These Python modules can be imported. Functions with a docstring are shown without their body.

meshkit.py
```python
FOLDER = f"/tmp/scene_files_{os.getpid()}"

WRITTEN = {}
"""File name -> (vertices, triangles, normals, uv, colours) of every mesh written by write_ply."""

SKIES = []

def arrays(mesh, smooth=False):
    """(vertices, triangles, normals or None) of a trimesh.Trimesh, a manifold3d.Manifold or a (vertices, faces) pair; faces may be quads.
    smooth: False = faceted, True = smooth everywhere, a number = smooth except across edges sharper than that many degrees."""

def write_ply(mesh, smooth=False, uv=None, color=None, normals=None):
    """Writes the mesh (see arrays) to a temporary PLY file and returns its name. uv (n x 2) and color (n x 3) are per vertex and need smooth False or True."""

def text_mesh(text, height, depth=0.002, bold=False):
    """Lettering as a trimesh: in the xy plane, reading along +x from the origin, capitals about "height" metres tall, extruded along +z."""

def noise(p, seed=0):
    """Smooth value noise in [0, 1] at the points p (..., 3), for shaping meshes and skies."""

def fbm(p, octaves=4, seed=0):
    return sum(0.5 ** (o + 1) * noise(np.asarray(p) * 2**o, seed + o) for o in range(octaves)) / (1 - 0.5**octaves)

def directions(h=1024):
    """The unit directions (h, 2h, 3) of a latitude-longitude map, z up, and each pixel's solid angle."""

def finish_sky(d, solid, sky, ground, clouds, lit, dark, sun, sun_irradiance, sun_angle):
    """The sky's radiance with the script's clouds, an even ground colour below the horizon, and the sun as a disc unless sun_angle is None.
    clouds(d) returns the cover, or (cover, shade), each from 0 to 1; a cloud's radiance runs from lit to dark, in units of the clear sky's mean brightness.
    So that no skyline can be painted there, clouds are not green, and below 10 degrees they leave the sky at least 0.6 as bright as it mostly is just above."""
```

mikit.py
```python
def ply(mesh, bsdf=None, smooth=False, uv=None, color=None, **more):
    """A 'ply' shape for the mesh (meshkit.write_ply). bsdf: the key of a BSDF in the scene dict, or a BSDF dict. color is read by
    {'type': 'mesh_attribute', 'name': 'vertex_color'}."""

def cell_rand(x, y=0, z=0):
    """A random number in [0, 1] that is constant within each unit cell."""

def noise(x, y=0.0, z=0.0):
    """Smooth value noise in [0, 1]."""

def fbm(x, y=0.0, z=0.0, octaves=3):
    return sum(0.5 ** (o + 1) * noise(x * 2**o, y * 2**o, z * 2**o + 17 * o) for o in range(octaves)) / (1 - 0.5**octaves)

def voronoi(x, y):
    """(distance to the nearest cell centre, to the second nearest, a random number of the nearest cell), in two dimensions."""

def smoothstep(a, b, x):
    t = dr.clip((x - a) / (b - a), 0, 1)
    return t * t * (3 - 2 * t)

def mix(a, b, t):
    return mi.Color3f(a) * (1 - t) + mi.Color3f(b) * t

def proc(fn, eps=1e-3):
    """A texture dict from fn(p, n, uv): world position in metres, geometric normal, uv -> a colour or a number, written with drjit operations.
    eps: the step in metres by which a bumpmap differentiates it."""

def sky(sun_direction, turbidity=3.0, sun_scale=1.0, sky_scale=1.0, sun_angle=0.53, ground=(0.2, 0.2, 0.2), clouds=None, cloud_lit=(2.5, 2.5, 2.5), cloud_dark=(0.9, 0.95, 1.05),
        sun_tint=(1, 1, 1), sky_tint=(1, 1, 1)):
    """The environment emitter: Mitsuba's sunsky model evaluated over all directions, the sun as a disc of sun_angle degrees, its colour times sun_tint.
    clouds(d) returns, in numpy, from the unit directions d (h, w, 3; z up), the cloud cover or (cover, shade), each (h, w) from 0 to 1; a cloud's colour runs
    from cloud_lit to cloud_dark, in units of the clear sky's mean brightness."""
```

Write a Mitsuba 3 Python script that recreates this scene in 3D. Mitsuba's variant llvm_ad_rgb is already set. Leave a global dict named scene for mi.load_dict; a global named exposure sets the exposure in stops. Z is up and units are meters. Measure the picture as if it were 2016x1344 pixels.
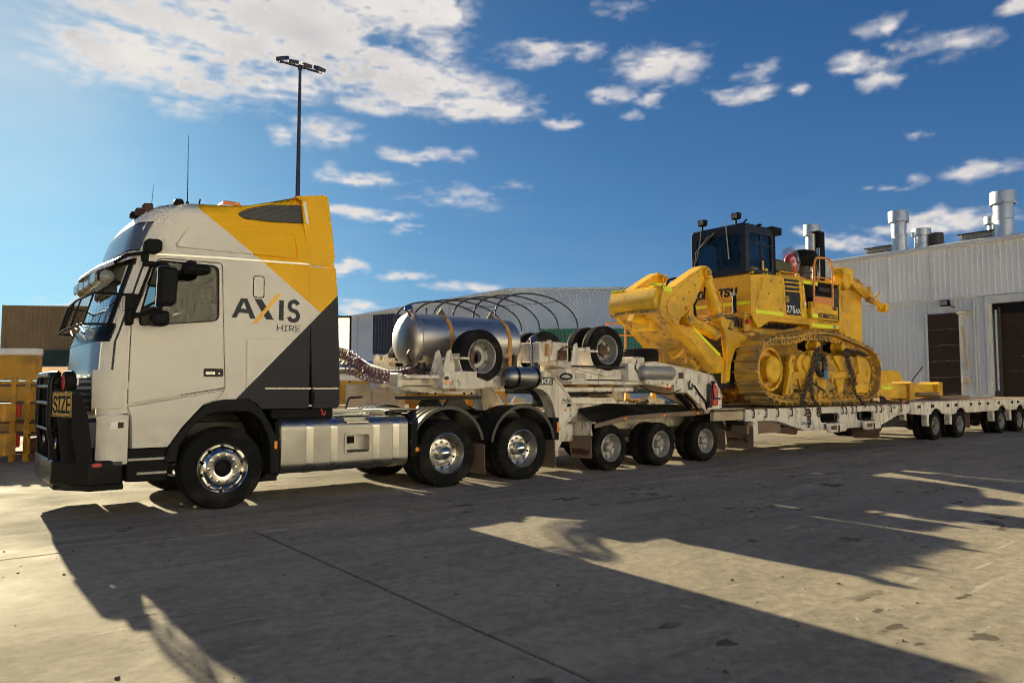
import math, random
import numpy as np, trimesh, mitsuba as mi, drjit as dr, mikit, meshkit
import manifold3d as m3
from shapely.geometry import Polygon
from mikit import noise, fbm, smoothstep, mix, proc
T = mi.ScalarTransform4f
random.seed(7); np.random.seed(7)
scene, labels = {}, {}

# ---------------------------------------------------------------- camera, sky, exposure
EYE = np.array([-2.899, -9.480, 1.5])
FWD = np.array([0.61919, 0.78259, 0.06445])
scene['camera'] = {'type': 'perspective', 'fov': 69.98, 'fov_axis': 'x', 'near_clip': 0.1, 'far_clip': 3000.0,
                   'to_world': T().look_at(origin=EYE.tolist(), target=(EYE + FWD).tolist(), up=[0, 0, 1])}
SUN = [0.0280, 0.9405, 0.3400]
exposure = 3.45

# each cloud bank: azimuth, elevation, half-widths (degrees), density
CLOUDS = [(77.0,24.6,6.6,2.5,1.4),(69.4,25.6,7.0,3.0,1.5),(80.1,22.5,4.2,2.0,1.4),(76.1,21.2,2.6,1.9,1.5),(72.3,22.6,4.2,1.9,1.5),(64.1,27.2,6.3,2.3,1.5),
 (57.7,27.8,3.2,1.4,1.3),(63.3,24.1,4.2,1.8,1.2),(58.1,22.8,5.0,1.7,1.2),(54.4,21.3,3.7,1.0,1.3),(57.3,24.9,1.7,.7,.85),(60.9,21.6,4.5,.9,.85),
 (50.3,25.2,3.1,.7,.8),(45.7,25.2,1.3,.7,.75),(40.3,23.9,3.2,1.5,.85),(43.9,22.4,1.7,.6,.75),(32.3,22.9,1.4,.6,.85),(33.8,21.6,2.1,.6,.75),
 (29.9,21,.7,.4,.7),(22.2,22.4,3.3,.9,.88),(24.3,24.3,1.3,.6,.85),(24.4,20.8,1.7,.5,.75),(25.7,22.4,1.5,.6,.8),(66.3,19,2.4,.9,.88),
 (70,18.2,1,.9,.75),(58.8,17.7,3.3,.5,1),(63.3,15.9,3.4,.55,1),(64.3,13.6,2.6,.5,.9),(61.2,13,2.1,.3,.9),(56,14.9,4.3,1.1,.45),
 (59.6,12.2,1.4,.3,.8),(60.3,8.8,1.8,.4,.9),(64.6,9.2,1.5,.5,.9),(55.6,8.1,2.6,.4,.8),(63.8,6.2,2.3,.5,.9),(25.7,10.5,3.6,.8,1),
 (21,10.9,3.5,.9,1),(18,14.2,2,.6,.9),(24.3,13.8,1.4,.2,.8),(22,14,.7,.3,.7),(29.1,11.3,1.5,.4,.8),(81.6,20.8,1.3,.4,.7),
 (47.7,20.2,1.1,.3,.7),(40.9,21.8,1.2,.4,.75),(42.3,20.8,1,.4,.75),(16.2,23.6,1.2,.6,.7),(43.4,28.1,2.8,.7,.6),(82.6,5.7,3.3,.3,.8),
 (22,17.2,1,.2,.6),(69.3,21.2,2.1,.3,.7),(52,15.5,2.3,.6,.4),
 (100,30,12,4,.9),(125,22,9,3,.8),(0,33,8,3,.8),(-30,25,10,3,.8),(-70,30,12,4,.8),(-120,24,12,3,.8),(170,28,12,4,.8),(50,48,14,6,.8),(210,45,14,5,.7)]


def clouds(d):
    az = np.degrees(np.arctan2(d[..., 1], d[..., 0])); el = np.degrees(np.arcsin(np.clip(d[..., 2], -1, 1)))
    wob = np.stack([az / 2.2, el / 1.1, 0 * az], -1)
    az = az + 2.6 * (meshkit.fbm(wob, 5, 3) - .5) ; el2 = el + 1.5 * (meshkit.fbm(wob, 5, 9) - .5)
    b = np.zeros_like(az)
    for a, e, ra, re, w in CLOUDS:
        da = (az - a + 180) % 360 - 180
        b = np.maximum(b, w * np.exp(-.9 * ((da * np.cos(np.radians(e)) / ra) ** 2 + ((el2 - e) / re) ** 2)))
    dz = d[..., 2] + .06
    q = np.stack([d[..., 0] / dz, d[..., 1] / dz, 0 * az], -1)
    n = meshkit.fbm(q * [7.0, 13.0, 1], 7, 5)
    n2 = meshkit.fbm(q * 3.0, 4, 21)
    rid = 1 - 2 * np.abs(meshkit.fbm(q * 14.0, 5, 31) - .5)
    nn = .5 + 1.55 * (n - .5) + .5 * (n2 - .5) + .35 * (rid - .8)
    br = meshkit.fbm(np.stack([az * 1.1 + el * .5, el * 3.4, 0 * az], -1), 5, 71)
    c = b * (.26 + 1.2 * np.clip(nn, 0, 1.2)) * (.22 + 1.55 * br)
    cover = np.clip((c - .15) / .72, 0, 1) ** 1.15
    ang = np.degrees(np.arccos(np.clip(d @ (np.array(SUN) / np.linalg.norm(SUN)), -1, 1)))
    veil = .26 * np.exp(-(ang / 8.0) ** 2) + .08 * np.exp(-(ang / 22.0) ** 2)
    veil = veil + .16 * np.exp(-np.maximum(el, 0) / 6.5)
    cover = 1 - (1 - cover) * (1 - veil * (.6 + .8 * n2))
    thick = np.clip((c - .55) / .5, 0, 1)
    shade = np.clip(.02 + .6 * thick * np.clip(.1 + 1.6 * (meshkit.fbm(q * 5.0, 5, 41) - .25), 0, 1), 0, 1)
    return cover * .95, shade


scene['sky'] = mikit.sky(SUN, turbidity=2.8, ground=(.25, .23, .2), clouds=clouds, cloud_lit=(6.6, 6.2, 5.8), cloud_dark=(3.1, 3.1, 3.15),
                         sun_tint=(.84, .98, 1.09), sky_tint=(.31, .71, 1.22), sky_scale=.225, sun_scale=1.2)

# ---------------------------------------------------------------- materials
def rgb(*c): return {'type': 'rgb', 'value': list(map(float, c))}
def mat(name, base, rough=.5, metal=0.0, two=True, **kw):
    b = {'type': 'principled', 'base_color': base if isinstance(base, dict) else rgb(*base),
         'roughness': rough if isinstance(rough, dict) else float(rough), 'metallic': metal, **kw}
    scene['m_' + name] = {'type': 'twosided', 'bsdf': b} if two else b
    return 'm_' + name

def c3(*a): return mi.Color3f(*a)

# cab livery: paint scheme of straight diagonal colour fields (real vinyl / paint)
def livery(p, n, uv):
    cream, yel, navy, dark = c3(.74, .70, .62), c3(.86, .47, .02), c3(.022, .024, .034), c3(.05, .05, .05)
    x, z = p.x, p.z
    side = (p.y < .42) | (p.y > 2.08)
    l1 = (z - 3.76) + (x + .35) * (1.22 / 1.60)          # yellow lies above this line
    l2 = (z - 2.54) - (x - 1.25) * (1.16 / 1.11)         # navy lies below this line
    isy = (l1 > 0) & (x > -.36)
    isn = (l2 < 0) & (x > 0.0) & (~isy | (x > 1.25))
    isn &= l1 * 0 + z < 2.9
    col = dr.select(isy & ~((l2 < 0) & (x > 1.25)), yel, cream)
    col = dr.select((l2 < 0) & (x > .1) & ((l1 < 0) | (x > 1.25)), navy, col)
    rear = (x > 1.085) & (n.x > .7)
    col = dr.select(rear, cream, col)
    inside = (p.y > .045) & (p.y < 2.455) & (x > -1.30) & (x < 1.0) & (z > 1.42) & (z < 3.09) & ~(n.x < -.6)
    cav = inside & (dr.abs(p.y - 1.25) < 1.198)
    d = .94 + .12 * fbm(x * 1.3, p.y * 1.3, z * 1.7)
    grime = smoothstep(1.7, .7, z) * .22 * fbm(x * 6, p.y * 6, z * 9)
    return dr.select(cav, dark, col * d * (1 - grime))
mat('livery', proc(livery), .28, specular=.12)

def cream_dirty(p, n, uv):
    f = fbm(p.x * 2.1, p.y * 2.1, p.z * 2.7, 4)
    s = fbm(p.x * 14, p.y * 14, p.z * 3.5)
    c = mix(c3(.74, .69, .60), c3(.62, .565, .47), smoothstep(.45, .75, f))
    c = mix(c, c3(.20, .12, .07), smoothstep(.60, .76, s) * .6)
    run = fbm(p.x * 9, p.y * 9, p.z * .8, 3)
    c = mix(c, c3(.36, .28, .19), smoothstep(.50, .72, run) * .5)
    low = smoothstep(1.0, .3, p.z)
    return mix(c, c3(.26, .20, .14), low * .4 * f)
mat('cream', proc(cream_dirty), .48)

def dozer_yellow(p, n, uv):
    f = fbm(p.x * 1.7, p.y * 1.7, p.z * 2.2, 4)
    s = fbm(p.x * 9 + 5, p.y * 9, p.z * 6)
    c = mix(c3(.80, .465, .018), c3(.70, .39, .02), smoothstep(.4, .7, f))
    g = fbm(p.x * .9 + 3, p.y * .9, p.z * 1.3, 4)
    c = mix(c, c3(.50, .27, .025), smoothstep(.48, .70, g) * .7)
    return mix(c, c3(.36, .21, .05), smoothstep(.62, .80, s) * .5)
mat('dozer', proc(dozer_yellow), .34, specular=.4)
def dozer_grime_and_shade(p, n, uv):
    f = fbm(p.x * 3.1, p.y * 3.1, p.z * 4, 4)
    s = fbm(p.x * 12, p.y * 12, p.z * 12)
    c = mix(c3(.60, .33, .03), c3(.36, .21, .045), smoothstep(.38, .66, f))
    return mix(c, c3(.11, .08, .055), smoothstep(.54, .74, s) * .8)
mat('track', proc(dozer_grime_and_shade), .45)  # grime on the tracks; on hull and inner ripper parts, painted shade
def shoe_worn(p, n, uv):
    f = fbm(p.x * 4, p.y * 2, p.z * 5, 4)
    s = fbm(p.x * 16, p.y * 5, p.z * 16)
    c = mix(c3(.62, .37, .06), c3(.36, .245, .09), smoothstep(.38, .62, f))
    return mix(c, c3(.13, .10, .07), smoothstep(.56, .8, s) * .7)
mat('shoe', proc(shoe_worn), .5)

def rubber(p, n, uv):
    f = fbm(p.x * 5, p.y * 5, p.z * 5, 3)
    return mix(c3(.010, .010, .010), c3(.028, .025, .022), smoothstep(.4, .75, f))
mat('rubber', proc(rubber), .78, specular=.1)
mat('black', (.011, .011, .012), .55, specular=.08)
mat('gloss_black', (.009, .009, .010), .22, specular=.14)
mat('fender', (.014, .014, .015), .38, specular=.6)
mat('arch', (.011, .011, .012), .5, specular=.1)
mat('dark_interior', (.03, .03, .032), .8)
mat('navy', (.020, .022, .034), .4, specular=.25)
mat('yellow_paint', (.86, .47, .02), .35)
mat('yard_yellow', proc(lambda p, n, uv: mix(c3(.54, .28, .018), c3(.34, .18, .026), smoothstep(.42, .7, fbm(p.x * 1.9, p.y * 1.9, p.z * 2.6, 4)))), .5)
mat('white', (.80, .79, .76), .45)
mat('chrome', (.60, .59, .57), .12, 1.0)
mat('alloy', (.50, .485, .46), .27, 1.0)
def brushed(p, n, uv):
    f = fbm(p.x * 2.5, p.y * 2.5, p.z * 2.5, 3); s = noise(p.x * 4, p.y * 40, p.z * 60)
    return mix(c3(.43, .415, .385), c3(.31, .30, .28), f) * (.94 + .08 * s)
mat('aluminium', proc(brushed), proc(lambda p, n, uv: .30 + .24 * fbm(p.x * 1.8, p.y * 1.8, p.z * 1.8, 3)), 1.0)
mat('steel_tank', proc(lambda p, n, uv: mix(c3(.62, .595, .56), c3(.50, .48, .455), fbm(p.x * 1.2, p.y * 1.4, p.z * 1.4, 3))), .42, 1.0)
mat('silver_paint', (.34, .33, .31), .45, .45)
mat('bonnet', (.30, .30, .32), .26, .7)
mat('dark_steel', (.055, .05, .047), .5, .4)
mat('grease_and_shade', (.02, .019, .018), .55)  # greasy steel; on the ripper mount it is painted shade
def rusty(p, n, uv):
    return mix(c3(.16, .085, .045), c3(.075, .045, .03), smoothstep(.35, .65, fbm(p.x * 7, p.y * 7, p.z * 7, 3)))
mat('rust', proc(rusty), .75)
mat('chain', proc(lambda p, n, uv: mix(c3(.13, .08, .05), c3(.06, .045, .036), fbm(p.x * 30, p.y * 30, p.z * 30))), .55, .3)
mat('orange_lens', (.85, .26, .02), .15, clearcoat=1.0)
mat('red_lens', (.45, .02, .02), .18, clearcoat=1.0)
mat('red', (.55, .04, .03), .35)
mat('hivis', (.80, .88, .02), .35)
mat('strap', (.50, .26, .08), .7)
mat('orange_rail', (.72, .27, .05), .4)
mat('blue', (.03, .22, .45), .6)
mat('teal', (.05, .16, .19), .6)
mat('blue_hose', (.02, .035, .10), .45)
mat('brown_flap', proc(lambda p, n, uv: mix(c3(.16, .105, .075), c3(.24, .17, .125), fbm(p.x * 4, p.y * 4, p.z * 4, 3))), .8)
mat('brown_mark', (.075, .03, .022), .8)
mat('timber', proc(lambda p, n, uv: mix(c3(.34, .23, .13), c3(.20, .13, .075), fbm(p.x * 3, p.y * 18, p.z * 18, 3))), .8)
mat('brown_door', proc(lambda p, n, uv: mix(c3(.036, .022, .016), c3(.052, .033, .024), fbm(p.x * 2, p.y * 1.4, p.z * 1.4))), .6, specular=.12)
def wall_sheet(p, n, uv):
    f = fbm(p.x * .5, p.y * .5, p.z * .35, 4); st = noise(p.x * 2.5, p.y * 2.5, p.z * .12)
    return mix(c3(.78, .78, .755), c3(.70, .70, .68), smoothstep(.3, .8, f)) * (.965 + .05 * st)
mat('wall_sheet', proc(wall_sheet), .5)
mat('wall_lower', proc(lambda p, n, uv: wall_sheet(p, n, uv) * c3(.80, .84, .90)), .5)
mat('panel_grey', proc(lambda p, n, uv: mix(c3(.64, .66, .69), c3(.54, .56, .60), smoothstep(.3, .75, fbm(p.x * .16, p.y * .16, p.z * .3, 4)))), .6)
mat('flashing', (.60, .60, .58), .5)
mat('galv', proc(lambda p, n, uv: mix(c3(.62, .64, .66), c3(.45, .47, .49), fbm(p.x * 3, p.y * 3, p.z * 2.2, 3))), .38, .75)
mat('cont_navy', proc(lambda p, n, uv: mix(c3(.018, .026, .06), c3(.03, .034, .055), fbm(p.x * 1.5, p.y * 1.5, p.z * 1.5, 3))), .45)
mat('cont_green', proc(lambda p, n, uv: mix(c3(.02, .17, .11), c3(.03, .12, .09), fbm(p.x * 1.5, p.y * 1.5, p.z * 1.5, 3))), .5)
mat('cont_dkgreen', (.012, .04, .035), .5)
mat('cont_tan', proc(lambda p, n, uv: mix(c3(.30, .20, .09), c3(.21, .14, .07), fbm(p.x * .9, p.y * .9, p.z * .9, 4))), .55)
mat('beige', proc(lambda p, n, uv: mix(c3(.52, .43, .30), c3(.38, .30, .20), smoothstep(.4, .75, fbm(p.x * 2, p.y * 2, p.z * 2, 4)))), .55)
mat('gold', (.70, .42, .08), .5)
mat('pole', (.045, .05, .075), .45)
mat('lamp_glass', (.22, .22, .21), .15)
mat('sign_yellow', (.55, .31, .03), .5)
mat('bright_roof', (.82, .76, .62), .6)
mat('visor', (.20, .22, .24), .14, clearcoat=1.0)
mat('carbon', proc(lambda p, n, uv: dr.select(dr.abs(2 * ((lambda q: q - dr.floor(q))(.5 * (dr.floor(p.x * 28) + dr.floor((p.z + p.x * .5) * 28))))) > .5, c3(.012, .012, .012), c3(.035, .035, .035))), .35)
mat('purple_hose', (.17, .07, .11), .22, clearcoat=1.0)
mat('cab_dark', (.016, .018, .024), .36, specular=.3)
mat('olive', (.075, .075, .03), .6)
scene['m_glass'] = {'type': 'thindielectric', 'int_ior': 1.5}
scene['m_tint_glass'] = {'type': 'thindielectric', 'int_ior': 1.27, 'specular_transmittance': rgb(.34, .38, .38)}
scene['m_dark_glass'] = {'type': 'thindielectric', 'int_ior': 1.3, 'specular_transmittance': rgb(.14, .19, .22)}
scene['m_fascia_glass'] = {'type': 'twosided', 'bsdf': {'type': 'roughplastic', 'diffuse_reflectance': rgb(.10, .115, .14), 'alpha': .05}}
scene['m_screen'] = {'type': 'principledthin', 'base_color': rgb(.84, .80, .70), 'roughness': .6, 'diff_trans': 1.1, 'eta': 1.3}
scene['m_bag'] = {'type': 'thindielectric', 'int_ior': 1.5, 'specular_transmittance': rgb(.82, .80, .80)}

def concrete(p, n, uv):
    x, y = p.x, p.y
    big = fbm(x * .22, y * .22, 0, 4); med = fbm(x * 1.1 + 7, y * 1.6, 0, 5); fine = fbm(x * 16, y * 19, 0, 5)
    streak = fbm(x * .7, y * 5.5, 3., 4)                      # tyre wear runs along the lane
    c = mix(c3(.310, .272, .222), c3(.258, .228, .190), smoothstep(.35, .68, big))
    c = mix(c, c3(.19, .168, .14), smoothstep(.45, .80, med) * .38)
    c = mix(c, c3(.165, .148, .125), smoothstep(.52, .76, streak) * .34)
    grain = noise(x * 95, y * 95)
    c = c * (.62 + .58 * fine + .18 * grain)
    trail = smoothstep(.50, .64, fbm(x * .32 + 5, y * 2.6, 12., 4)) * smoothstep(.35, .6, fbm(x * 1.7, y * 9, 2., 3))
    c = mix(c, c3(.36, .33, .285), trail * .26)
    dab = smoothstep(.60, .72, fbm(x * 1.3 + 31, y * 3.1, 1., 5))
    c = mix(c, c3(.17, .15, .125), dab * .22)
    lane = smoothstep(1.1, .2, dr.abs(y + .55)) * .35 + smoothstep(.9, .1, dr.abs(y - 2.5)) * .3
    c = mix(c, c3(.11, .10, .09), lane * smoothstep(.32, .62, streak))
    scuff = smoothstep(.70, .80, fbm(x * 2.2, y * 17, 9., 3)) * smoothstep(.40, .7, med)
    c = mix(c, c3(.46, .42, .36), scuff * .6)
    spot = smoothstep(.74, .80, fbm(x * 2.3 + 11, y * 4.4, 5., 4)) * smoothstep(.52, .62, fbm(x * .35, y * .5 + 3, 8., 2))
    c = mix(c, c3(.075, .062, .05), spot * .8)
    wx, wy = x + .05 * (noise(x * 17, y * 17) - .5) , y + .05 * (noise(x * 17, y * 17, 7.) - .5)
    vx, vy, vr = mikit.voronoi(wx * .85, wy * .85)
    speck = smoothstep(.02 + .05 * vr, .012 + .03 * vr, vx) * dr.select(vr > .78, 1., 0.)
    c = mix(c, c3(.085, .07, .058), speck * .7)
    vx, vy, vr = mikit.voronoi(wx * 5.3, wy * 5.3)
    chip = smoothstep(.07, .03, vx) * dr.select(vr > .93, 1., 0.)
    c = mix(c, dr.select(vr > .975, c3(.5, .47, .42), c3(.09, .08, .065)), chip * .8)
    return c * c3(.785, .785, .765)
scene['m_concrete_raw'] = {'type': 'principled', 'base_color': proc(concrete), 'specular': .06,
                           'roughness': proc(lambda p, n, uv: .68 + .3 * fbm(p.x * 1.3, p.y * 1.3, 1., 3))}
scene['m_concrete'] = {'type': 'bumpmap', 'bsdf': {'type': 'twosided', 'bsdf': scene.pop('m_concrete_raw')},
                       'arbitrary': proc(lambda p, n, uv: .0025 * fbm(p.x * 22, p.y * 22, 0, 4) + .004 * fbm(p.x * 3, p.y * 3, 2, 3), eps=4e-3), 'scale': 1.0}

# ---------------------------------------------------------------- helpers
COUNT = {}
def num(key):
    n = COUNT.get(key, 0); COUNT[key] = n + 1
    return key if n == 0 else f'{key}_{n:03d}'
def thing(name, label, cat, group=None):
    k = num(name); labels[k] = {'label': label, 'category': cat}
    if group: labels[k]['group'] = group
    return k
def sub(parent, name): return num(parent + '__' + name)
def M(*a):
    a = [x for x in a if x is not None]
    return a[0] if len(a) == 1 else trimesh.util.concatenate(a)
def P(mesh, m, smooth=35):
    assert len(mesh.faces) and np.isfinite(mesh.vertices).all()
    return mikit.ply(mesh, m if m.startswith('m_') else 'm_' + m, smooth=smooth)
def obj(name, mesh, m, parent=None, smooth=35, label=None):
    k = num((parent + '__' if parent else '') + name)
    if isinstance(mesh, (list, tuple)): mesh = M(*mesh)
    scene[k] = P(mesh, m, smooth)
    if label: labels[k] = {'label': label}
    return k
def put(name, d, parent, tw, label=None):
    k = num((parent + '__' if parent else '') + name); scene[k] = {**d, 'to_world': tw}
    if label: labels[k] = {'label': label}
    return k
def struct(name, mesh, m, parent=None, smooth=False):
    k = obj(name, mesh, m, parent, smooth)
    if not parent: labels[k] = {'kind': 'structure'}
    return k
def mf(mesh):
    mesh = trimesh.Trimesh(mesh.vertices, mesh.faces, process=False); mesh.merge_vertices()
    return m3.Manifold(m3.Mesh(np.ascontiguousarray(mesh.vertices, np.float32), np.ascontiguousarray(mesh.faces, np.uint32)))
def tm(man):
    r = man.to_mesh(); t = trimesh.Trimesh(r.vert_properties[:, :3], r.tri_verts, process=False)
    t.merge_vertices(); return t
def hull(pts): return tm(m3.Manifold.hull_points(np.asarray(pts, float)))
def box(x0, x1, y0, y1, z0, z1, b=.006):
    x0, x1 = min(x0, x1), max(x0, x1); y0, y1 = min(y0, y1), max(y0, y1); z0, z1 = min(z0, z1), max(z0, z1)
    b = min(b, .45 * min(x1 - x0, y1 - y0, z1 - z0))
    if b <= 0:
        return trimesh.creation.box(bounds=[[x0, y0, z0], [x1, y1, z1]])
    pts = []
    for X, sx in ((x0, 1), (x1, -1)):
        for Y, sy in ((y0, 1), (y1, -1)):
            for Z, sz in ((z0, 1), (z1, -1)):
                pts += [(X, Y + sy * b, Z + sz * b), (X + sx * b, Y, Z + sz * b), (X + sx * b, Y + sy * b, Z)]
    return hull(pts)
AX = {'y': lambda u, v, w: np.stack([u, w, v], -1), 'x': lambda u, v, w: np.stack([w, u, v], -1), 'z': lambda u, v, w: np.stack([u, v, w], -1)}
def inset(p, b):
    a = np.roll(p, 1, 0); c = np.roll(p, -1, 0)
    e1 = p - a; e2 = c - p
    e1 = e1 / np.maximum(np.linalg.norm(e1, axis=1, keepdims=True), 1e-9); e2 = e2 / np.maximum(np.linalg.norm(e2, axis=1, keepdims=True), 1e-9)
    n1 = np.stack([-e1[:, 1], e1[:, 0]], 1); n2 = np.stack([-e2[:, 1], e2[:, 0]], 1)
    m = n1 + n2; m = m / np.maximum((m * n1).sum(1, keepdims=True), .35)
    m = m / np.maximum((m * m).sum(1, keepdims=True) ** .5, 1e-9) * np.minimum((m * m).sum(1, keepdims=True) ** .5, 2)
    return p + b * m
def prism(pts, a, b, ax='y', bev=0.0, holes=None):
    """polygon extruded along an axis from a to b with a small chamfer"""
    p = np.asarray(pts, float)
    if Polygon(p).exterior.is_ccw is False: p = p[::-1]
    a, b = min(a, b), max(a, b)
    if holes:
        t = trimesh.creation.extrude_polygon(Polygon(p, holes), b - a, engine='earcut'); v = t.vertices.copy(); f = t.faces
        v = AX[ax](v[:, 0], v[:, 1], v[:, 2] + a)
    else:
        cv, cf = trimesh.creation.triangulate_polygon(Polygon(p), engine='earcut')
        idx = np.argmin(((cv[:, None] - p[None]) ** 2).sum(-1), 1); cf = idx[cf]
        tri = p[cf]; d1, d2 = tri[:, 1] - tri[:, 0], tri[:, 2] - tri[:, 0]; ar = d1[:, 0] * d2[:, 1] - d1[:, 1] * d2[:, 0]; cf = np.where((ar < 0)[:, None], cf[:, ::-1], cf)
        n = len(p)
        if bev > 0:
            q = inset(p, bev); L = [(q, a), (p, a + bev), (p, b - bev), (q, b)]
        else: L = [(p, a), (p, b)]
        v = np.vstack([AX[ax](r[:, 0], r[:, 1], np.full(n, w)) for r, w in L])
        i = np.arange(n); j = (i + 1) % n; f = [cf[:, ::-1]]
        for k in range(len(L) - 1):
            o, o2 = k * n, (k + 1) * n
            f += [np.stack([o + i, o + j, o2 + j], 1), np.stack([o + i, o2 + j, o2 + i], 1)]
        f.append(cf + (len(L) - 1) * n); f = np.vstack(f)
    if ax == 'y': f = f[:, ::-1]
    return trimesh.Trimesh(v, f, process=False)
def frame_of(d):
    d = np.asarray(d, float); d = d / np.linalg.norm(d)
    h = np.array([0, 0, 1.]) if abs(d[2]) < .9 else np.array([1., 0, 0])
    u = np.cross(h, d); u /= np.linalg.norm(u); return d, u, np.cross(d, u)
def lathe(prof, o=(0, 0, 0), d=(0, 0, 1), n=40):
    """prof: (radius, height) pairs; closed when the ends lie on the axis"""
    d, u, w = frame_of(d); o = np.asarray(o, float)
    a = np.arange(n) * 2 * np.pi / n; V = []; F = []; rings = []
    for r, h in prof:
        if r < 1e-6: rings.append([len(V)]); V.append(o + d * h)
        else:
            rings.append(list(range(len(V), len(V) + n))); V += list(o + d * h + r * (np.cos(a)[:, None] * u + np.sin(a)[:, None] * w))
    for A, B in zip(rings[:-1], rings[1:]):
        for i in range(n):
            j = (i + 1) % n
            if len(A) == 1 and len(B) == 1: continue
            if len(A) == 1: F.append((A[0], B[j], B[i]))
            elif len(B) == 1: F.append((A[i], A[j], B[0]))
            else: F += [(A[i], A[j], B[j]), (A[i], B[j], B[i])]
    return trimesh.Trimesh(np.array(V), np.array(F), process=False)
def cyl(p0, p1, r, r2=None, n=20, c=.006):
    p0, p1 = np.asarray(p0, float), np.asarray(p1, float); h = np.linalg.norm(p1 - p0); r2 = r if r2 is None else r2
    c = min(c, .3 * r, .3 * r2, .3 * h)
    return lathe([(0, 0), (r - c, 0), (r, c), (r2, h - c), (r2 - c, h), (0, h)], p0, p1 - p0, n)
def tube(pts, r, n=8, closed=False):
    pts = np.asarray(pts, float); m = len(pts)
    if closed: t = np.roll(pts, -1, 0) - np.roll(pts, 1, 0)
    else: t = np.gradient(pts, axis=0)
    t = t / np.maximum(np.linalg.norm(t, axis=1, keepdims=True), 1e-9)
    _, u, _ = frame_of(t[0]); V = []; a = np.arange(n) * 2 * np.pi / n
    for k in range(m):
        u = u - t[k] * (u @ t[k]); u /= np.linalg.norm(u); w = np.cross(t[k], u)
        V.append(pts[k] + r * (np.cos(a)[:, None] * u + np.sin(a)[:, None] * w))
    V = np.vstack(V); F = []
    for k in range(m if closed else m - 1):
        A, B = k * n, ((k + 1) % m) * n
        for i in range(n):
            j = (i + 1) % n; F += [(A + i, A + j, B + j), (A + i, B + j, B + i)]
    if not closed:
        V = np.vstack([V, pts[:1], pts[-1:]])
        for i in range(n):
            j = (i + 1) % n; F += [(m * n, j, i), (m * n + 1, (m - 1) * n + i, (m - 1) * n + j)]
    return trimesh.Trimesh(V, np.array(F), process=False)
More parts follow.
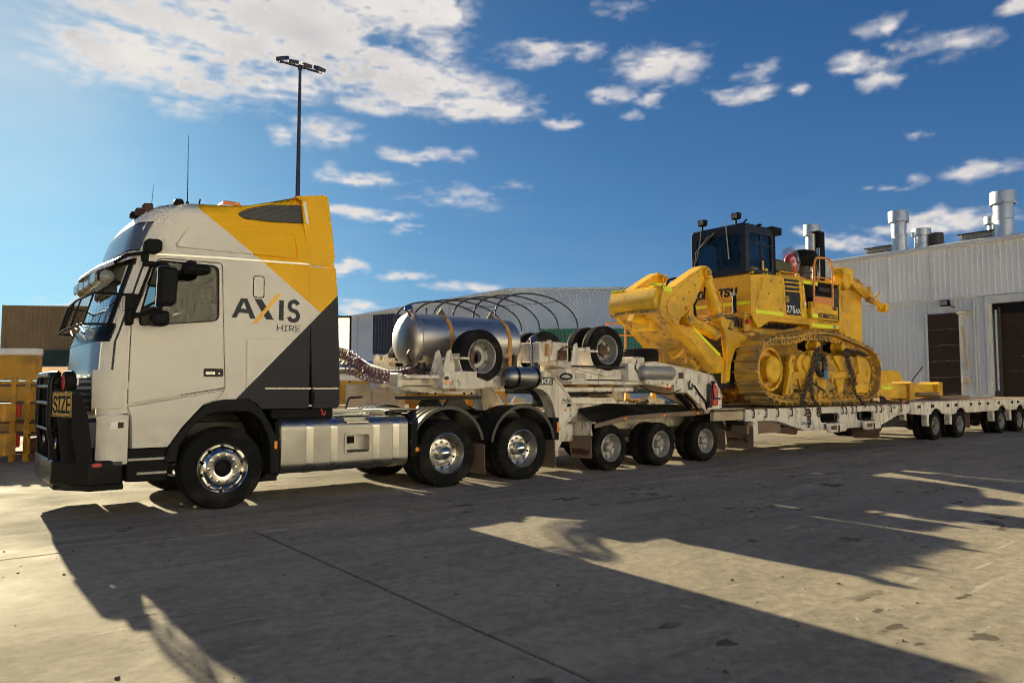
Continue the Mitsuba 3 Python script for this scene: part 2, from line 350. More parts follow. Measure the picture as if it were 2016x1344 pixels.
def bend(pts, rad=.08, k=5):
    """polyline with rounded corners"""
    pts = [np.asarray(p, float) for p in pts]; out = [pts[0]]
    for a, b, c in zip(pts[:-2], pts[1:-1], pts[2:]):
        la, lc = np.linalg.norm(a - b), np.linalg.norm(c - b); r = min(rad, .45 * la, .45 * lc)
        s, e = b + (a - b) / la * r, b + (c - b) / lc * r
        for t in np.linspace(0, 1, k): out.append((1 - t) ** 2 * s + 2 * t * (1 - t) * b + t * t * e)
    out.append(pts[-1]); return np.array(out)
def arc(cx, cz, r, a0, a1, n=12, rz=None):
    t = np.radians(np.linspace(a0, a1, n)); return [(cx + r * math.cos(q), cz + (rz or r) * math.sin(q)) for q in t]
def rrect(x0, x1, z0, z1, r, n=5):
    return arc(x1 - r, z1 - r, r, 0, 90, n) + arc(x0 + r, z1 - r, r, 90, 180, n) + arc(x0 + r, z0 + r, r, 180, 270, n) + arc(x1 - r, z0 + r, r, 270, 360, n)
def band(pts, t, a, b, ax='y', bev=0.0):
    """a strip of thickness t that follows a polyline, extruded along an axis"""
    p = np.asarray(pts, float); g = np.gradient(p, axis=0); g /= np.linalg.norm(g, axis=1, keepdims=True)
    nn = np.stack([-g[:, 1], g[:, 0]], 1)
    return prism(np.vstack([p + nn * t / 2, (p - nn * t / 2)[::-1]]), a, b, ax, bev)
def round_poly(pts, r, k=4):
    p = [np.asarray(q, float) for q in pts]; n = len(p); out = []
    for i in range(n):
        a, b, c = p[i - 1], p[i], p[(i + 1) % n]; la, lc = np.linalg.norm(a - b), np.linalg.norm(c - b)
        rr = min(r, .45 * la, .45 * lc); s, e = b + (a - b) / la * rr, b + (c - b) / lc * rr
        for t in np.linspace(0, 1, k): out.append(tuple((1 - t) ** 2 * s + 2 * t * (1 - t) * b + t * t * e))
    return out
def tx(mesh, mt):
    m = mesh.copy(); m.apply_transform(np.asarray(mt, float)); return m
def trn(x, y, z):
    m = np.eye(4); m[:3, 3] = x, y, z; return m
def rot(axis, deg, o=(0, 0, 0)): return trimesh.transformations.rotation_matrix(math.radians(deg), axis, o)
def mirror_y(mesh, c=1.25):
    m = mesh.copy(); m.vertices[:, 1] = 2 * c - m.vertices[:, 1]; m.invert(); return m
def text(s, x0, x1, y, z, h, bold=True, shear=0.0, depth=.004):
    """lettering on a face that looks towards -y, fitted between x0 and x1, baseline z"""
    t = meshkit.text_mesh(s, h, depth, bold); v = t.vertices
    u = (v[:, 0] - v[:, 0].min()) / (np.ptp(v[:, 0])) * (x1 - x0)
    w = np.stack([x0 + u + shear * v[:, 1], y - v[:, 2], z + v[:, 1]], 1)
    return trimesh.Trimesh(w, t.faces, process=False)
def text_x(s, y0, y1, x, z, h, bold=True, depth=.004):
    """lettering on a face that looks towards -x; reads from far (y0) to near (y1)"""
    t = meshkit.text_mesh(s, h, depth, bold); v = t.vertices
    u = (v[:, 0] - v[:, 0].min()) / (np.ptp(v[:, 0])) * (y1 - y0)
    return trimesh.Trimesh(np.stack([x - v[:, 2], y0 + u, z + v[:, 1]], 1), t.faces, process=False)
def bolts(pts, d, r, h, n=6): return M(*[lathe([(r, 0), (r, h * .8), (r * .8, h), (0, h)], p, d, n) for p in pts])

# ---------------------------------------------------------------- wheels (local: axis along +y, outer face at y = 0)
def tyre_mesh(R, r, w, ground=None, grooves=4, n=56):
    q = R - r
    pr = [(r, .03), (r + .12 * q, .012), (r + .42 * q, 0), (r + .62 * q, .008), (r + .86 * q, .022), (R - .018, .038), (R - .004, .058), (R, .075)]
    for k in range(grooves):
        h = .075 + (w - .15) * (k + .5) / grooves
        pr += [(R, h - .008), (R - .013, h - .006), (R - .013, h + .006), (R, h + .008)]
    pr += [(a, w - b) for a, b in pr[7::-1]]
    pr.append(pr[0]); m = lathe(pr, d=(0, 1, 0), n=n)
    if ground: m.vertices[:, 2] = np.maximum(m.vertices[:, 2], -ground)
    return m
def lugs(R, w, ground, k=44):
    a = []
    for i in range(k):
        t = 360 * i / k
        for y0, y1, o in ((.028, .10, 0), (w - .10, w - .028, .5)):
            b = box(-.024, .024, y0, y1, R - .025, R + .003, .004)
            a.append(tx(b, rot((0, 1, 0), t + o * 360 / k)))
    m = M(*a); m.vertices[:, 2] = np.maximum(m.vertices[:, 2], -ground); return m
def holes(mesh, k, rad, r, y0, y1, ph=0):
    mm = mf(mesh)
    for i in range(k):
        a = 2 * math.pi * i / k + ph
        c = cyl((rad * math.cos(a), y0, rad * math.sin(a)), (rad * math.cos(a), y1, rad * math.sin(a)), r, n=14, c=0)
        mm = mm - mf(c)
    return tm(mm)
def ring_pts(k, rad, y, ph=0): return [(rad * math.cos(2 * math.pi * i / k + ph), y, rad * math.sin(2 * math.pi * i / k + ph)) for i in range(k)]
def closed_lathe(p, n=48): return lathe(p + [p[0]], d=(0, 1, 0), n=n)
W = {}
def add_wheel_kind(kind, parts): W[kind] = [(nm, P(m, mt, sm)) for nm, m, mt, sm in parts]
R1 = .515
front_rim = holes(closed_lathe([(.107, .10), (.107, .022), (.135, .016), (.20, .016), (.216, .030), (.238, .040), (.268, .078), (.284, .060), (.296, .026), (.308, .016), (.318, .026), (.318, .20), (.28, .20), (.25, .12), (.16, .10)]), 10, .252, .024, -.1, .3, .31)
add_wheel_kind('front', [('tyre', tyre_mesh(R1, .312, .30, .508, 5), 'rubber', 40), ('rim', front_rim, 'chrome', 30),
    ('wheel_nuts', bolts(ring_pts(10, .168, .018), (0, -1, 0), .019, .03), 'chrome', False),
    ('hub', lathe([(0, .055), (.04, .05), (.075, .06), (.095, .075), (.108, .08), (.108, .18), (0, .18)], d=(0, 1, 0)), 'black', 30)])
deep_rim = holes(closed_lathe([(.105, .18), (.125, .176), (.205, .176), (.225, .185), (.262, .170), (.270, .12), (.284, .06), (.292, .030), (.305, .016), (.318, .022), (.318, .27), (.28, .27), (.26, .24), (.11, .23)]), 10, .232, .022, -.1, .4)
add_wheel_kind('drive', [('tyre', M(tyre_mesh(R1, .312, .29, .508, 4), lugs(R1, .29, .508)), 'rubber', 40), ('rim', deep_rim, 'alloy', 30),
    ('wheel_nuts', bolts(ring_pts(10, .168, .178), (0, -1, 0), .018, .034), 'chrome', False),
    ('hub_cap', lathe([(0, .012), (.045, .018), (.082, .036), (.104, .072), (.112, .11), (.112, .19), (0, .19)], d=(0, 1, 0)), 'chrome', 40)])
R2 = .425
small_rim = holes(closed_lathe([(.085, .15), (.15, .145), (.17, .155), (.208, .14), (.218, .08), (.230, .04), (.244, .018), (.256, .024), (.256, .23), (.21, .23), (.09, .2)]), 8, .186, .021, -.1, .4)
small_hub = lathe([(0, .045), (.05, .05), (.068, .07), (.072, .10), (.072, .16), (0, .16)], d=(0, 1, 0))
for nm, mt in (('dolly', 'silver_paint'), ('trailer', 'rust')):
    add_wheel_kind(nm, [('tyre', tyre_mesh(R2, .252, .25, .418, 4), 'rubber', 40), ('rim', small_rim, mt if nm == 'dolly' else 'silver_paint', 30),
        ('wheel_nuts', bolts(ring_pts(8, .125, .147), (0, -1, 0), .016, .03), mt, False), ('hub', small_hub, mt, 30)])
R3 = .44
spare_rim = holes(closed_lathe([(.11, .19), (.17, .185), (.20, .20), (.225, .185), (.232, .12), (.244, .05), (.254, .022), (.268, .014), (.278, .022), (.278, .3), (.23, .3), (.12, .24)]), 6, .205, .024, -.1, .4, .3)
add_wheel_kind('spare', [('tyre', tyre_mesh(R3, .272, .34, None, 4), 'rubber', 40), ('rim', spare_rim, 'silver_paint', 30)])
add_wheel_kind('spare_rusty', [('tyre', tyre_mesh(R3 + .01, .272, .29, None, 5), 'rubber', 40), ('rim', spare_rim, 'silver_paint', 30),
    ('wheel_boss', M(lathe([(0, .10), (.10, .12), (.115, .19), (0, .2)], d=(0, 1, 0)), *[box(-.02, .02, .10, .13, .03, .15, .004).apply_transform(rot((0, 1, 0), a)) for a in (20, 92, 164, 236, 308)]), 'rust', 30)])
inner_tyre = {k: P(tyre_mesh(R, r, w, g, 4, 40), 'rubber', 40) for k, (R, r, w, g) in {'drive': (R1, .312, .29, .508), 'dolly': (R2, .252, .25, .418), 'trailer': (R2, .252, .25, .418)}.items()}
def wheel(parent, kind, x, yo, z, far=False, dual=0.0, tilt=0, key=None, spin=0):
    k = key or sub(parent, 'wheel')
    t = T().translate([x, yo, z])
    if far: t = t @ T().rotate([0, 0, 1], 180)
    for nm, d in W[kind]:
        put(nm, d, k, t @ T().rotate([0, 1, 0], spin if nm not in ('tyre',) else 0))
    if dual: put('inner_tyre', inner_tyre[kind], k, t @ T().translate([0, dual, 0]))
    return k

# ---------------------------------------------------------------- prime mover
TK = thing('prime_mover', 'cream, yellow and navy high-roof truck with a black bull bar, standing at the left', 'truck')
XF = [(.6, -1.44), (1.1, -1.47), (1.6, -1.48), (2.05, -1.455), (2.15, -1.42), (3.02, -1.17), (3.12, -1.15), (3.45, -1.06), (3.65, -.97), (3.80, -.82), (4.4, -.8)]
YS = [(.6, 0), (3.15, 0), (3.3, .018), (3.6, .05), (3.8, .085), (4.0, .12), (4.2, .17), (4.4, .2)]
def xf(z): return float(np.interp(z, [a for a, _ in XF], [b for _, b in XF]))
def ys(z): return float(np.interp(z, [a for a, _ in YS], [b for _, b in YS]))
YV = [0, .004, .015, .035, .065, .105, .155, .21, .28, .36, .5, .75, 1.0, 1.25]
def kk(y): return .34 * (1 - math.sqrt(max(0, 1 - (max(0, .34 - y) / .34) ** 2))) + .06 * ((1.25 - y) / 1.25) ** 2
def simp(m):
    return m.simplify(.0015) if hasattr(m, 'simplify') else m
def loft(d=0.0, xr=1.10):
    rings = []
    for z in sorted(set([a for a, _ in XF] + [3.3, 3.55, 3.72, 4.0, 4.2])):
        s = ys(z) + d; sc = (1.25 - s) / 1.25
        half = [(xf(z) + d + kk(y), s + y * sc) for y in YV]
        rings.append([(xr - d, 2.5 - s), ] + [(x, 2.5 - y) for x, y in half] + [(x, y) for x, y in half[-2::-1]] + [(xr - d, s)])
        rings[-1] = [(x, y, z) for x, y in rings[-1]]
    n = len(rings[0]); V = np.array(rings).reshape(-1, 3); F = []
    for k in range(len(rings) - 1):
        for i in range(n):
            j = (i + 1) % n; a, b = k * n, (k + 1) * n
            F += [(a + i, a + j, b + j), (a + i, b + j, b + i)]
    for k, fl in ((0, True), (len(rings) - 1, False)):
        r = V[k * n:(k + 1) * n, :2]; cv, cf = trimesh.creation.triangulate_polygon(Polygon(r), engine='earcut')
        idx = np.argmin(((cv[:, None] - r[None]) ** 2).sum(-1), 1); t = idx[cf] + k * n
        a = V[t]; up = np.cross(a[:, 1] - a[:, 0], a[:, 2] - a[:, 0])[:, 2] > 0
        F += list(np.where((up == fl)[:, None], t[:, ::-1], t))
    t = trimesh.Trimesh(V, np.array(F), process=False)
    if t.volume < 0: t.invert()
    return mf(t)
roofcut = [(-2, 1.05), (-2, 3.2), (-1.2, 3.40), (-1.05, 3.58), (-.92, 3.69), (-.78, 3.755), (-.53, 3.80), (-.25, 3.83), (.06, 3.86), (.3, 3.91), (.6, 4.01), (.87, 4.105), (1.02, 4.15), (1.3, 4.19), (1.3, 1.24), (.46, 1.24), (.40, 1.31), (.29, 1.37), (-.08, 1.36), (-.26, 1.30), (-.5, 1.03), (-.66, .80), (-1.05, .80), (-1.07, 1.16), (-1.10, 1.22)]
body = loft() ^ mf(prism(roofcut, -1, 4))
cavity = loft(.055, 1.08) ^ mf(prism([(-1.6, 1.46), (-1.6, 2.2), (-1.2, 3.05), (.98, 3.05), (.98, 1.46)], -1, 4))
full = body
body = body - cavity
WIN = round_poly([(-.995, 2.25), (-.995, 2.36), (-.855, 2.975), (-.80, 3.03), (-.13, 3.03), (-.115, 2.36)], .075)
winp = mf(prism(WIN, -1, 4)); body = body - winp
body = body - mf(prism([(.17, 2.24), (.235, 2.98), (2.265, 2.98), (2.33, 2.24)], -2, -.9, 'x'))
DOOR = [(-1.10, 2.30), (-.835, 3.045), (-.79, 3.075), (-.11, 3.09), (-.07, 3.06), (.0, 1.505), (-1.115, 1.315)]
STEP = [(-1.112, 1.295), (-.005, 1.488), (-.105, 1.36), (-.26, 1.30), (-.5, 1.03), (-.655, .80), (-1.05, .80), (-1.068, 1.16)]
door = (full ^ mf(prism(inset(np.array(DOOR)[::-1], .013) if not Polygon(DOOR).exterior.is_ccw else inset(np.array(DOOR), .013), -.1, .05))) - winp
body = body - mf(prism(DOOR, -.5, .062))
step = full ^ mf(prism(inset(np.array(STEP if Polygon(STEP).exterior.is_ccw else STEP[::-1]), .009), -.1, .10))
body = body - mf(prism(STEP, -.5, .11))
def slot(pts, w=.019, dep=.022): return mf(band(pts, w, -.5, dep))
for s in ([(.0, 1.5), (.255, 1.505), (1.2, 1.51)], [(.255, 1.505), (.25, 2.135)], [(.25, 2.135), (1.2, 2.15)]):
    body = body - slot(s)
body = body - ((mf(prism(round_poly([(-.66, 3.22), (-.45, 3.58), (.88, 3.58), (.93, 3.24)], .07), -.5, .9)) - mf(prism(round_poly([(-.638, 3.237), (-.434, 3.563), (.862, 3.563), (.906, 3.257)], .06), -.6, 1.0))) ^ mf(box(-2, 2, -.2, .055, 3, 4, 0)))
# roof-side intake opening in the air deflector
VENT = [(.11, 3.765), (.20, 3.705), (.60, 3.715), (1.035, 3.76), (.975, 4.02), (.52, 3.955), (.24, 3.855)]
body = body - mf(prism(round_poly(VENT, .03), -.5, .16))
obj('cab_shell', tm(simp(body)), 'livery', TK, 40)
obj('door', tm(door), 'livery', TK, 28, label='cream driver door with a black framed window')
DK = TK + '__door'
obj('step_panel', tm(step), 'livery', TK, 28)
obj('window_seal', M(prism(round_poly([(-1.015, 2.235), (-1.015, 2.36), (-.875, 2.985), (-.81, 3.048), (-.115, 3.048), (-.097, 2.345)], .085), -.003, .03, holes=[WIN])), 'black', DK)
obj('window_pane', trimesh.Trimesh(AX['y'](np.array(WIN)[:, 0], np.array(WIN)[:, 1], np.full(len(WIN), .028)), [(0, i, i + 1) for i in range(1, len(WIN) - 1)], process=False), 'tint_glass', DK, False)
obj('window_divider', M(tube([(-.79, .02, 3.02), (-.80, .02, 2.28)], .016), band([(-.995, 2.44), (-.80, 2.56)], .03, .0, .03)), 'black', DK)
obj('handle', prism(rrect(-.27, -.035, 1.65, 1.752, .02), -.008, .004, bev=.003), 'gloss_black', DK)
obj('handle_badge', M(box(-.245, -.135, -.012, -.006, 1.675, 1.712, .002)), 'alloy', DK)
obj('badge_lettering', text('FH16', -.225, -.155, -.012, 1.682, .022, depth=.003), 'black', DK, False)
obj('lock', cyl((-.085, -.014, 1.69), (-.085, -.004, 1.69), .011, n=12), 'chrome', DK)
obj('far_window_pane', trimesh.Trimesh(AX['y'](np.array(WIN)[:, 0], np.array(WIN)[:, 1], np.full(len(WIN), 2.472)), [(0, i, i + 1) for i in range(1, len(WIN) - 1)], process=False), 'glass', TK, False)
obj('power_lettering', text('600', .02, .235, -.001, 1.682, .058, depth=.006), 'livery', TK, False)
for a in ([(-.86, 3.112), (-.07, 3.152), (1.06, 3.192)],):
    obj('gutter', band(a, .022, -.012, .02), 'alloy', TK)
obj('sill_trim', M(box(.50, 1.13, -.006, .02, 1.497, 1.512, .002), box(1.155, 1.52, -.004, .03, 1.497, 1.512, .002)), 'alloy', TK)
obj('hatch', prism(rrect(.325, .455, 2.69, 2.96, .03), -.005, .01, bev=.003, holes=None), 'livery', TK)
obj('hatch_seal', prism(rrect(.315, .465, 2.68, 2.97, .035), -.0035, .01, holes=[rrect(.327, .453, 2.692, 2.958, .03)]), 'black', TK)
# side air deflector behind the cab
def deflector(far):
    pts = [(1.075, 3.20), (1.02, 3.62), (.965, 4.06), (.87, 4.112), (1.30, 4.195), (1.345, 4.17), (1.42, 3.69), (1.465, 3.32), (1.445, 3.25), (1.46, 3.18)]
    a = prism(pts, .035, .075, bev=.004)
    b = prism([(1.075, 3.17), (1.46, 3.17), (1.50, 2.77), (1.55, 1.52), (1.145, 1.52), (1.09, 2.71)], -.004, .035, bev=.004)
    c = prism([(1.148, 1.50), (1.55, 1.50), (1.55, 1.28), (1.51, 1.235), (1.155, 1.235)], -.004, .035, bev=.004)
    if far: a, b, c = (mirror_y(m) for m in (a, b, c))
    for m in (a, b, c): obj('side_deflector', m, 'livery', TK)
deflector(False); deflector(True)
obj('roof_deflector', M(prism([(.87, 4.105), (1.02, 4.15), (1.30, 4.19), (1.33, 4.19), (1.33, 4.165), (1.05, 4.12)], .10, 2.4)), 'livery', TK)
grille_p = prism(round_poly([(.125, 3.765), (.21, 3.72), (.60, 3.73), (1.02, 3.772), (.965, 4.008), (.52, 3.942), (.25, 3.845)], .03), .075, .11)
obj('intake_mesh', grille_p, 'carbon', TK)
obj('intake_rim', prism([(.985, 4.055), (1.035, 3.76), (1.05, 3.752), (1.075, 3.755), (1.02, 4.06)], .03, .075), 'white', TK)
# fascia glass over the visor, and its dark frame
def patch(z0, z1, ya, yb, off, th=.012, nz=8, ny=16, top=None):
    V = []; zs = np.linspace(z0, z1, nz); n2 = nz * ny
    for o in (off, off - th):
        for i, z in enumerate(zs):
            for t in np.linspace(0, 1, ny):
                y = ya + (yb - ya) * t; yy = min(y, 2.5 - y); s = ys(z); q = max(0, (yy - s) * 1.25 / (1.25 - s))
                V.append((xf(z) + kk(q) - o, y, z))
    F = []
    idx = lambda l, i, j: l * n2 + i * ny + j
    for i in range(nz - 1):
        for j in range(ny - 1):
            a, b, c, d = idx(0, i, j), idx(0, i, j + 1), idx(0, i + 1, j + 1), idx(0, i + 1, j)
            F += [(a, c, b), (a, d, c)]; F += [(a + n2, b + n2, c + n2), (a + n2, c + n2, d + n2)]
    per = [idx(0, 0, j) for j in range(ny)] + [idx(0, i, ny - 1) for i in range(1, nz)] + [idx(0, nz - 1, j) for j in range(ny - 2, -1, -1)] + [idx(0, i, 0) for i in range(nz - 2, 0, -1)]
    for a, b in zip(per, per[1:] + per[:1]): F += [(a, b, b + n2), (a, b + n2, a + n2)]
    return trimesh.Trimesh(np.array(V), np.array(F), process=False)
obj('fascia_glass', patch(3.17, 3.52, .12, 2.38, .014), 'fascia_glass', TK, 40)
obj('fascia_frame', M(patch(3.515, 3.53, .12, 2.38, .016), patch(3.155, 3.175, .12, 2.38, .016)), 'gloss_black', TK, 40)
obj('bonnet_panel', patch(1.66, 2.045, .17, 2.33, .012), 'bonnet', TK, 40, label='grey metallic front panel under the windscreen')
obj('wiper_cowl', patch(2.05, 2.24, .09, 2.41, .016), 'gloss_black', TK, 40)
obj('windscreen', patch(2.235, 2.985, .155, 2.345, -.012, th=.0, nz=6), 'glass', TK, 40) if False else None
V = []; F = []
for i, z in enumerate(np.linspace(2.235, 2.985, 7)):
    for j, y in enumerate(np.linspace(.155, 2.345, 25)):
        V.append((xf(z) + kk(min(y, 2.5 - y)) + .012, y, z))
for i in range(6):
    for j in range(24):
        a = i * 25 + j; F += [(a, a + 1, a + 26), (a, a + 26, a + 25)]
obj('windscreen', trimesh.Trimesh(np.array(V), np.array(F), process=False), 'glass', TK, True)
obj('windscreen_frame', M(patch(2.235, 3.0, .135, .19, .010), patch(2.235, 3.0, 2.31, 2.365, .010), patch(2.98, 3.06, .12, 2.38, .012)), 'gloss_black', TK, 40)
obj('pillar_trim', M(prism([(-1.145, 2.24), (-1.105, 2.24), (-.87, 3.0), (-.905, 3.0)], .012, .05)), 'black', TK)
obj('wipers', M(tube([(-1.50, .5, 2.16), (-1.47, .95, 2.24), (-1.44, 1.35, 2.30)], .012), tube([(-1.44, .8, 2.26), (-1.42, 1.75, 2.36)], .008), tube([(-1.51, 1.35, 2.16), (-1.48, 1.75, 2.24), (-1.44, 2.1, 2.28)], .012), tube([(-1.45, 1.45, 2.26), (-1.40, 2.2, 2.36)], .008)), 'black', TK)
obj('cowl_louvre', M(*[patch(2.09 + .02 * i, 2.10 + .02 * i, .42, .60, .024, nz=2, ny=5) for i in range(5)]), 'silver_paint', TK, 40)
# interior
def seat(x, y):
    return M(box(x - .25, x + .25, y - .25, y + .25, 1.75, 1.98, .05), box(x + .18, x + .34, y - .24, y + .24, 1.9, 2.62, .05), box(x + .22, x + .32, y - .14, y + .14, 2.64, 2.86, .04), cyl((x, y, 1.46), (x, y, 1.8), .12))
obj('driver_seat', seat(-.35, .62), 'dark_interior', TK); obj('passenger_seat', seat(-.35, 1.88), 'dark_interior', TK)
obj('dashboard', box(-1.2, -.85, .25, 2.25, 1.5, 2.13, .06), 'dark_interior', TK)
obj('steering_wheel', tube([(-.72 + .08 * math.sin(a), .62 + .21 * math.cos(a), 2.12 + .2 * math.sin(a)) for a in np.linspace(0, 6.28, 25)[:-1]], .017, closed=True), 'black', TK)
obj('curtain', M(*[cyl((.15 + .03 * (i % 2), .12 + .045 * i, 1.5), (.15 + .03 * (i % 2), .12 + .045 * i, 3.03), .03, n=8) for i in range(50)]), 'dark_interior', TK)
# sun visor with the lamps beneath it
def visor_rows(dz, dx):
    V = []
    for y in np.linspace(.10, 2.40, 17):
        t = abs(y - 1.25) / 1.15; b = .37 * t ** 2.6; u = .16 * t ** 2.2
        V.append([(-1.47 + b, y, 2.90 + u + dz), (-1.45 + b, y, 2.94 + u + dz), (-1.36 + b * .95, y, 3.02 + u * .8 + dz), (-1.25 + b * .9, y, 3.09 + u * .6 + dz), (-1.13 + b * .8, y, 3.14 + u * .45 + dz)])
    return np.array(V)
def sheet(top, bot):
    n, m, _ = top.shape; V = np.vstack([top.reshape(-1, 3), bot.reshape(-1, 3)]); o = n * m; F = []
    for i in range(n - 1):
        for j in range(m - 1):
            a, b, c, d = i * m + j, (i + 1) * m + j, (i + 1) * m + j + 1, i * m + j + 1
            F += [(a, b, c), (a, c, d), (a + o, c + o, b + o), (a + o, d + o, c + o)]
    per = [i * m for i in range(n)] + [(n - 1) * m + j for j in range(1, m)] + [i * m + m - 1 for i in range(n - 2, -1, -1)] + [j for j in range(m - 2, 0, -1)]
    for a, b in zip(per, per[1:] + per[:1]): F += [(b, a, a + o), (b, a + o, b + o)]
    t = trimesh.Trimesh(V, np.array(F), process=False); t.fix_normals(); return t
obj('sun_visor', sheet(visor_rows(0, 0), visor_rows(-.014, 0)), 'white', TK, 50, label='pale curved sun visor above the windscreen')
lamps = sub(TK, 'visor_lamp_bar')
obj('lamp_housing', M(box(-1.40, -1.22, .34, 2.16, 2.76, 2.92, .05)), 'gloss_black', lamps)
for i in range(4): obj('lamp', prism(rrect(.40 + .44 * i, .78 + .44 * i, 2.775, 2.905, .05), -1.43, -1.395, 'x', .012), 'lamp_glass', lamps)
obj('end_lamp', M(lathe([(0, -.05), (.05, -.04), (.075, -.02), (.08, 0), (.08, .05), (0, .05)], (-1.31, .34, 2.84), (0, 1, 0), 24)), 'lamp_glass', lamps)
obj('visor_bracket', M(tube([(-.98, .06, 3.12), (-1.15, .07, 3.08), (-1.28, .12, 2.98)], .022), box(-1.0, -.90, .03, .16, 3.0, 3.16, .03), box(-1.0, -.9, 2.34, 2.47, 3.0, 3.16, .03)), 'black', TK)
obj('corner_spotlight', M(prism(round_poly([(-1.0, 3.13), (-.98, 3.28), (-.80, 3.29), (-.79, 3.16), (-.86, 3.10)], .05), -.07, .06, bev=.02)), 'black', TK)
obj('added_shadow_box', M(box(1.14, 1.80, .95, 2.25, 1.26, 3.25, .03), box(1.56, 1.78, .75, 1.0, 1.3, 2.2, .02)), 'black', TK)  # unseen box added behind the cab to widen its ground shadow
# roof furniture
for x, y, z, m in ((-.93, .86, 3.75, 'black'), (-.92, .60, 3.75, 'brown_mark'), (-.89, .34, 3.76, 'brown_mark')):
    obj('roof_marker_lamp', M(prism(round_poly([(x - .06, z - .06), (x - .06, z + .02), (x + .05, z + .035), (x + .06, z - .06)], .02), y - .05, y + .05, bev=.012)), m, TK)
obj('roof_camera', prism(round_poly([(-.64, 3.77), (-.63, 3.85), (-.55, 3.86), (-.50, 3.78)], .02), .10, .2, bev=.012), 'black', TK)
obj('whip_antenna', M(cyl((-.46, .22, 3.80), (-.46, .22, 3.86), .018), cyl((-.46, .22, 3.85), (-.47, .22, 4.72), .006, .003, n=6)), 'black', TK)
obj('whip_antenna', M(cyl((-.86, .30, 3.72), (-.84, .30, 4.03), .004, .002, n=6)), 'black', TK)
obj('stub_antenna', M(box(-.40, -.30, .26, .30, 3.82, 3.845, .004), tube([(-.31, .28, 3.83), (-.29, .28, 3.93)], .01)), 'black', TK)
BK = sub(TK, 'beacon')
obj('lens', prism(round_poly([(-.04, 3.90), (-.01, 3.955), (.20, 3.955), (.23, 3.90)], .03), .22, .42, bev=.02), 'orange_lens', BK); obj('base', box(-.06, .25, .2, .44, 3.84, 3.90, .01), 'white', BK)
# mirrors
MK = sub(TK, 'mirror')
obj('main_housing', prism(round_poly([(-.90, 2.455), (-.885, 2.925), (-.68, 2.915), (-.695, 2.475)], .06, 5), -.40, -.17, bev=.04), 'black', MK)
obj('wide_housing', prism(round_poly([(-.955, 2.225), (-.95, 2.40), (-.76, 2.41), (-.765, 2.225)], .055, 5), -.38, -.17, bev=.04), 'black', MK)
obj('arm', M(tube([(-.86, .03, 3.0), (-.83, -.12, 2.98), (-.80, -.26, 2.88)], .026), box(-1.0, -.7, -.03, .03, 2.955, 3.02, .02)), 'black', MK)
obj('arm', M(tube([(-1.10, .05, 2.36), (-1.03, -.10, 2.36), (-.9, -.24, 2.42)], .032), box(-1.16, -1.07, -.02, .1, 2.25, 2.44, .02), tube([(-.86, -.28, 2.40), (-.85, -.28, 2.50)], .03)), 'black', MK)
obj('trim_strip', tube([(-.905, -.30, 2.47), (-.893, -.30, 2.91), (-.86, -.30, 2.932), (-.72, -.30, 2.922)], .007), 'alloy', MK)
obj('kerb_mirror', M(prism(round_poly([(-.63, 2.86), (-.60, 2.98), (-.33, 2.98), (-.31, 2.88)], .05), -.40, -.13, bev=.04), box(-.52, -.42, -.14, .0, 2.98, 3.06, .015)), 'black', TK)
obj('mirror', M(mirror_y(prism(round_poly([(-.90, 2.455), (-.885, 2.925), (-.68, 2.915), (-.695, 2.475)], .06, 5), -.40, -.17, bev=.04)), mirror_y(tube([(-.86, .03, 3.0), (-.83, -.12, 2.98), (-.80, -.26, 2.88)], .026))), 'black', TK)
obj('front_mirror', M(box(-1.22, -1.12, 2.25, 2.45, 2.90, 3.02, .03), tube([(-1.17, 2.35, 3.0), (-1.1, 2.3, 3.12), (-1.0, 2.2, 3.15)], .014)), 'black', TK)
# windscreen stone guard: black hoop with wire mesh
GK = sub(TK, 'stone_guard')
gtop = bend([(-1.13, .05, 2.60), (-1.20, .10, 2.615), (-1.46, .20, 2.62), (-1.50, 1.25, 2.62), (-1.46, 2.3, 2.62), (-1.15, 2.45, 2.6)], .1)
gbot = bend([(-1.13, .05, 2.25), (-1.20, .10, 2.25), (-1.56, .20, 2.25), (-1.62, 1.25, 2.24), (-1.56, 2.3, 2.25), (-1.15, 2.45, 2.25)], .1)
obj('hoop', M(tube(gtop, .014), tube(gbot, .014), *[tube([a, b], .011, 6) for a, b in (((-1.46, .22, 2.62), (-1.56, .22, 2.25)), ((-1.49, .9, 2.62), (-1.6, .9, 2.25)), ((-1.49, 1.6, 2.62), (-1.6, 1.6, 2.25)), ((-1.46, 2.28, 2.62), (-1.56, 2.28, 2.25)))], box(-1.16, -1.02, .02, .06, 2.24, 2.62, .01)), 'black', GK)
def path_at(pl, s):
    L = np.r_[0, np.cumsum(np.linalg.norm(np.diff(pl, axis=0), axis=1))]; s = s * L[-1]
    return np.stack([np.interp(s, L, pl[:, k]) for k in range(3)], -1)
ss = np.linspace(0.01, .99, 84); A_, B_ = path_at(gtop, ss), path_at(gbot, ss)
obj('wire_mesh', M(*[tube([a, b], .0011, 3) for a, b in zip(A_, B_)], *[tube(A_[::4] * (1 - t) + B_[::4] * t, .0011, 3) for t in np.linspace(.05, .95, 11)]), 'black', GK)
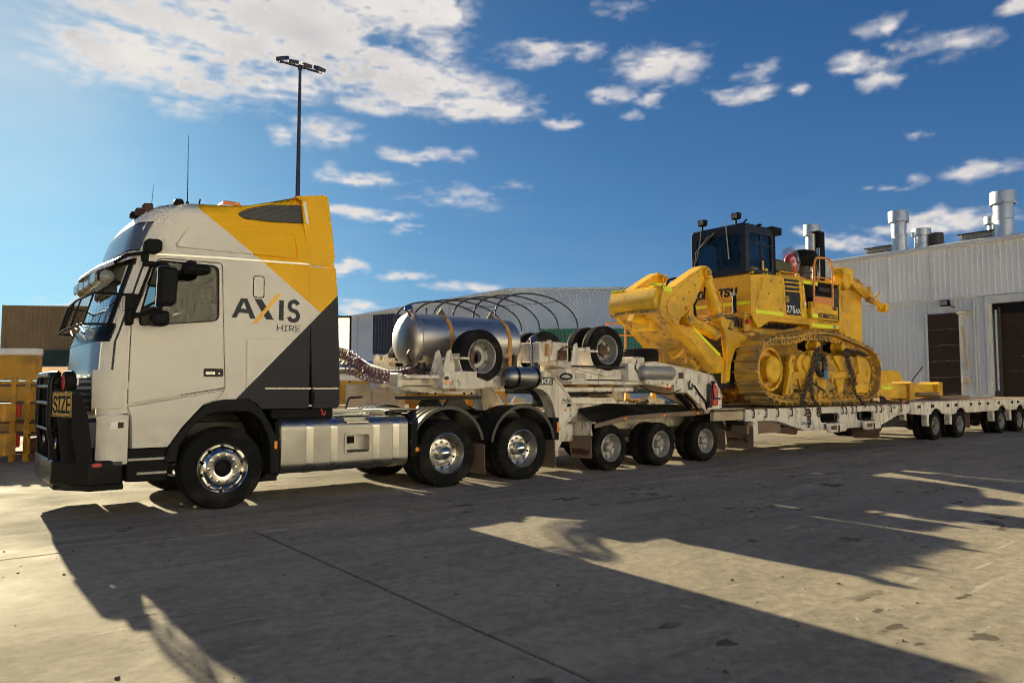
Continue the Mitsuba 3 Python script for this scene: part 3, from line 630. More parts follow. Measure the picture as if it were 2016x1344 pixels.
# grille, bumper, headlamps
G = sub(TK, 'grille')
obj('surround', M(patch(1.625, 1.66, .19, 2.31, .02), patch(1.20, 1.235, .19, 2.31, .02), patch(1.2, 1.66, .18, .205, .02), patch(1.2, 1.66, 2.295, 2.32, .02)), 'alloy', G, 40)
obj('backing', patch(1.22, 1.64, .19, 2.31, .006), 'black', G, 40)
for i in range(5): obj('slat', patch(1.27 + .075 * i, 1.305 + .075 * i, .21, 2.29, .028, nz=2), 'dark_steel' if i < 3 else 'silver_paint', G, 40)
def corner(pl, z0, z1, far=False, bev=.012):
    m = prism(pl, z0, z1, 'z', bev); return mirror_y(m) if far else m
CP = [(-1.09, .0), (-1.22, .0), (-1.34, .05), (-1.40, .12), (-1.40, .17), (-1.09, .17)]
for far in (False, True):
    obj('bumper_corner', corner(CP, .63, 1.20, far), 'livery', TK, label=None)
    obj('corner_wing', corner([(-1.17, -.004), (-1.24, .01), (-1.36, .09), (-1.445, .20), (-1.43, .22), (-1.20, .05)], 1.27, 1.72, far, .006), 'livery', TK)
    obj('headlamp', M(corner([(-1.38, .11), (-1.47, .22), (-1.49, .55), (-1.3, .55), (-1.3, .13)], .76, 1.16, far, .02)), 'gloss_black', TK)
    obj('headlamp_lens', M(corner([(-1.405, .12), (-1.482, .24), (-1.49, .36), (-1.45, .36), (-1.38, .14)], .82, 1.12, far, .01)), 'fascia_glass', TK)
obj('side_marker', M(prism([(-1.285, 1.03), (-1.275, 1.11), (-1.13, 1.13), (-1.13, 1.03)], -.006, .01, bev=.003)), 'white', TK); obj('side_marker_lens', box(-1.20, -1.14, -.012, .0, 1.045, 1.115, .003), 'brown_mark', TK)
obj('lower_bumper', M(box(-1.46, -1.0, .5, 2.0, .62, 1.18, .03)), 'black', TK)
# bull bar
BB = sub(TK, 'bull_bar')
base = [(-1.12, 0), (-1.48, 0), (-1.80, .42), (-1.82, 1.25), (-1.80, 2.08), (-1.48, 2.5), (-1.12, 2.5)]
obj('bumper_beam', M(prism(round_poly(base, .05), .40, .68, 'z', .02), prism([(-1.12, .02), (-1.46, .02), (-1.77, .44), (-1.77, 2.06), (-1.46, 2.48), (-1.12, 2.48)], .34, .41, 'z', .01)), 'gloss_black', BB, 40)
for y0 in (.66, 1.86):
    obj('upright', M(tube(bend([(-1.70, y0, .6), (-1.80, y0, 1.0), (-1.80, y0, 1.62), (-1.72, y0, 1.70)], .1), .035, 12), prism([(-1.80, .6), (-1.82, 1.6), (-1.79, 1.66), (-1.70, 1.66), (-1.66, 1.45), (-1.62, .6)], y0 - .012, y0 + .012, bev=.003)), 'gloss_black', BB)
for zz, rr in ((1.67, .036), (1.53, .022), (1.33, .026), (1.02, .022)):
    obj('crossbar', tube(bend([(-1.74, .60, zz), (-1.80, .68, zz), (-1.81, 1.84, zz), (-1.74, 1.92, zz)], .06), rr, 12), 'gloss_black', BB)
for far in (False, True):
    w = M(prism([(-1.665, 1.45), (-1.59, 1.455), (-1.505, 1.21), (-1.43, .66), (-1.60, .66), (-1.66, 1.0)], .02, .05, bev=.004),
          prism([(-1.72, .66), (-1.78, 1.18), (-1.64, 1.18), (-1.5, .66)], .16, .19))
    obj('wing_plate', mirror_y(w) if far else w, 'black', BB)
obj('mesh_plate', M(*[tube([(-1.74, y, .70), (-1.77, y, 1.5)], .008, 6) for y in np.linspace(.7, 1.8, 8)]), 'black', BB)
def sign_on(p0, p1, word, key):
    """plate between two plan points on the swept bar ends; reads from the far end to the near end"""
    p0, p1 = np.array(p0), np.array(p1); L = np.linalg.norm(p1 - p0); ux = (p1 - p0) / L
    pl = box(0, L, 0, .006, 1.18, 1.46, .002); fr = M(*[box(a, b, -.002, .0, c, d, 0) for a, b, c, d in ((.012, L - .012, 1.19, 1.198), (.012, L - .012, 1.442, 1.45), (.012, .02, 1.19, 1.45), (L - .02, L - .012, 1.19, 1.45))])
    tt = text(word, .035, L - .035, -.0005, 1.225, .19, depth=.003)
    mt = np.eye(4); mt[:3, 0] = ux[0], ux[1], 0; mt[:3, 1] = -ux[1], ux[0], 0; mt[:3, 3] = p0[0], p0[1], 0
    k = sub(BB, key); obj('plate', tx(pl, mt), 'sign_yellow', k); obj('lettering', tx(M(fr, tt), mt), 'black', k, False)
sign_on((-1.79, .585), (-1.665, .055), 'SIZE', 'warning_sign'); sign_on((-1.665, 2.445), (-1.79, 1.915), 'OVER', 'warning_sign')
obj('spotlight', M(cyl((-1.72, .30, 1.585), (-1.60, .30, 1.60), .115, n=28, c=.02), tube([(-1.66, .30, 1.47), (-1.66, .30, 1.42)], .02)), 'black', BB); obj('spotlight_lens', cyl((-1.728, .30, 1.585), (-1.715, .30, 1.585), .10, n=28), 'red_lens', BB)
obj('number_tag', box(-1.60, -1.585, .18, .24, 1.54, 1.62, .002), 'white', BB)
obj('marker_reflector', prism(arc(-1.40, .635, .055, 0, 345, 20, .026), -.012, .004, bev=.003), 'red_lens', BB); obj('reflector_strip', box(-1.24, -1.14, -.004, .01, .62, .665, .002), 'dark_steel', BB)
for y_ in (.62, 1.7): obj('tow_eye', tube([(-1.74, y_ + .06 * math.cos(a), .86 + .06 * math.sin(a)) for a in np.linspace(0, 6.28, 17)[:-1]], .014, 6, True), 'chrome', BB)
# wheel arch, step, chassis
ARCH0 = [(-.70, .62), (-.66, .80), (-.5, 1.03), (-.26, 1.30), (-.08, 1.365), (.29, 1.372), (.46, 1.245), (.62, .96), (.70, .78), (.705, .40)]
ARCH = [ARCH0[0]] + round_poly(ARCH0, .22, 6)[6:-6] + [ARCH0[-1]]
for far in (False, True):
    inner = [(-.56, .62), (-.53, .82), (-.38, 1.05), (-.18, 1.19), (0, 1.215), (.30, 1.21), (.44, 1.10), (.54, .90), (.575, .75), (.585, .40)]
    f = M(prism(ARCH + inner[::-1], -.03, .22, bev=.012), prism([(.46, .30), (.70, .30), (.70, .42), (.585, .42)], .05, .42), band(inner, .02, .2, .75))
    obj('wheel_arch', mirror_y(f) if far else f, 'arch', TK, 40)
    s = M(prism([(-1.09, .42), (-1.09, .80), (-.64, .80), (-.62, .60), (-.66, .40)], .02, .5, bev=.015)); obj('step_box', mirror_y(s) if far else s, 'black', TK)
obj('step_tread', M(box(-.985, -.66, -.005, .06, .495, .525, .004), box(-1.08, -.66, .0, .05, .66, .69, .004)), 'silver_paint', TK)
obj('side_light', box(.625, .665, -.04, -.028, .72, .82, .004), 'orange_lens', TK)
obj('chassis_rail', M(box(-1.2, 5.6, .80, .88, .78, 1.06, .01), box(-1.2, 5.6, 1.62, 1.70, .78, 1.06, .01), *[box(x, x + .1, .88, 1.62, .82, 1.0, .01) for x in (-1, .6, 2.4, 4.1, 5.4)]), 'dark_steel', TK)
obj('engine', box(-1.0, .9, .95, 1.55, .5, 1.3, .08), 'grease_and_shade', TK)
obj('underbody', M(box(.62, 1.5, .1, 2.4, 1.10, 1.24, .02), box(.72, 1.15, .12, .75, 1.06, 1.13, .02)), 'black', TK)
obj('suzi_line', M(tube(bend([(1.32, .1, 1.24), (1.36, .1, 1.12), (1.42, .12, 1.24)], .04), .012)), 'red', TK)
# fuel tanks
def tank_prof(y0, y1, z0, z1, r): return rrect(y0, y1, z0, z1, r, 8)
for far in (False, True):
    FT = sub(TK, 'fuel_tank')
    mir = mirror_y if far else (lambda m: m)
    tk = prism(tank_prof(.02, .68, .37, 1.10, .14), .72, 2.67, 'x', .02)
    if not far:
        rec = prism(round_poly([(1.66, .61), (1.66, .86), (2.02, .86), (2.02, .61)], .03), -.2, .14)
        rec2 = prism([(1.64, 1.02), (1.70, 1.2), (1.98, 1.2), (2.04, 1.02)], -.1, .13)
        tk = tm(mf(tk) - mf(rec) - mf(rec2))
    obj('shell', mir(tk), 'aluminium', FT, 25)
    for x in (1.08, 1.43, 2.02 + .06, 2.40): obj('tank_strap', mir(tm(mf(prism(tank_prof(.013, .687, .363, 1.107, .147), x, x + .10, 'x')) - mf(prism(tank_prof(.02, .68, .37, 1.10, .14), x - .1, x + .3, 'x')))), 'alloy', FT, 25)
    obj('filler_cap', mir(cyl((2.48, .28, 1.09), (2.48, .28, 1.17), .07)), 'gloss_black', FT)
    if not far:
        obj('step_frame', prism(rrect(1.635, 2.045, .585, .885, .045), .006, .03, holes=[rrect(1.665, 2.015, .612, .858, .03)]), 'aluminium', FT)
        obj('step_tread', M(box(1.67, 2.01, .02, .13, .618, .632, .002), *[box(1.69 + i * .06, 1.73 + i * .06, .02, .13, .632, .64, .002) for i in range(5)]), 'dark_steel', FT)
        obj('info_plate', box(1.70, 1.84, .128, .138, .73, .83, .002), 'black', FT); obj('top_step', M(box(1.66, 2.0, .0, .14, 1.02, 1.045, .004)), 'alloy', FT)
    obj('end_guard', mir(box(.66, .72, .03, .6, .36, 1.08, .01)), 'black', FT)
obj('catwalk', M(box(1.5, 2.55, .55, 1.95, 1.14, 1.165, .004), *[box(1.5, 2.55, .56 + .1 * i, .575 + .1 * i, 1.165, 1.172, 0) for i in range(14)], box(1.35, 2.1, .2, .55, 1.115, 1.14, .003)), 'aluminium', TK)
# drive axles with ridged mudguards
for xc in (3.35, 4.85):
    for far in (False, True):
        y0, y1 = -.01, .64
        a0, a1 = (168, 12) if xc < 4 else (172, 8)
        pts = arc(xc, .56, .655, a0, a1, 28, .64)
        m = M(band(pts, .022, y0, y1), *[band(arc(xc, .56, .672, a0 - 4, a1 + 40, 24, .657), .018, y0 + .05 + .15 * i, y0 + .13 + .15 * i) for i in range(4)], band(arc(xc, .56, .665, a0, a1, 28, .65), .05, y0, y0 + .03))
        obj('mudguard', mirror_y(m) if far else m, 'fender', TK, 40)
        wheel(TK, 'drive', xc, 2.5 if far else .0, .508, far, .335, spin=17 if xc < 4 else 50)
    fl = M(prism(round_poly([(.0, .15), (.02, .14), (.62, .14), (.64, .16), (.62, .62), (.02, .62)], .04), xc + .70, xc + .712, 'x'))
    obj('mudflap', fl, 'brown_flap', TK); obj('mudflap', mirror_y(fl), 'brown_flap', TK)
    obj('axle', M(cyl((xc, .3, .508), (xc, 2.2, .508), .09), lathe([(0, -.2), (.2, -.15), (.26, 0), (.2, .15), (0, .2)], (xc, 1.25, .53), (1, 0, 0), 24)), 'grease_and_shade', TK)
    for yy in (.72, 1.78): obj('air_bag', lathe([(0, 0), (.13, 0), (.15, .06), (.12, .12), (.15, .18), (.13, .24), (0, .24)], (xc + .35, yy, .6), (0, 0, 1), 20), 'rubber', TK)
wheel(TK, 'front', 0, .0, .508); wheel(TK, 'front', 0, 2.5, .508, True)
obj('front_axle', M(cyl((0, .3, .48), (0, 2.2, .48), .07)), 'grease_and_shade', TK)
obj('round_reflector', M(cyl((2.79, -.03, .60), (2.79, -.01, .60), .035, n=18)), 'orange_lens', TK); obj('reflector_bracket', box(2.69, 2.80, -.012, .3, .50, 1.0, .004), 'black', TK)
obj('rear_marker', M(box(5.60, 5.64, .0, .02, .75, .92, .004)), 'orange_lens', TK); obj('rear_bracket', box(5.52, 5.66, .02, .4, .62, 1.0, .006), 'black', TK)
FW = sub(TK, 'fifth_wheel')
obj('plate', prism(round_poly([(3.35, .8), (4.5, .8), (4.72, 1.0), (4.72, 1.1), (4.3, 1.2), (4.3, 1.3), (4.72, 1.4), (4.72, 1.5), (4.5, 1.7), (3.35, 1.7)], .05), 1.32, 1.37, 'z', .008), 'grease_and_shade', FW)
obj('pedestal', M(*[prism([(3.7, 1.06), (4.4, 1.06), (4.2, 1.32), (3.9, 1.32)], y, y + .06) for y in (.82, 1.62)], box(3.4, 4.7, .72, 1.78, 1.06, 1.09, .004)), 'grease_and_shade', FW)
obj('mudguard_stay', M(cyl((4.05, .1, 1.10), (4.05, 1.0, 1.10), .03), cyl((4.20, .1, 1.12), (4.2, 1.0, 1.12), .03)), 'black', TK)
obj('cross_step', M(tube(bend([(2.55, 1.9, 1.15), (2.60, 1.9, 1.35), (2.85, 1.9, 1.36)], .05), .02), box(2.6, 3.3, .5, 2.0, 1.16, 1.18, .004)), 'dark_steel', TK)
# livery lettering
def on_side(pts, m, name): obj(name, prism(pts, -.004, .002), m, TK, False)
def letter(s, x0, x1, z, h, name='lettering'): obj(name, text(s, x0, x1, -.0005, z, h, depth=.0035), 'navy', TK, False)
obj('lettering', prism([(.05, 2.405), (.115, 2.405), (.142, 2.47), (.262, 2.47), (.288, 2.405), (.358, 2.405), (.245, 2.66), (.165, 2.66)], -.004, .002, holes=[[(.165, 2.525), (.239, 2.525), (.202, 2.615)]]), 'navy', TK, False)
obj('lettering', prism([(.665, 2.405), (.728, 2.405), (.728, 2.672), (.665, 2.672)], -.004, .002), 'navy', TK, False)
SP_ = arc(.868, 2.605, .062, 20, 180, 9) + arc(.868, 2.605, .062, 180, 262, 5)[1:] + arc(.862, 2.475, .066, 82, 0, 6) + arc(.862, 2.475, .066, 0, -165, 10)[1:]
obj('lettering', band(SP_, .056, -.004, .002), 'navy', TK, False)
obj('lettering', prism([(.335, 2.665), (.435, 2.665), (.60, 2.405), (.495, 2.405)], -.0040, .002), 'navy', TK, False)
obj('lettering', prism([(.315, 2.345), (.375, 2.345), (.695, 2.752), (.632, 2.752)], -.0062, .002), 'yellow_paint', TK, False)
obj('lettering', text('HIRE', .64, .955, -.0005, 2.262, .082, bold=False, depth=.0035), 'navy', TK, False)

# ---------------------------------------------------------------- dolly (between truck and low loader)
DL = thing('dolly', 'cream three-axle dolly with a curved gooseneck coupled behind the truck', 'trailer')
def both(name, mesh, m, parent, **k):
    obj(name, mesh, m, parent, **k); return obj(name, mirror_y(mesh), m, parent, **k)
obj('neck_deck', M(prism([(2.68, .14), (5.75, .12), (5.75, 2.38), (3.62, 2.38), (3.42, 1.15), (2.68, .52)], 1.655, 1.71, 'z', .008), prism([(2.66, .30), (3.30, .30), (3.40, 1.1), (2.66, .50)], 1.55, 1.652, 'z', .008), box(2.62, 2.70, .28, .54, 1.52, 1.74, .012), box(3.3, 5.6, .14, .20, 1.52, 1.70, .008), box(3.3, 5.6, 2.30, 2.36, 1.52, 1.70, .008)), 'cream', DL)
obj('kingpin_plate', M(prism([(2.84, 1.54), (2.90, 1.47), (3.3, 1.42), (4.14, 1.405), (4.16, 1.53)], .38, .62, bev=.008), prism([(3.4, 1.54), (3.5, 1.42), (4.14, 1.405), (4.16, 1.53)], .62, 2.12, bev=.008)), 'cream', DL)
obj('warning_label', box(3.62, 3.74, .37, .378, 1.465, 1.495, .001), 'red', DL)
obj('kingpin_bolts', M(*[cyl((x, .36, 1.425), (x, .385, 1.425), .018, n=8) for x in (3.05, 3.2, 3.35, 3.9, 4.05)]), 'black', DL)
obj('data_plate', box(3.06, 3.18, .292, .30, 1.58, 1.66, .001), 'silver_paint', DL)
both('side_box', M(box(3.27, 3.92, .03, .42, 1.50, 1.775, .012), prism([(3.55, 1.68), (3.92, 1.68), (4.3, 1.56), (3.95, 1.50), (3.55, 1.50)], .02, .30)), 'cream', DL)
obj('side_marker_lamp', M(prism(arc(3.335, 1.665, .035, 0, 345, 16, .026), .012, .035)), 'brown_mark', DL); obj('side_reflector', cyl((3.345, .012, 1.595), (3.345, .032, 1.595), .040, n=18), 'orange_lens', DL)
obj('cable_loop', tube([(3.50 + .07 * math.cos(a), -.01 - .02 * math.sin(2 * a), 1.57 + .075 * math.sin(a)) for a in np.linspace(1.9, 7.4, 24)], .012), 'cream', DL)
def cradle(cx, cz, R, x_up, zb, parent):
    """bracket that carries a spare wheel: upright plate, curved shell and top lip"""
    sh = band(arc(cx, cz, R, 176, 292, 22), .018, .04, .42); lip = box(cx - R - .10, cx - R + .20, .02, .44, cz - .06, cz - .02, .008)
    up = [prism([(x_up, zb), (x_up + .10, cz + .06), (x_up + .17, cz + .10), (x_up + .22, cz - .05), (x_up + .26, zb)], y, y + .03, bev=.006) for y in (.05, .38)]
    gus = prism([(x_up + .1, zb), (cx + .30, zb), (cx + .12, cz - R), (cx - .05, cz - R - .01)], .06, .08)
    for nm, m in (('cradle_shell', M(sh, lip)), ('cradle_plate', M(*up, gus))): both(nm, m, 'cream', parent)
cradle(4.04, 2.02, .47, 3.26, 1.71, DL)
# gooseneck arms
OUT = [(4.55, 1.80), (5.10, 1.815), (5.32, 1.79), (5.46, 1.755), (5.60, 1.69), (5.74, 1.58), (5.86, 1.46), (5.98, 1.32), (6.07, 1.20), (6.15, 1.11), (5.80, .86)]
INN = [(5.70, .80), (5.64, .97), (5.615, 1.08), (5.58, 1.20), (5.53, 1.31), (5.45, 1.42), (5.34, 1.49), (5.2, 1.52), (4.55, 1.53)]
arm = M(prism(OUT + INN, .09, .30, bev=.01)); flange = M(band(OUT[:-1], .03, .06, .33), band([OUT[-2], OUT[-1], (5.74, .79)], .03, .06, .33), band(INN, .03, .06, .33))
both('gooseneck_arm', arm, 'cream', DL); both('gooseneck_flange', flange, 'cream', DL)
obj('neck_crossbeam', box(4.6, 5.3, .3, 2.2, 1.53, 1.78, .01), 'cream', DL)
NP = sub(DL, 'name_plate'); obj('plate', M(box(4.90, 5.58, .082, .094, 1.565, 1.70, .003), box(5.53, 5.62, .082, .094, 1.655, 1.70, .003)), 'dark_steel', NP); obj('lettering', text('DRAKE', 4.92, 5.545, .081, 1.59, .085), 'white', NP, False)
obj('crest_print', M(*[tube(bend([(5.80 + .05 * i, .085, 1.28), (5.82 + .05 * i, .085, 1.33 - .02 * (i % 2)), (5.84 + .05 * i, .085, 1.27)], .01), .006, 5) for i in range(4)], tube([(5.78, .085, 1.26), (5.88, .085, 1.245), (6.0, .085, 1.28)], .006, 5)), 'cont_dkgreen', DL)
obj('arm_reflector', cyl((5.87, .08, 1.13), (5.87, .092, 1.13), .03, n=16), 'orange_lens', DL); obj('arm_lamp', M(prism(arc(5.95, 1.20, .04, 0, 180, 10) + [(5.92, 1.18)], .06, .09)), 'black', DL)
AT = sub(DL, 'air_tank')
obj('shell', lathe([(0, 0), (.07, .008), (.13, .045), (.165, .10), (.172, .14), (.172, .62), (.165, .66), (.13, .71), (0, .75)], (4.37, -.08, 1.69), (1, 0, 0), 36), 'aluminium', AT, 40)
for x in (4.54, 4.96): obj('strap', lathe([(.172, 0), (.180, .003), (.180, .042), (.172, .045)], (x, -.08, 1.69), (1, 0, 0), 36), 'gloss_black', AT, 40); obj('bracket', box(x, x + .05, -.08, .14, 1.50, 1.56, .006), 'black', AT)
# blue hoses at the rear of the neck
obj('hydraulic_hose', M(*[tube(bend([(5.50 + .05 * i, .55 + .06 * i, 1.75), (5.50 + .04 * i, .55 + .06 * i, 2.30 + .03 * i), (5.58 + .05 * i, .7, 2.45 + .02 * i), (5.72 + .05 * i, .75, 2.25), (5.74 + .04 * i, .75, 1.7)], .12, 6), .024) for i in range(3)]), 'blue_hose', DL)
# bogie frame
obj('main_beam', M(box(5.75, 10.0, .75, 1.00, .70, 1.16, .012), box(5.75, 10.0, 1.50, 1.75, .70, 1.16, .012), box(5.75, 6.1, .3, 2.2, .82, 1.1, .012), box(5.70, 6.3, .35, 2.15, .55, .86, .012)), 'cream', DL)
both('deck_rail', M(box(6.1, 8.95, .52, .58, 1.10, 1.20, .006), box(6.06, 8.9, .5, .75, 1.185, 1.21, .004)), 'cream', DL)
obj('ramp_plate', M(prism([(6.3, 1.22), (7.1, 1.22), (7.0, 1.34), (6.4, 1.34)], .60, .63, bev=.004), *[]), 'white', DL)
hp = prism([(7.08, 1.215), (7.75, 1.215), (7.60, 1.325), (7.0, 1.325)], .60, .62, holes=[[(7.15 + .1 * i + .022 * math.cos(a), 1.27 + .022 * math.sin(a)) for a in np.linspace(0, 6.28, 9)[:-1]] for i in range(5)])
obj('perforated_plate', hp, 'white', DL)
obj('centre_deck', M(box(6.3, 9.6, 1.02, 1.48, 1.02, 1.06, .004), *[box(x, x + .12, .58, 1.92, 1.06, 1.16, .008) for x in (6.6, 7.5, 8.4, 9.3)], box(7.8, 9.2, .62, .68, 1.2, 1.25, .006)), 'cream', DL)
# mudguards: sloped rubber tops with a painted lower edge
GT = [(5.86, .945), (6.48, .875), (7.27, 1.0), (8.28, 1.035), (9.36, 1.055), (9.73, 1.065), (10.22, .955), (10.38, .80)]
both('guard_lip', M(*[prism([(a[0], a[1]), (b[0], b[1]), (b[0], b[1] - .10), (a[0], a[1] - .085)], -.03, -.01) for a, b in zip(GT[1:-1], GT[2:])]), 'brown_flap', DL)
TOPZ = [1.16, 1.13, 1.22, 1.20, 1.17, 1.16, 1.10, .98]
def guard_top():
    V = []; F = []
    for (x, z), t in zip(GT[1:], TOPZ[1:]): V += [(x, -.03, z), (x, .30, z + .7 * (t - z)), (x, .52, t), (x, -.03, z - .012), (x, .30, z + .7 * (t - z) - .012), (x, .52, t - .012)]
    n = len(GT) - 1
    for i in range(n - 1):
        for j in range(2):
            a, b = i * 6 + j, (i + 1) * 6 + j; F += [(a, b, b + 1), (a, b + 1, a + 1), (a + 3, b + 4, b + 3), (a + 3, a + 4, b + 4)]
        F += [(i * 6, i * 6 + 3, i * 6 + 9), (i * 6, i * 6 + 9, i * 6 + 6)]
    t = trimesh.Trimesh(np.array(V), np.array(F), process=False); return t
both('guard_top', guard_top(), 'rubber', DL)
both('guard_side', M(prism([(5.86, .93), (6.48, .89), (7.2, 1.0), (8.3, 1.04), (8.9, 1.12), (7.3, 1.2), (6.1, 1.2)], .50, .52)), 'cream', DL)
for far in (False, True):
    mir = mirror_y if far else (lambda m: m)
    obj('front_guard_plate', mir(M(prism([(-.03, .66), (.62, .64), (.60, .89), (.0, .90)], 6.40, 6.415, 'x'), box(6.41, 6.50, -.03, .6, .885, .90, .003))), 'cream', DL)
    obj('rivets', mir(M(*[cyl((6.39, y, z), (6.402, y, z), .012, n=7) for y in (.03, .2, .38, .55) for z in (.675, .875)])), 'dark_steel', DL)
    k = sub(DL, 'mudflap'); obj('rubber', mir(prism(round_poly([(-.02, .25), (.0, .655), (.60, .645), (.52, .23)], .05), 6.405, 6.418, 'x')), 'brown_flap', k)
    if not far:
        obj('lettering', text_x('DRAKE', .46, .08, 6.404, .325, .065), 'brown_mark', k, False)
        obj('emblem', prism([(.50, .315), (.49, .42), (.44, .40), (.30, .425), (.12, .395), (.03, .40), (.06, .36), (.09, .31)], 6.4038, 6.406, 'x'), 'brown_mark', k)
    obj('rear_mudflap', mir(prism(round_poly([(-.02, .22), (-.02, .62), (.58, .62), (.55, .22)], .04), 10.36, 10.372, 'x')), 'brown_flap', DL)
for x, z in ((7.27, .95), (8.38, .98), (9.42, 1.0), (10.1, .955)): obj('guard_reflector', M(cyl((x, -.045, z), (x, -.03, z), .034, n=14)), 'orange_lens', DL); obj('reflector_bracket', tube([(x - .02, -.035, z + .03), (x, -.04, z + .07), (x + .03, -.035, z + .05)], .01), 'black', DL)
for i, x in enumerate((6.95, 8.35, 9.76)):
    wheel(DL, 'dolly', x, .0, .418, False, .285, spin=11 * i); wheel(DL, 'dolly', x, 2.5, .418, True, .285)
    obj('axle', cyl((x, .2, .418), (x, 2.3, .418), .08), 'grease_and_shade', DL); both('suspension_arm', M(prism([(x - .75, .66), (x - .70, .74), (x + .1, .52), (x + .1, .40), (x - .05, .40)], .72, .84), cyl((x - .3, .78, .9), (x + .1, .78, .45), .05)), 'cream', DL)
obj('landing_bracket', M(prism([(5.72, .52), (5.78, .86), (6.02, .86), (6.05, .60), (5.9, .36), (5.8, .36)], .35, .45), box(5.78, 5.9, .30, .5, .3, .6, .01)), 'cream', DL)

# water tank strapped on the dolly neck
TKN = thing('steel_tank', 'round stainless steel tank strapped on the dolly neck behind the cab', 'tank')
cy, cz, R = 1.10, 2.32, .44
obj('shell', lathe([(R - .001, -.20), (R, -.18), (R, .68), (R + .004, .69), (R + .004, .70), (R, .71), (R, 1.22), (R + .004, 1.23), (R + .004, 1.24), (R, 1.25), (R, 1.80), (R - .02, 1.84), (R - .16, 1.93), (0, 1.98)], (3.50, cy, cz), (1, 0, 0), 64), 'steel_tank', TKN, 30)
obj('front_dome', lathe([(0, 0), (.12, .006), (.24, .026), (.33, .058), (.39, .098), (.425, .14), (.441, .18), (.445, .205), (.436, .21)], (3.095, cy, cz), (1, 0, 0), 64), 'steel_tank', TKN, 40)
obj('rim_seam', lathe([(R, 0), (R + .012, .004), (R + .012, .02), (R, .024)], (3.285, cy, cz), (1, 0, 0), 64), 'silver_paint', TKN)
obj('filler_neck', M(cyl((3.30, cy - .12, cz + .36), (3.18, cy - .18, cz + .47), .055), cyl((3.185, cy - .177, cz + .465), (3.15, cy - .20, cz + .50), .075)), 'alloy', TKN)
for x in (3.92, 4.98): obj('lifting_lug', prism([(x - .10, cz + R - .01), (x, cz + R + .13), (x + .10, cz + R - .01)], cy - .01, cy + .01), 'dark_steel', TKN)
obj('breather', M(cyl((3.62, cy, cz + R - .01), (3.62, cy, cz + R + .07), .014), cyl((3.62, cy, cz + R + .07), (3.62, cy, cz + R + .11), .022)), 'dark_steel', TKN)
for x in (3.82, 5.04):
    k = thing('ratchet_strap', ('orange-brown strap around the front of the steel tank', 'orange-brown strap around the rear of the steel tank')[x > 4], 'strap', 'straps over the tank')
    a0, a1 = -20, 200; p = arc(cy, cz, R + .006, a0, a1, 30)
    scene[k] = P(prism([(cy + (R + .012) * math.cos(math.radians(a)), cz + (R + .012) * math.sin(math.radians(a))) for a in np.linspace(-12, 192, 30)] + [(cy - .455, 1.72), (cy - .447, 1.72)] + [(cy + (R + .002) * math.cos(math.radians(a)), cz + (R + .002) * math.sin(math.radians(a))) for a in np.linspace(192, -12, 30)] + [(cy + .447, 1.72), (cy + .455, 1.72)], x, x + .075, 'x'), 'strap')
obj('cradle', M(*[prism([(cy - .40, 1.70), (cy - .42, 2.10), (cy - .36, 2.06), (cy, 1.90), (cy + .36, 2.06), (cy + .42, 2.10), (cy + .40, 1.70)], x, x + .06, 'x') for x in (3.6, 4.4, 5.2)]), 'dark_steel', TKN)
obj('sight_gauge', M(box(4.20, 4.24, cy - R - .02, cy - R + .02, cz - .14, cz + .06, .006), cyl((4.22, cy - R, cz - .14), (4.22, cy - R, cz - .22), .012)), 'alloy', TKN)
obj('outlet_pipe', M(tube(bend([(3.28, cy - .1, 1.96), (3.18, cy - .25, 1.92), (3.05, cy - .35, 2.05), (3.12, cy - .36, 2.14)], .1), .02), cyl((3.35, cy - .3, 1.71), (3.35, cy - .3, 1.93), .07), cyl((3.05, cy - .38, 1.80), (3.75, cy - .42, 1.80), .028), box(3.55, 3.72, cy - .5, cy - .38, 1.72, 1.86, .02)), 'dark_steel', TKN)
obj('guard_hoop', M(tube(bend([(3.42, .32, 1.72), (3.42, .32, 1.86), (3.62, .32, 1.86), (3.62, .32, 1.72)], .05), .022), tube(bend([(3.60, .28, 1.80), (3.70, .28, 1.80), (3.70, .28, 1.7)], .04), .022)), 'cream', DL)
# coiled hoses between cab and dolly
path = np.array([(1.70, 1.95), (1.95, 2.06), (2.15, 1.99), (2.28, 1.87), (2.50, 1.76), (2.80, 1.70), (3.05, 1.72), (3.30, 1.79), (3.50, 1.86)])
for i, (m, lb) in enumerate((('purple_hose', 'plum-red coiled air hose hanging nearest the camera between cab and dolly'), ('black', 'black coiled air hose hanging between the other two hoses'), ('purple_hose', 'plum-red coiled air hose hanging farthest from the camera'))):
    n = 620; t = np.linspace(0, 1, n); L = np.r_[0, np.cumsum(np.linalg.norm(np.diff(path, axis=0), axis=1))]; L /= L[-1]
    bx, bz = np.interp(t, L, path[:, 0]), np.interp(t, L, path[:, 1]); ker = np.ones(61) / 61
    bx, bz = (np.convolve(np.pad(q, 30, 'edge'), ker, 'valid') for q in (bx, bz))
    g = np.gradient(np.stack([bx, bz], 1), axis=0); g /= np.linalg.norm(g, axis=1, keepdims=True); env = np.clip(np.minimum(t, 1 - t) * 14, 0, 1) * .085
    a = t * 2 * math.pi * 30 + i * 2.1; dz = .05 * math.sin(i * 2.0) * np.sin(math.pi * t)
    pts = np.stack([bx - g[:, 1] * env * np.cos(a), .86 + .16 * i + env * np.sin(a), bz + dz + g[:, 0] * env * np.cos(a)], 1)
    k = thing('coiled_hose', lb, 'hose'); scene[k] = P(tube(pts, .0105, 6), m, True)
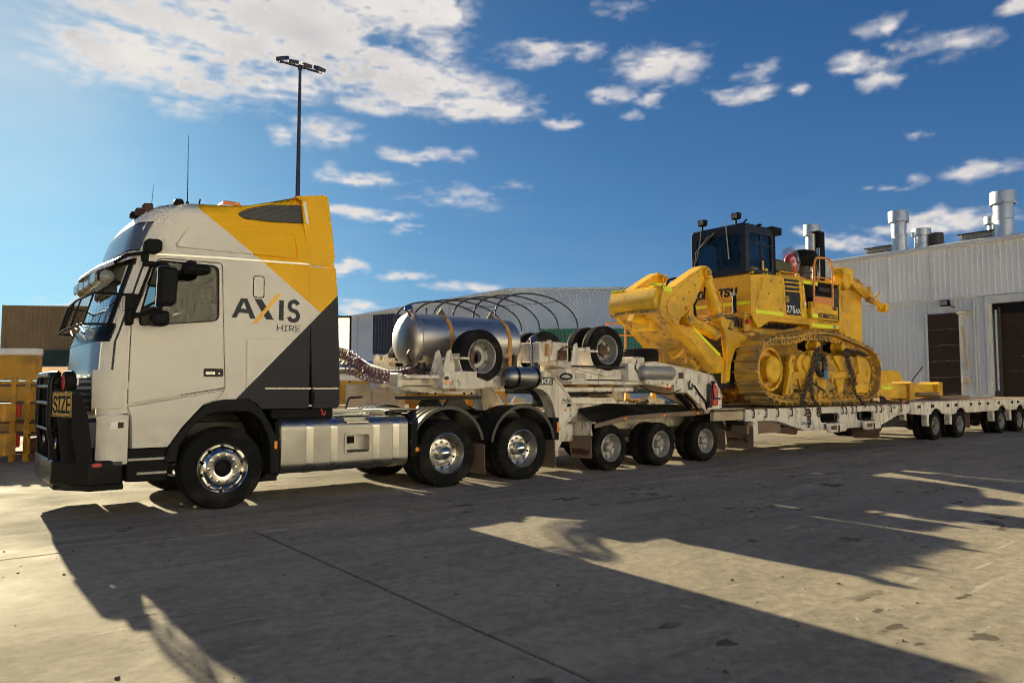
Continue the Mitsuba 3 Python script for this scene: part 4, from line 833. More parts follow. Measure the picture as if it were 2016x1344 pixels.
# spare wheels in the dolly cradles
k = thing('spare_wheel', 'spare wheel with a bright rim standing in the cradle beside the steel tank', 'spare wheel'); wheel(None, 'spare', 4.04, .04, 2.02, key=k, spin=40)
obj('clamp', M(prism([(-.03, -.2), (.05, -.2), (.05, .18), (-.01, .19)], .20, .215), cyl((0, .2, 0), (0, .26, 0), .03)).apply_transform(trn(3.93, 0, 2.02)), 'rust', k)
k = thing('spare_wheel', 'spare wheel on the far side of the steel tank, only its tread showing', 'spare wheel'); wheel(None, 'spare', 4.04, 2.46, 2.02, True, key=k)

# ---------------------------------------------------------------- low loader
TR = thing('low_loader', 'long cream low loader trailer with a dark deck carrying the bulldozer', 'trailer')
NW = sub(TR, 'gooseneck')
side = [(7.66, 1.98), (7.92, 1.995), (8.9, 1.88), (9.71, 1.75), (10.02, 1.33), (10.02, 1.12), (9.69, 1.02), (9.47, 1.05), (8.90, 1.42), (8.47, 1.42), (8.47, 1.58), (7.66, 1.58)]
for far in (False, True):
    mir = mirror_y if far else (lambda m: m)
    obj('side_plate', mir(prism(side, -.20, -.16, bev=.006)), 'cream', NW); obj('top_flange', mir(M(*[prism([(a[0], a[1]), (b[0], b[1]), (b[0], b[1] + .025), (a[0], a[1] + .025)], -.22, -.04) for a, b in zip(side[:4], side[1:5])])), 'cream', NW)
    obj('rear_plate', mir(prism([(9.71, 1.74), (10.02, 1.33), (10.02, 1.0), (9.55, 1.0), (9.5, 1.3)], -.155, -.10, bev=.006)), 'cream', NW)
    obj('lower_flange', mir(M(prism([(7.85, 1.60), (8.67, 1.53), (9.51, 1.22), (9.99, 1.07), (9.6, 1.03), (8.67, 1.33), (8.3, 1.44)], .16, .22))), 'brown_flap', NW)
    obj('brace', mir(prism([(9.42, 1.62), (9.70, 1.50), (9.72, 1.47), (9.50, 1.46)], -.215, -.20)), 'cream', NW)
    obj('mesh_vent', mir(M(box(8.62, 8.78, -.21, -.2, 1.70, 1.82, .002))), 'dark_steel', NW); obj('vent_frame', mir(prism([(8.56, 1.64), (8.84, 1.64), (8.84, 1.87), (8.56, 1.87)], -.208, -.2, holes=[[(8.60, 1.68), (8.80, 1.68), (8.80, 1.84), (8.60, 1.84)]])), 'cream', NW)
obj('hook', tube(bend([(8.93, -.24, 1.66), (8.88, -.25, 1.60), (8.88, -.25, 1.53), (8.95, -.25, 1.48), (9.01, -.25, 1.55), (8.99, -.25, 1.60)], .03), .018), 'dark_steel', NW)
obj('side_step_box', M(box(8.45, 8.88, -.23, -.14, 1.44, 1.57, .01)), 'cream', NW)
obj('neck_deck', M(box(5.9, 8.4, -.05, 2.55, 1.575, 1.63, .008), box(5.9, 7.65, .1, 2.4, 1.63, 1.86, .012), box(7.3, 7.62, -.1, .25, 1.64, 1.98, .012), box(7.3, 7.62, 2.25, 2.6, 1.64, 1.98, .012), box(7.6, 9.6, .3, 2.2, 1.5, 1.75, .012)), 'cream', NW)
for y in (.06, 2.3): obj('slide_rail', box(5.88, 7.66, y, y + .14, 1.445, 1.525, .008), 'cream', NW)
obj('turntable', M(cyl((6.8, 1.25, 1.16), (6.8, 1.25, 1.50), .55, n=32), box(6.0, 7.5, .5, 2.0, 1.40, 1.58, .01)), 'grease_and_shade', NW)
obj('rail_end', M(cyl((7.66, .04, 1.485), (7.66, .22, 1.485), .055), *[cyl((x, .05, 1.45), (x, .07, 1.45), .016, n=8) for x in (6.6, 6.9, 7.5, 7.6)]), 'dark_steel', NW)
obj('rail_marker', M(box(6.15, 6.45, .1, .5, 1.535, 1.57, .004), box(6.75, 7.1, .1, .5, 1.535, 1.57, .004)), 'yard_yellow', NW)
HB = sub(TR, 'hydraulic_unit')
obj('housing', M(box(5.72, 6.20, .35, 1.0, 2.0, 2.34, .015), box(5.5, 5.72, .35, .95, 1.98, 2.33, .01), prism([(5.78, 1.99), (6.26, 1.99), (6.26, 1.86), (6.1, 1.85), (5.80, 1.94)], .3, .9)), 'cream', HB)
obj('cylinder', M(cyl((5.66, .32, 2.08), (5.66, .32, 2.30), .035)), 'strap', HB); obj('valve_block', M(box(5.92, 6.10, .27, .36, 2.02, 2.20, .02), tube(bend([(5.95, .30, 2.2), (6.05, .25, 2.26), (6.25, .25, 2.24), (6.22, .28, 2.14)], .04), .014), cyl((5.70, .4, 2.34), (5.70, .4, 2.37), .03), cyl((5.84, .4, 2.34), (5.84, .4, 2.365), .02)), 'rust', HB)
obj('cable_coil', tube([(5.86 + .13 * math.cos(a), .05 + .02 * math.sin(a * 2), 1.72 + .05 * math.sin(a)) for a in np.linspace(0, 6.28, 25)[:-1]], .016, 6, True), 'black', TR)
obj('info_plate', box(6.12, 6.34, .092, .1, 1.68, 1.78, .001), 'silver_paint', NW)
cradle(6.92, 2.22, .49, 5.96, 1.86, NW)
AT = sub(TR, 'air_tank')
obj('shell', lathe([(0, 0), (.07, .008), (.12, .04), (.152, .10), (.158, .14), (.158, .86), (.15, .90), (.12, .95), (0, .98)], (7.55, -.12, 1.80), (1, 0, 0), 36), 'silver_paint', AT, 40)
obj('saddle', M(box(7.8, 7.84, -.2, .05, 1.62, 1.70, .006), box(8.3, 8.34, -.2, .05, 1.62, 1.70, .006)), 'cream', AT)
obj('air_line', tube(bend([(7.56, -.1, 1.8), (7.45, -.12, 1.9), (7.60, -.05, 2.05), (7.9, .3, 2.12)], .08), .014), 'black', AT)
obj('ram', M(cyl((8.95, .1, 1.42), (9.30, .05, 1.12), .06), tube(bend([(9.0, -.05, 1.38), (9.25, -.08, 1.2), (9.36, -.08, 1.08)], .1), .03)), 'black', NW)
# platform
DZ = 1.075
obj('deck', M(box(9.62, 18.5, -.28, 2.78, DZ - .05, DZ - .004, .006)), 'grease_and_shade', TR, label='dark oily main deck')
obj('rear_deck', M(box(18.5, 33, -.28, 2.78, 1.11, 1.155, .006)), 'brown_flap', TR)
SB = [(10.70, 1.055), (18.44, 1.09), (18.56, 1.03), (18.52, .90), (18.42, .82), (17.71, .77), (16.78, .545), (15.31, .525), (13.08, .525), (11.88, .79), (10.70, .81)]
def oval(x0, x1, z0, z1): return rrect(x0, x1, z0, z1, (z1 - z0) * .48, 6)
beam = prism(SB, -.30, -.24, holes=[oval(13.73, 14.64, .69, .915), oval(15.50, 16.41, .695, .92)] + [[(x + .05 * math.cos(a), .965 + .022 * math.sin(a)) for a in np.linspace(0, 6.28, 9)[:-1]] for x in (11.2, 12.72, 15.08, 16.95)] + [[(17.58 + .08 * math.cos(a), .985 + .03 * math.sin(a)) for a in np.linspace(0, 6.28, 9)[:-1]]])
both('side_beam', beam, 'cream', TR)
both('beam_flange', M(*[prism([(a[0], a[1]), (b[0], b[1]), (b[0], b[1] + .02), (a[0], a[1] + .02)], -.30, -.12) for a, b in zip(SB[10:4:-1], SB[9:3:-1])]), 'cream', TR)
both('edge_rail', M(box(9.64, 18.48, -.315, -.22, DZ - .012, DZ + .006, .004)), 'rust', TR)
both('front_apron', M(box(9.66, 10.68, -.26, -.16, .84, 1.05, .008), box(9.64, 10.70, -.30, -.2, 1.055, 1.085, .004), box(10.12, 10.2, -.275, -.255, .90, 1.0, .006)), 'beige', TR)
obj('under_frame', M(box(9.7, 18.5, .3, .5, .58, 1.02, .01), box(9.7, 18.5, 2.0, 2.2, .58, 1.02, .01), *[box(x, x + .12, -.22, 2.72, .72, 1.0, .01) for x in np.arange(10.8, 18.4, 1.25)]), 'grease_and_shade', TR)
both('outer_rail', M(box(10.9, 12.2, -.2, .2, .52, .78, .01)), 'brown_flap', TR); both('flap_bracket', box(11.05, 11.22, -.26, -.18, .42, .80, .01), 'cream', TR)
for i, x in enumerate((10.97, 11.45, 11.91, 12.47, 13.05, 13.71, 14.76, 14.94, 15.24, 15.45, 16.52, 16.76, 17.33, 17.95)):
    h = tube(bend([(x - .06, -.325, 1.05), (x, -.33, 1.05), (x, -.34, .91), (x - .035, -.34, .875), (x - .08, -.34, .90)], .03, 4), .014, 6)
    both('lashing_hook', h, 'dark_steel', TR)
for (x0, x1, z0, z1) in ((13.84, 14.82, .445, .675), (15.61, 16.61, .455, .68)):
    k = sub(TR, 'widening_arm')
    t = M(prism(round_poly([(x0, z1), (x0 + .05, z0 + .02), (x0 + .2, z0), (x1 - .02, z0 + .02), (x1, z1 - .04), (x1 - .1, z1)], .07), -.40, -.36, bev=.01))
    obj('pad', t, 'cream', k); obj('grip_patch', box((x0 + x1) / 2 - .28, (x0 + x1) / 2 - .02, -.408, -.4, z0 + .07, z1 - .06, .002), 'rust', k); obj('latch', box((x0 + x1) / 2 + .04, (x0 + x1) / 2 + .11, -.415, -.4, z0 + .02, z1 - .06, .004), 'dark_steel', k); obj('stub', box(x0 + .2, x1 - .25, -.36, .2, z1 - .14, z1 + .02, .02), 'dark_steel', k)
k = sub(TR, 'name_plate'); obj('plate', M(box(12.76, 13.43, -.312, -.30, .65, .755, .003)), 'panel_grey', k); obj('lettering', text('DRAKE', 12.86, 13.36, -.3125, .668, .07), 'dark_steel', k, False)
for x, y1, z0, z1 in ((11.0, .45, .19, .70), (16.72, .50, .17, .50)):
    fl = prism(round_poly([(-.28, z0 + .03), (-.28, z1), (y1, z1 + .02), (y1 - .08, z0)], .06), x, x + .014, 'x'); k = sub(TR, 'mudflap'); obj('rubber', fl, 'brown_flap', k); obj('rubber', mirror_y(fl), 'brown_flap', k)
    if x < 12:
        obj('emblem', prism([(.36, .36), (.34, .42), (.20, .44), (.02, .42), (-.10, .47), (-.10, .40), (-.16, .37), (-.14, .33)], x - .002, x + .001, 'x'), 'brown_mark', k); obj('lettering', text_x('DRAKE', .30, -.06, x - .003, .335, .05), 'brown_flap', k, False)
obj('cross_beam', M(box(18.3, 18.42, -.25, -.1, .62, .82, .01)), 'cream', TR)
# rear bogie sides with arches
def arch_cut(xc): return arc(xc, .43, .47, 150, 30, 9)
SR = [(18.56, 1.12), (33, 1.18), (33, .80), (27.72, .80)] + [(x, z) for x, z in arc(27.22, .45, .5, 42, 138, 10)] + [(26.8, .78), (25.99, .78)] + arc(25.50, .45, .5, 42, 138, 10) + [(24.99, .78), (22.52, .76)] + arc(22.04, .43, .5, 42, 138, 10) + [(21.54, .74), (20.93, .75)] + arc(20.26, .43, .5, 42, 138, 10) + [(19.6, .74), (18.49, .80), (18.62, .95)]
both('rear_side', prism(SR, -.30, -.26, bev=0), 'cream', TR)
for x in (19.05, 19.16, 19.94, 20.05, 21.04, 21.15, 21.64, 21.75, 22.78, 22.89, 23.47, 23.58, 24.19, 24.30, 25.12, 25.24, 26.35, 26.47, 26.97, 27.09, 28.2, 28.32): obj('light_hole', cyl((x, -.306, .985 + .008 * (x - 19)), (x, -.28, .985 + .008 * (x - 19)), .05, n=12, c=0), 'black', TR)
for x in (19.7, 21.3, 24.75, 26.3): obj('hanger', M(box(x, x + .14, -.26, -.1, .42, .80, .01), cyl((x + .07, -.24, .60), (x + .07, -.1, .60), .09)), 'cream', TR)
obj('rear_flap', M(box(22.75, 22.765, -.28, .5, .28, .78, .004)), 'brown_flap', TR)
obj('rear_frame', M(box(18.4, 33, .55, .75, .62, 1.1, .01), box(18.4, 33, 1.75, 1.95, .62, 1.1, .01), box(18.0, 19.5, .2, 2.3, .42, .8, .02)), 'grease_and_shade', TR)
for i, x in enumerate((20.26, 22.04, 25.50, 27.22, 30.7)):
    wheel(TR, 'trailer', x, -.28, .418, False, .285); wheel(TR, 'trailer', x, 2.78, .418, True, .285); obj('axle', cyl((x, .2, .418), (x, 2.3, .418), .08), 'grease_and_shade', TR)

# things carried on the neck and the deck
k = thing('spare_wheel', 'rusty-centred spare wheel standing nearest on the low loader neck', 'spare wheel'); wheel(None, 'spare_rusty', 6.92, .05, 2.22, key=k, spin=25)
k = thing('spare_wheel', 'spare wheel standing just behind the rusty-centred one on the low loader neck', 'spare wheel'); wheel(None, 'spare_rusty', 6.92, .48, 2.22, key=k)
k = thing('spare_wheel', 'left tyre of the far pair of spare wheels above the hydraulic unit', 'spare wheel'); wheel(None, 'spare_rusty', 6.92, 2.45, 2.22, True, key=k)
k = thing('spare_wheel', 'right tyre of the far pair of spare wheels above the hydraulic unit', 'spare wheel'); wheel(None, 'spare_rusty', 6.92, 2.02, 2.22, True, key=k)
k = thing('strapped_tyre', 'black tyre lying flat and strapped down right of the near spare wheel', 'tyre')
obj('tyre', tx(tyre_mesh(.40, .24, .29, None, 4, 40), trn(8.40, .62, 2.02) @ rot((1, 0, 0), 90)), 'rubber', k, 40); obj('strap', tube(bend([(8.60, .15, 1.98), (8.62, .20, 2.31), (8.62, 1.0, 2.32)], .05), .016, 6), 'strap', k); obj('stand', M(box(7.75, 8.1, .2, 1.0, 1.75, 2.12, .02), box(8.2, 8.6, .3, .95, 1.75, 2.02, .01)), 'cream', k)
FE = thing('fire_extinguisher', 'red fire extinguisher in a holder at the foot of the neck', 'fire extinguisher')
obj('bottle', lathe([(0, 0), (.075, .0), (.085, .02), (.085, .34), (.06, .40), (.03, .42), (.03, .45), (0, .46)], (9.62, -.29, 1.16), (0, 0, 1), 20), 'red', FE); obj('holder', M(box(9.5, 9.56, -.30, -.2, 1.12, 1.6, .01), box(9.54, 9.73, -.385, -.20, 1.28, 1.32, .006)), 'dark_steel', FE); obj('valve', M(box(9.56, 9.68, -.31, -.27, 1.61, 1.66, .008), tube(bend([(9.58, -.30, 1.62), (9.52, -.34, 1.5), (9.55, -.36, 1.3)], .05), .012)), 'black', FE)
PF = thing('push_arm', 'yellow push arm section with a reflective strip lying on the trailer deck', 'push arm')
obj('beam', prism([(18.3, 1.72), (20.35, 1.60), (20.40, 1.19), (18.3, 1.25)], .46, .86, bev=.012), 'dozer', PF); obj('end_plate', prism([(20.12, 1.16), (20.12, 1.66), (20.30, 1.72), (20.42, 1.70), (20.42, 1.16)], .36, .96, bev=.01), 'dozer', PF); obj('reflective_strip', prism([(18.50, 1.60), (19.12, 1.565), (19.12, 1.47), (18.50, 1.50)], .452, .462), 'hivis', PF)
PF = thing('push_arm', 'yellow push arm with a raised tower lying behind the first one on the deck', 'push arm')
obj('beam', prism([(20.0, 1.76), (24.8, 1.64), (24.8, 1.20), (20.0, 1.24)], 1.55, 1.95, bev=.012), 'dozer', PF); obj('end_plate', prism([(24.75, 1.16), (24.75, 1.66), (24.95, 1.74), (25.15, 1.72), (25.15, 1.16)], 1.4, 2.1, bev=.01), 'dozer', PF)
obj('tower', M(prism([(20.3, 1.7), (20.7, 2.06), (22.0, 2.08), (22.4, 1.7)], 1.5, 1.54, bev=.004), box(20.7, 22.0, 1.5, 2.0, 2.05, 2.09, .006), box(21.0, 21.3, 1.48, 1.9, 1.72, 2.04, .01)), 'dozer', PF)
for i, (x, w, y, z, lb) in enumerate(((22.5, 2.4, .45, 1.158, 'weathered timber plank nearest on the rear deck'), (23.6, 2.0, .9, 1.158, 'weathered timber plank in the middle of the rear deck'), (23.0, 1.6, 1.3, 1.27, 'short pale timber block behind the planks on the rear deck'))):
    k = thing('timber', lb, 'timber'); scene[k] = P(box(x, x + w, y, y + .28, z, z + .11, .01), 'timber')
k = thing('steel_channel', 'grey steel channel lying on the rear deck', 'steel bar'); scene[k] = P(M(prism([(26.2, 1.16), (28.6, 1.16), (28.6, 1.30), (28.5, 1.30), (28.45, 1.20), (26.2, 1.20)], 1.0, 1.3)), 'silver_paint')
k = thing('orange_rag', 'small orange rag lying on the deck behind the bulldozer', 'rag'); vv = tx(trimesh.creation.icosphere(3, .3), np.diag([1.2, .6, .16, 1])); vv.vertices += .06 * (meshkit.fbm(vv.vertices * 9, 3)[:, None] - .5); scene[k] = P(tx(vv, trn(18.6, -.02, 1.13)), 'orange_lens')
k = thing('slack_chain', 'dark heap of slack chain on the deck behind the bulldozer', 'chain')
rr = np.random.RandomState(5); pts = np.cumsum(rr.normal(0, .07, (160, 3)), 0); pts = pts - pts.mean(0); pts[:, 0] = 17.72 + pts[:, 0] * .55 / max(1e-6, np.abs(pts[:, 0]).max()); pts[:, 1] = .0 + pts[:, 1] * .22 / np.abs(pts[:, 1]).max(); pts[:, 2] = 1.10 + np.abs(pts[:, 2]) * .2 / np.abs(pts[:, 2]).max()
def links(pts, s=.055):
    out = []; pts = np.asarray(pts)
    for i in range(len(pts) - 1):
        d = pts[i + 1] - pts[i]; L = np.linalg.norm(d)
        if L < 1e-4: continue
        d, u, w = frame_of(d)
        if i % 2: u = w
        c = (pts[i] + pts[i + 1]) / 2; a = np.linspace(0, 2 * math.pi, 9)[:-1]
        out.append(tube([c + d * (L * .72) * math.cos(q) + u * s * .5 * math.sin(q) for q in a], s * .2, 4, True))
    return M(*out)
scene[k] = P(links(pts, .07), 'chain')

# ---------------------------------------------------------------- bulldozer
BD = thing('bulldozer', 'big yellow crawler bulldozer with a dark cab chained on the low loader', 'bulldozer')
Y0, Y1 = .47, 2.06
def dboth(name, mesh, m, parent=BD, **k):
    obj(name, mesh, m, parent, **k); return obj(name, mirror_y(mesh, 1.265), m, parent, **k)
# hull and engine bonnet
obj('hull', M(box(11.7, 16.6, .72, 1.82, 1.55, 3.12, .03), box(11.5, 12.6, .75, 1.78, 1.7, 2.9, .05)), 'track', BD)  # hull coloured darker to paint in the shade between the tracks
BODY = [(12.24, 3.28), (12.24, 4.20), (12.75, 4.27), (14.4, 4.30), (16.34, 4.34), (16.34, 3.10), (14.75, 3.04), (14.75, 3.14), (12.75, 3.12), (12.36, 2.95), (12.24, 3.10)]
body = mf(prism(BODY, Y0 + .004, Y1 - .004, bev=.012))
LV = [(13.60, 4.235), (14.285, 4.25), (14.355, 3.345), (13.675, 3.335)]
body = body - mf(prism(LV, .3, Y0 + .05))
ENG = [(14.50, 4.285), (16.30, 4.30), (16.24, 3.27), (14.65, 3.27)]
body = body - mf(prism(ENG, .3, Y0 + .08))
for a in ([(12.75, 4.30), (12.27, 3.34), (12.26, 3.22)], [(13.52, 4.30), (13.575, 3.22)], [(12.3, 3.225), (14.7, 3.29), (16.2, 3.25)], [(14.40, 4.3), (14.49, 3.28)]):
    body = body - mf(band(a, .016, .3, Y0 + .02))
obj('body_panel', tm(body), 'dozer', BD, 25)
obj('side_gusset', prism([(12.0, 3.30), (12.34, 2.92), (12.48, 2.97), (12.86, 3.14), (12.9, 3.2), (12.4, 3.22)], Y0 - .06, Y0 - .03, bev=.006), 'dozer', BD)
obj('walkway_edge', M(prism([(12.3, 3.19), (14.7, 3.255), (16.25, 3.215), (16.25, 3.25), (14.7, 3.29), (12.3, 3.225)], Y0 - .05, Y0 + .02)), 'dozer', BD)
LVK = sub(BD, 'louvre_panel')
obj('backing', prism(LV, Y0 + .02, Y0 + .048), 'navy', LVK, False)
for z in (4.135, 4.025, 3.915): obj('slat', prism([(13.6 + (4.235 - z) * .083, z), (14.30 + (4.25 - z) * .08, z + .02), (14.30 + (4.25 - z) * .08, z + .055), (13.6 + (4.235 - z) * .083, z + .035)], Y0 - .004, Y0 + .02), 'dozer', LVK)
obj('number_lettering', text('275', 13.70, 14.07, Y0 + .012, 3.40, .17, depth=.008), 'white', LVK, False); obj('number_lettering', text('AX', 14.085, 14.335, Y0 + .012, 3.40, .115, depth=.008), 'white', LVK, False)
obj('lettering', text('D', 13.70, 13.81, Y0 + .012, 3.66, .14, depth=.008), 'yellow_paint', LVK, False)
EB = sub(BD, 'engine_bay')
obj('backing', prism(ENG, Y0 + .055, Y0 + .078), 'black', EB, False)
obj('duct', M(box(15.1, 16.1, Y0 - .0, Y0 + .06, 3.85, 3.95, .02), cyl((15.2, Y0 + .04, 4.1), (16.2, Y0 + .04, 4.1), .07), box(16.0, 16.25, Y0 - .01, Y0 + .05, 3.35, 4.2, .02)), 'dark_steel', EB)
SP = sub(BD, 'step_platform')
obj('box', M(box(14.68, 15.98, Y0 - .10, Y0 + .04, 3.29, 3.58, .012), box(14.72, 15.78, Y0 - .08, Y0 + .04, 3.56, 3.74, .012)), 'dozer', SP)
obj('lettering', text('KOMATSU', 15.0, 15.92, Y0 - .104, 3.335, .12, depth=.006), 'dark_steel', SP, False)
obj('reflective_strip', box(14.69, 14.97, Y0 - .106, Y0 - .10, 3.33, 3.42, .001), 'hivis', SP)
HR = sub(BD, 'handrail')
obj('rail', tube(bend([(14.80, Y0 - .09, 3.60), (14.86, Y0 - .09, 4.72), (14.98, Y0 - .09, 4.90), (15.62, Y0 - .09, 4.94), (15.78, Y0 - .09, 4.78), (15.75, Y0 - .09, 3.62)], .1), .03, 10), 'orange_rail', HR)
obj('kick_plate', prism([(14.86, 3.71), (15.74, 3.70), (15.74, 3.90), (14.86, 3.88)], Y0 - .10, Y0 - .07), 'orange_rail', HR); obj('mid_rail', tube([(14.83, Y0 - .09, 4.38), (15.77, Y0 - .09, 4.40)], .022), 'orange_rail', HR)
obj('grab_rail', M(tube(bend([(13.44, Y0 + .03, 4.22), (13.44, Y0 + .03, 4.40), (14.34, Y0 + .03, 4.42), (14.34, Y0 + .03, 4.24)], .06), .018)), 'dozer', BD); obj('grab_rail', tube(bend([(15.98, Y0 - .05, 3.64), (16.07, Y0 - .05, 3.66), (16.05, Y0 - .05, 3.46), (15.96, Y0 - .05, 3.46)], .04), .018), 'dozer', BD); obj('grab_rail', M(tube(bend([(12.62, Y0 - .01, 4.15), (12.58, Y0 - .06, 4.12), (12.38, Y0 - .06, 3.70), (12.44, Y0 - .01, 3.63)], .05), .016)), 'dozer', BD)
for x0, x1, z0, z1, dy, lb in ((12.33, 13.54, 3.29, 3.375, 0, 1), (14.41, 14.475, 3.33, 3.41, 0, 2), (14.50, 15.18, 4.19, 4.275, -.004, 3)):
    obj('reflective_strip', box(x0, x1, Y0 - .004 + dy, Y0 + .001 + dy if dy == 0 else Y0 + .06, z0, z1, .001), 'hivis', BD)
obj('reflective_strip', box(14.85, 16.25, .715, .722, 3.02, 3.12, .001) if False else box(14.85, 16.2, Y0 - .0, Y0 + .003, 3.10, 3.19, .0), 'hivis', BD)
obj('maker_plate', box(15.92, 16.08, Y0 - .004, Y0 - .001, 3.105, 3.185, .0), 'silver_paint', BD)
# rear tank face
RT = sub(BD, 'rear_tank')
obj('shell', M(prism([(Y0 - .01, 3.30), (Y0 - .01, 4.19), (.62, 4.23), (2.3, 4.25), (2.32, 3.3)], 12.16, 12.30, 'x', .015)), 'dozer', RT, 25)
t = M(*[tx(text('KOMATSU', 0, 1.30, 0, 0, .195, shear=.18, depth=.006), trn(o, 0, q)) for o, q in ((0, 0), (.012, 0), (.024, 0), (.012, .008))]); v = t.vertices.copy(); t.vertices = np.stack([12.156 + v[:, 1], 2.19 - v[:, 0], 3.725 + v[:, 2]], 1)
obj('lettering', t, 'navy', RT, False)
obj('reflective_strip', box(12.15, 12.158, .42 + .08, 2.28, 3.50, 3.575, .001), 'hivis', RT)
obj('lifting_eye', tube([(12.2 , 1.02 + .06 * math.cos(a), 4.30 + .06 * math.sin(a)) for a in np.linspace(0, 6.28, 15)[:-1]], .02, 6, True), 'dozer', RT)
obj('breather', M(cyl((12.18, .62, 4.22), (12.18, .62, 4.38), .035), cyl((12.25, .45, 4.25), (12.25, .75, 4.25), .0 + .03)), 'dozer', RT); obj('filler_block', M(box(12.3, 12.62, .55, .75, 4.25, 4.42, .02), cyl((12.8, .56, 4.25), (12.8, .56, 4.60), .04), cyl((12.95, .58, 4.25), (12.95, .58, 4.42), .06)), 'dozer', RT)
obj('hose', M(tube(bend([(12.05, .86, 3.72), (12.0, .82, 3.6), (11.95, .78, 3.3)], .1), .05), ), 'black', RT); obj('hose_end', cyl((12.02, .88, 3.80), (12.05, .86, 3.68), .055), 'silver_paint', RT)
obj('rear_ledge', M(box(11.95, 12.3, .5, 2.1, 3.16, 3.3, .02), box(12.0, 12.4, .55, 2.0, 2.85, 3.18, .02)), 'track', RT)
obj('vent_slots', M(*[box(11.99, 12.002, .62 + .07 * i, .65 + .07 * i, 2.92, 3.12, 0) for i in range(4)]), 'black', RT)
# cab
CB = sub(BD, 'cab')
cx0, cx1, cyA, cyB, cz0, cz1 = 12.10, 13.26, .52, 2.14, 4.22, 5.46
rear = rrect(cyA, cyB, cz0, cz1, .10, 5)
shell = mf(prism(rear, cx0, cx1, 'x', .03)) - mf(prism(rrect(cyA + .07, cyB - .07, cz0 + .06, cz1 - .10, .05), cx0 + .06, cx1 - .06, 'x'))
shell = shell - mf(prism(rrect(cyA + .17, cyB - .17, 4.41, 5.22, .09), cx0 - .5, cx0 + .3, 'x')) - mf(prism(rrect(cyA + .2, cyB - .2, 4.5, 5.2, .09), cx1 - .3, cx1 + .5, 'x'))
for y in (cyA, cyB): shell = shell - mf(prism(rrect(12.22, 13.14, 4.36, 5.23, .07), y - .3, y + .3))
obj('frame', tm(shell), 'cab_dark', CB, 30)
def pane(p, ax, w): p = np.array(p); return trimesh.Trimesh(AX[ax](p[:, 0], p[:, 1], np.full(len(p), w)), [(0, i, i + 1) for i in range(1, len(p) - 1)], process=False)
obj('window_pane', pane(rrect(cyA + .17, cyB - .17, 4.41, 5.22, .09), 'x', cx0 + .03), 'dark_glass', CB, False); obj('window_pane', pane(rrect(cyA + .2, cyB - .2, 4.5, 5.2, .09), 'x', cx1 - .03), 'dark_glass', CB, False)
for y in (cyA + .03, cyB - .03): obj('window_pane', pane(rrect(12.22, 13.14, 4.36, 5.23, .07), 'y', y), 'dark_glass', CB, False)
obj('window_bar', M(box(12.70, 12.76, cyA + .01, cyA + .05, 4.36, 5.23, .005), box(12.22, 13.14, cyA + .012, cyA + .045, 4.96, 5.0, .004)), 'cab_dark', CB)
obj('seat', M(box(12.4, 12.85, .9, 1.5, 4.25, 4.6, .06), box(12.36, 12.50, .92, 1.48, 4.55, 5.05, .06), box(12.38, 12.46, 1.05, 1.35, 5.03, 5.2, .03)), 'black', CB); obj('console', M(box(12.9, 13.15, .7, 2.0, 4.25, 4.7, .05), box(12.5, 12.9, .62, .8, 4.25, 4.6, .03)), 'dark_interior', CB)
for y in (.82, 1.80):
    k = sub(BD, 'work_lamp'); obj('housing', M(prism(round_poly([(y - .11, 5.57), (y - .12, 5.72), (y + .12, 5.72), (y + .10, 5.57)], .03), 12.06, 12.2, 'x', .015), cyl((12.13, y, 5.45), (12.13, y, 5.58), .025)), 'black', k); obj('lens', box(12.052, 12.062, y - .08, y + .08, 5.59, 5.69, .003), 'lamp_glass', k)
obj('roof_cable', tube(bend([(12.06, 1.06, 5.55), (12.06, 1.06, 5.4), (12.07, 1.03, 5.0), (12.07, 1.0, 4.62)], .1), .014, 6), 'silver_paint', BD); obj('roof_cable', M(tube(bend([(12.07, 1.80, 5.5), (12.06, 1.84, 5.1), (12.06, 1.95, 4.7)], .1), .009, 6)), 'silver_paint', BD)
obj('wiper', M(tube([(12.06, 1.38, 5.32), (12.05, 1.9, 4.95)], .022), tube([(12.05, 1.55, 5.28), (12.04, 1.95, 4.9), (12.04, 1.98, 4.45)], .010)), 'black', BD)
obj('roof_rail', M(box(cx1 - .08, cx1 + .34, cyA - .02, cyB + .02, 5.32, 5.50, .015), box(cx1 + .02, cx1 + .10, cyA + .02, cyA + .1, 4.25, 5.3, .01)), 'black', CB); obj('roof_clip', M(tube([(12.12, .6, 5.46), (12.14, .52, 5.52)], .02), box(12.7, 12.8, .54, .64, 5.46, 5.5, .01)), 'black', CB)
# bonnet top: precleaner, exhaust, bag, olive cover
obj('bonnet_top', M(box(13.3, 16.3, .75, 1.75, 4.28, 4.44, .02)), 'dozer', BD); obj('rear_cover', M(box(13.36, 14.25, .62, 1.7, 4.44, 4.72, .04), box(13.4, 14.2, .8, 1.6, 4.70, 4.80, .03)), 'olive', BD)
k = sub(BD, 'precleaner'); obj('bowl', lathe([(0, 0), (.22, .0), (.36, .04), (.39, .10), (.39, .30), (.33, .40), (.2, .44), (0, .45)], (15.20, .9, 4.74), (0, 0, 1), 28), 'black', k, 40); obj('stem', M(cyl((15.2, .9, 4.40), (15.2, .9, 4.78), .20), lathe([(.2, 0), (.24, .01), (.24, .05), (.2, .06)], (15.2, .9, 4.55))), 'dark_steel', k)
k = sub(BD, 'exhaust_stack'); obj('pipe', M(lathe([(.15, 0), (.15, 1.3), (.13, 1.3), (.13, .2)], (15.93, .82, 4.44), (0, 0, 1), 24)), 'black', k); obj('rain_flap', box(15.70, 16.0, .7, .95, 5.745, 5.765, .004), 'dark_steel', k); obj('heat_strip', box(15.76, 15.80, .72, .80, 4.45, 5.3, .004), 'alloy', k)
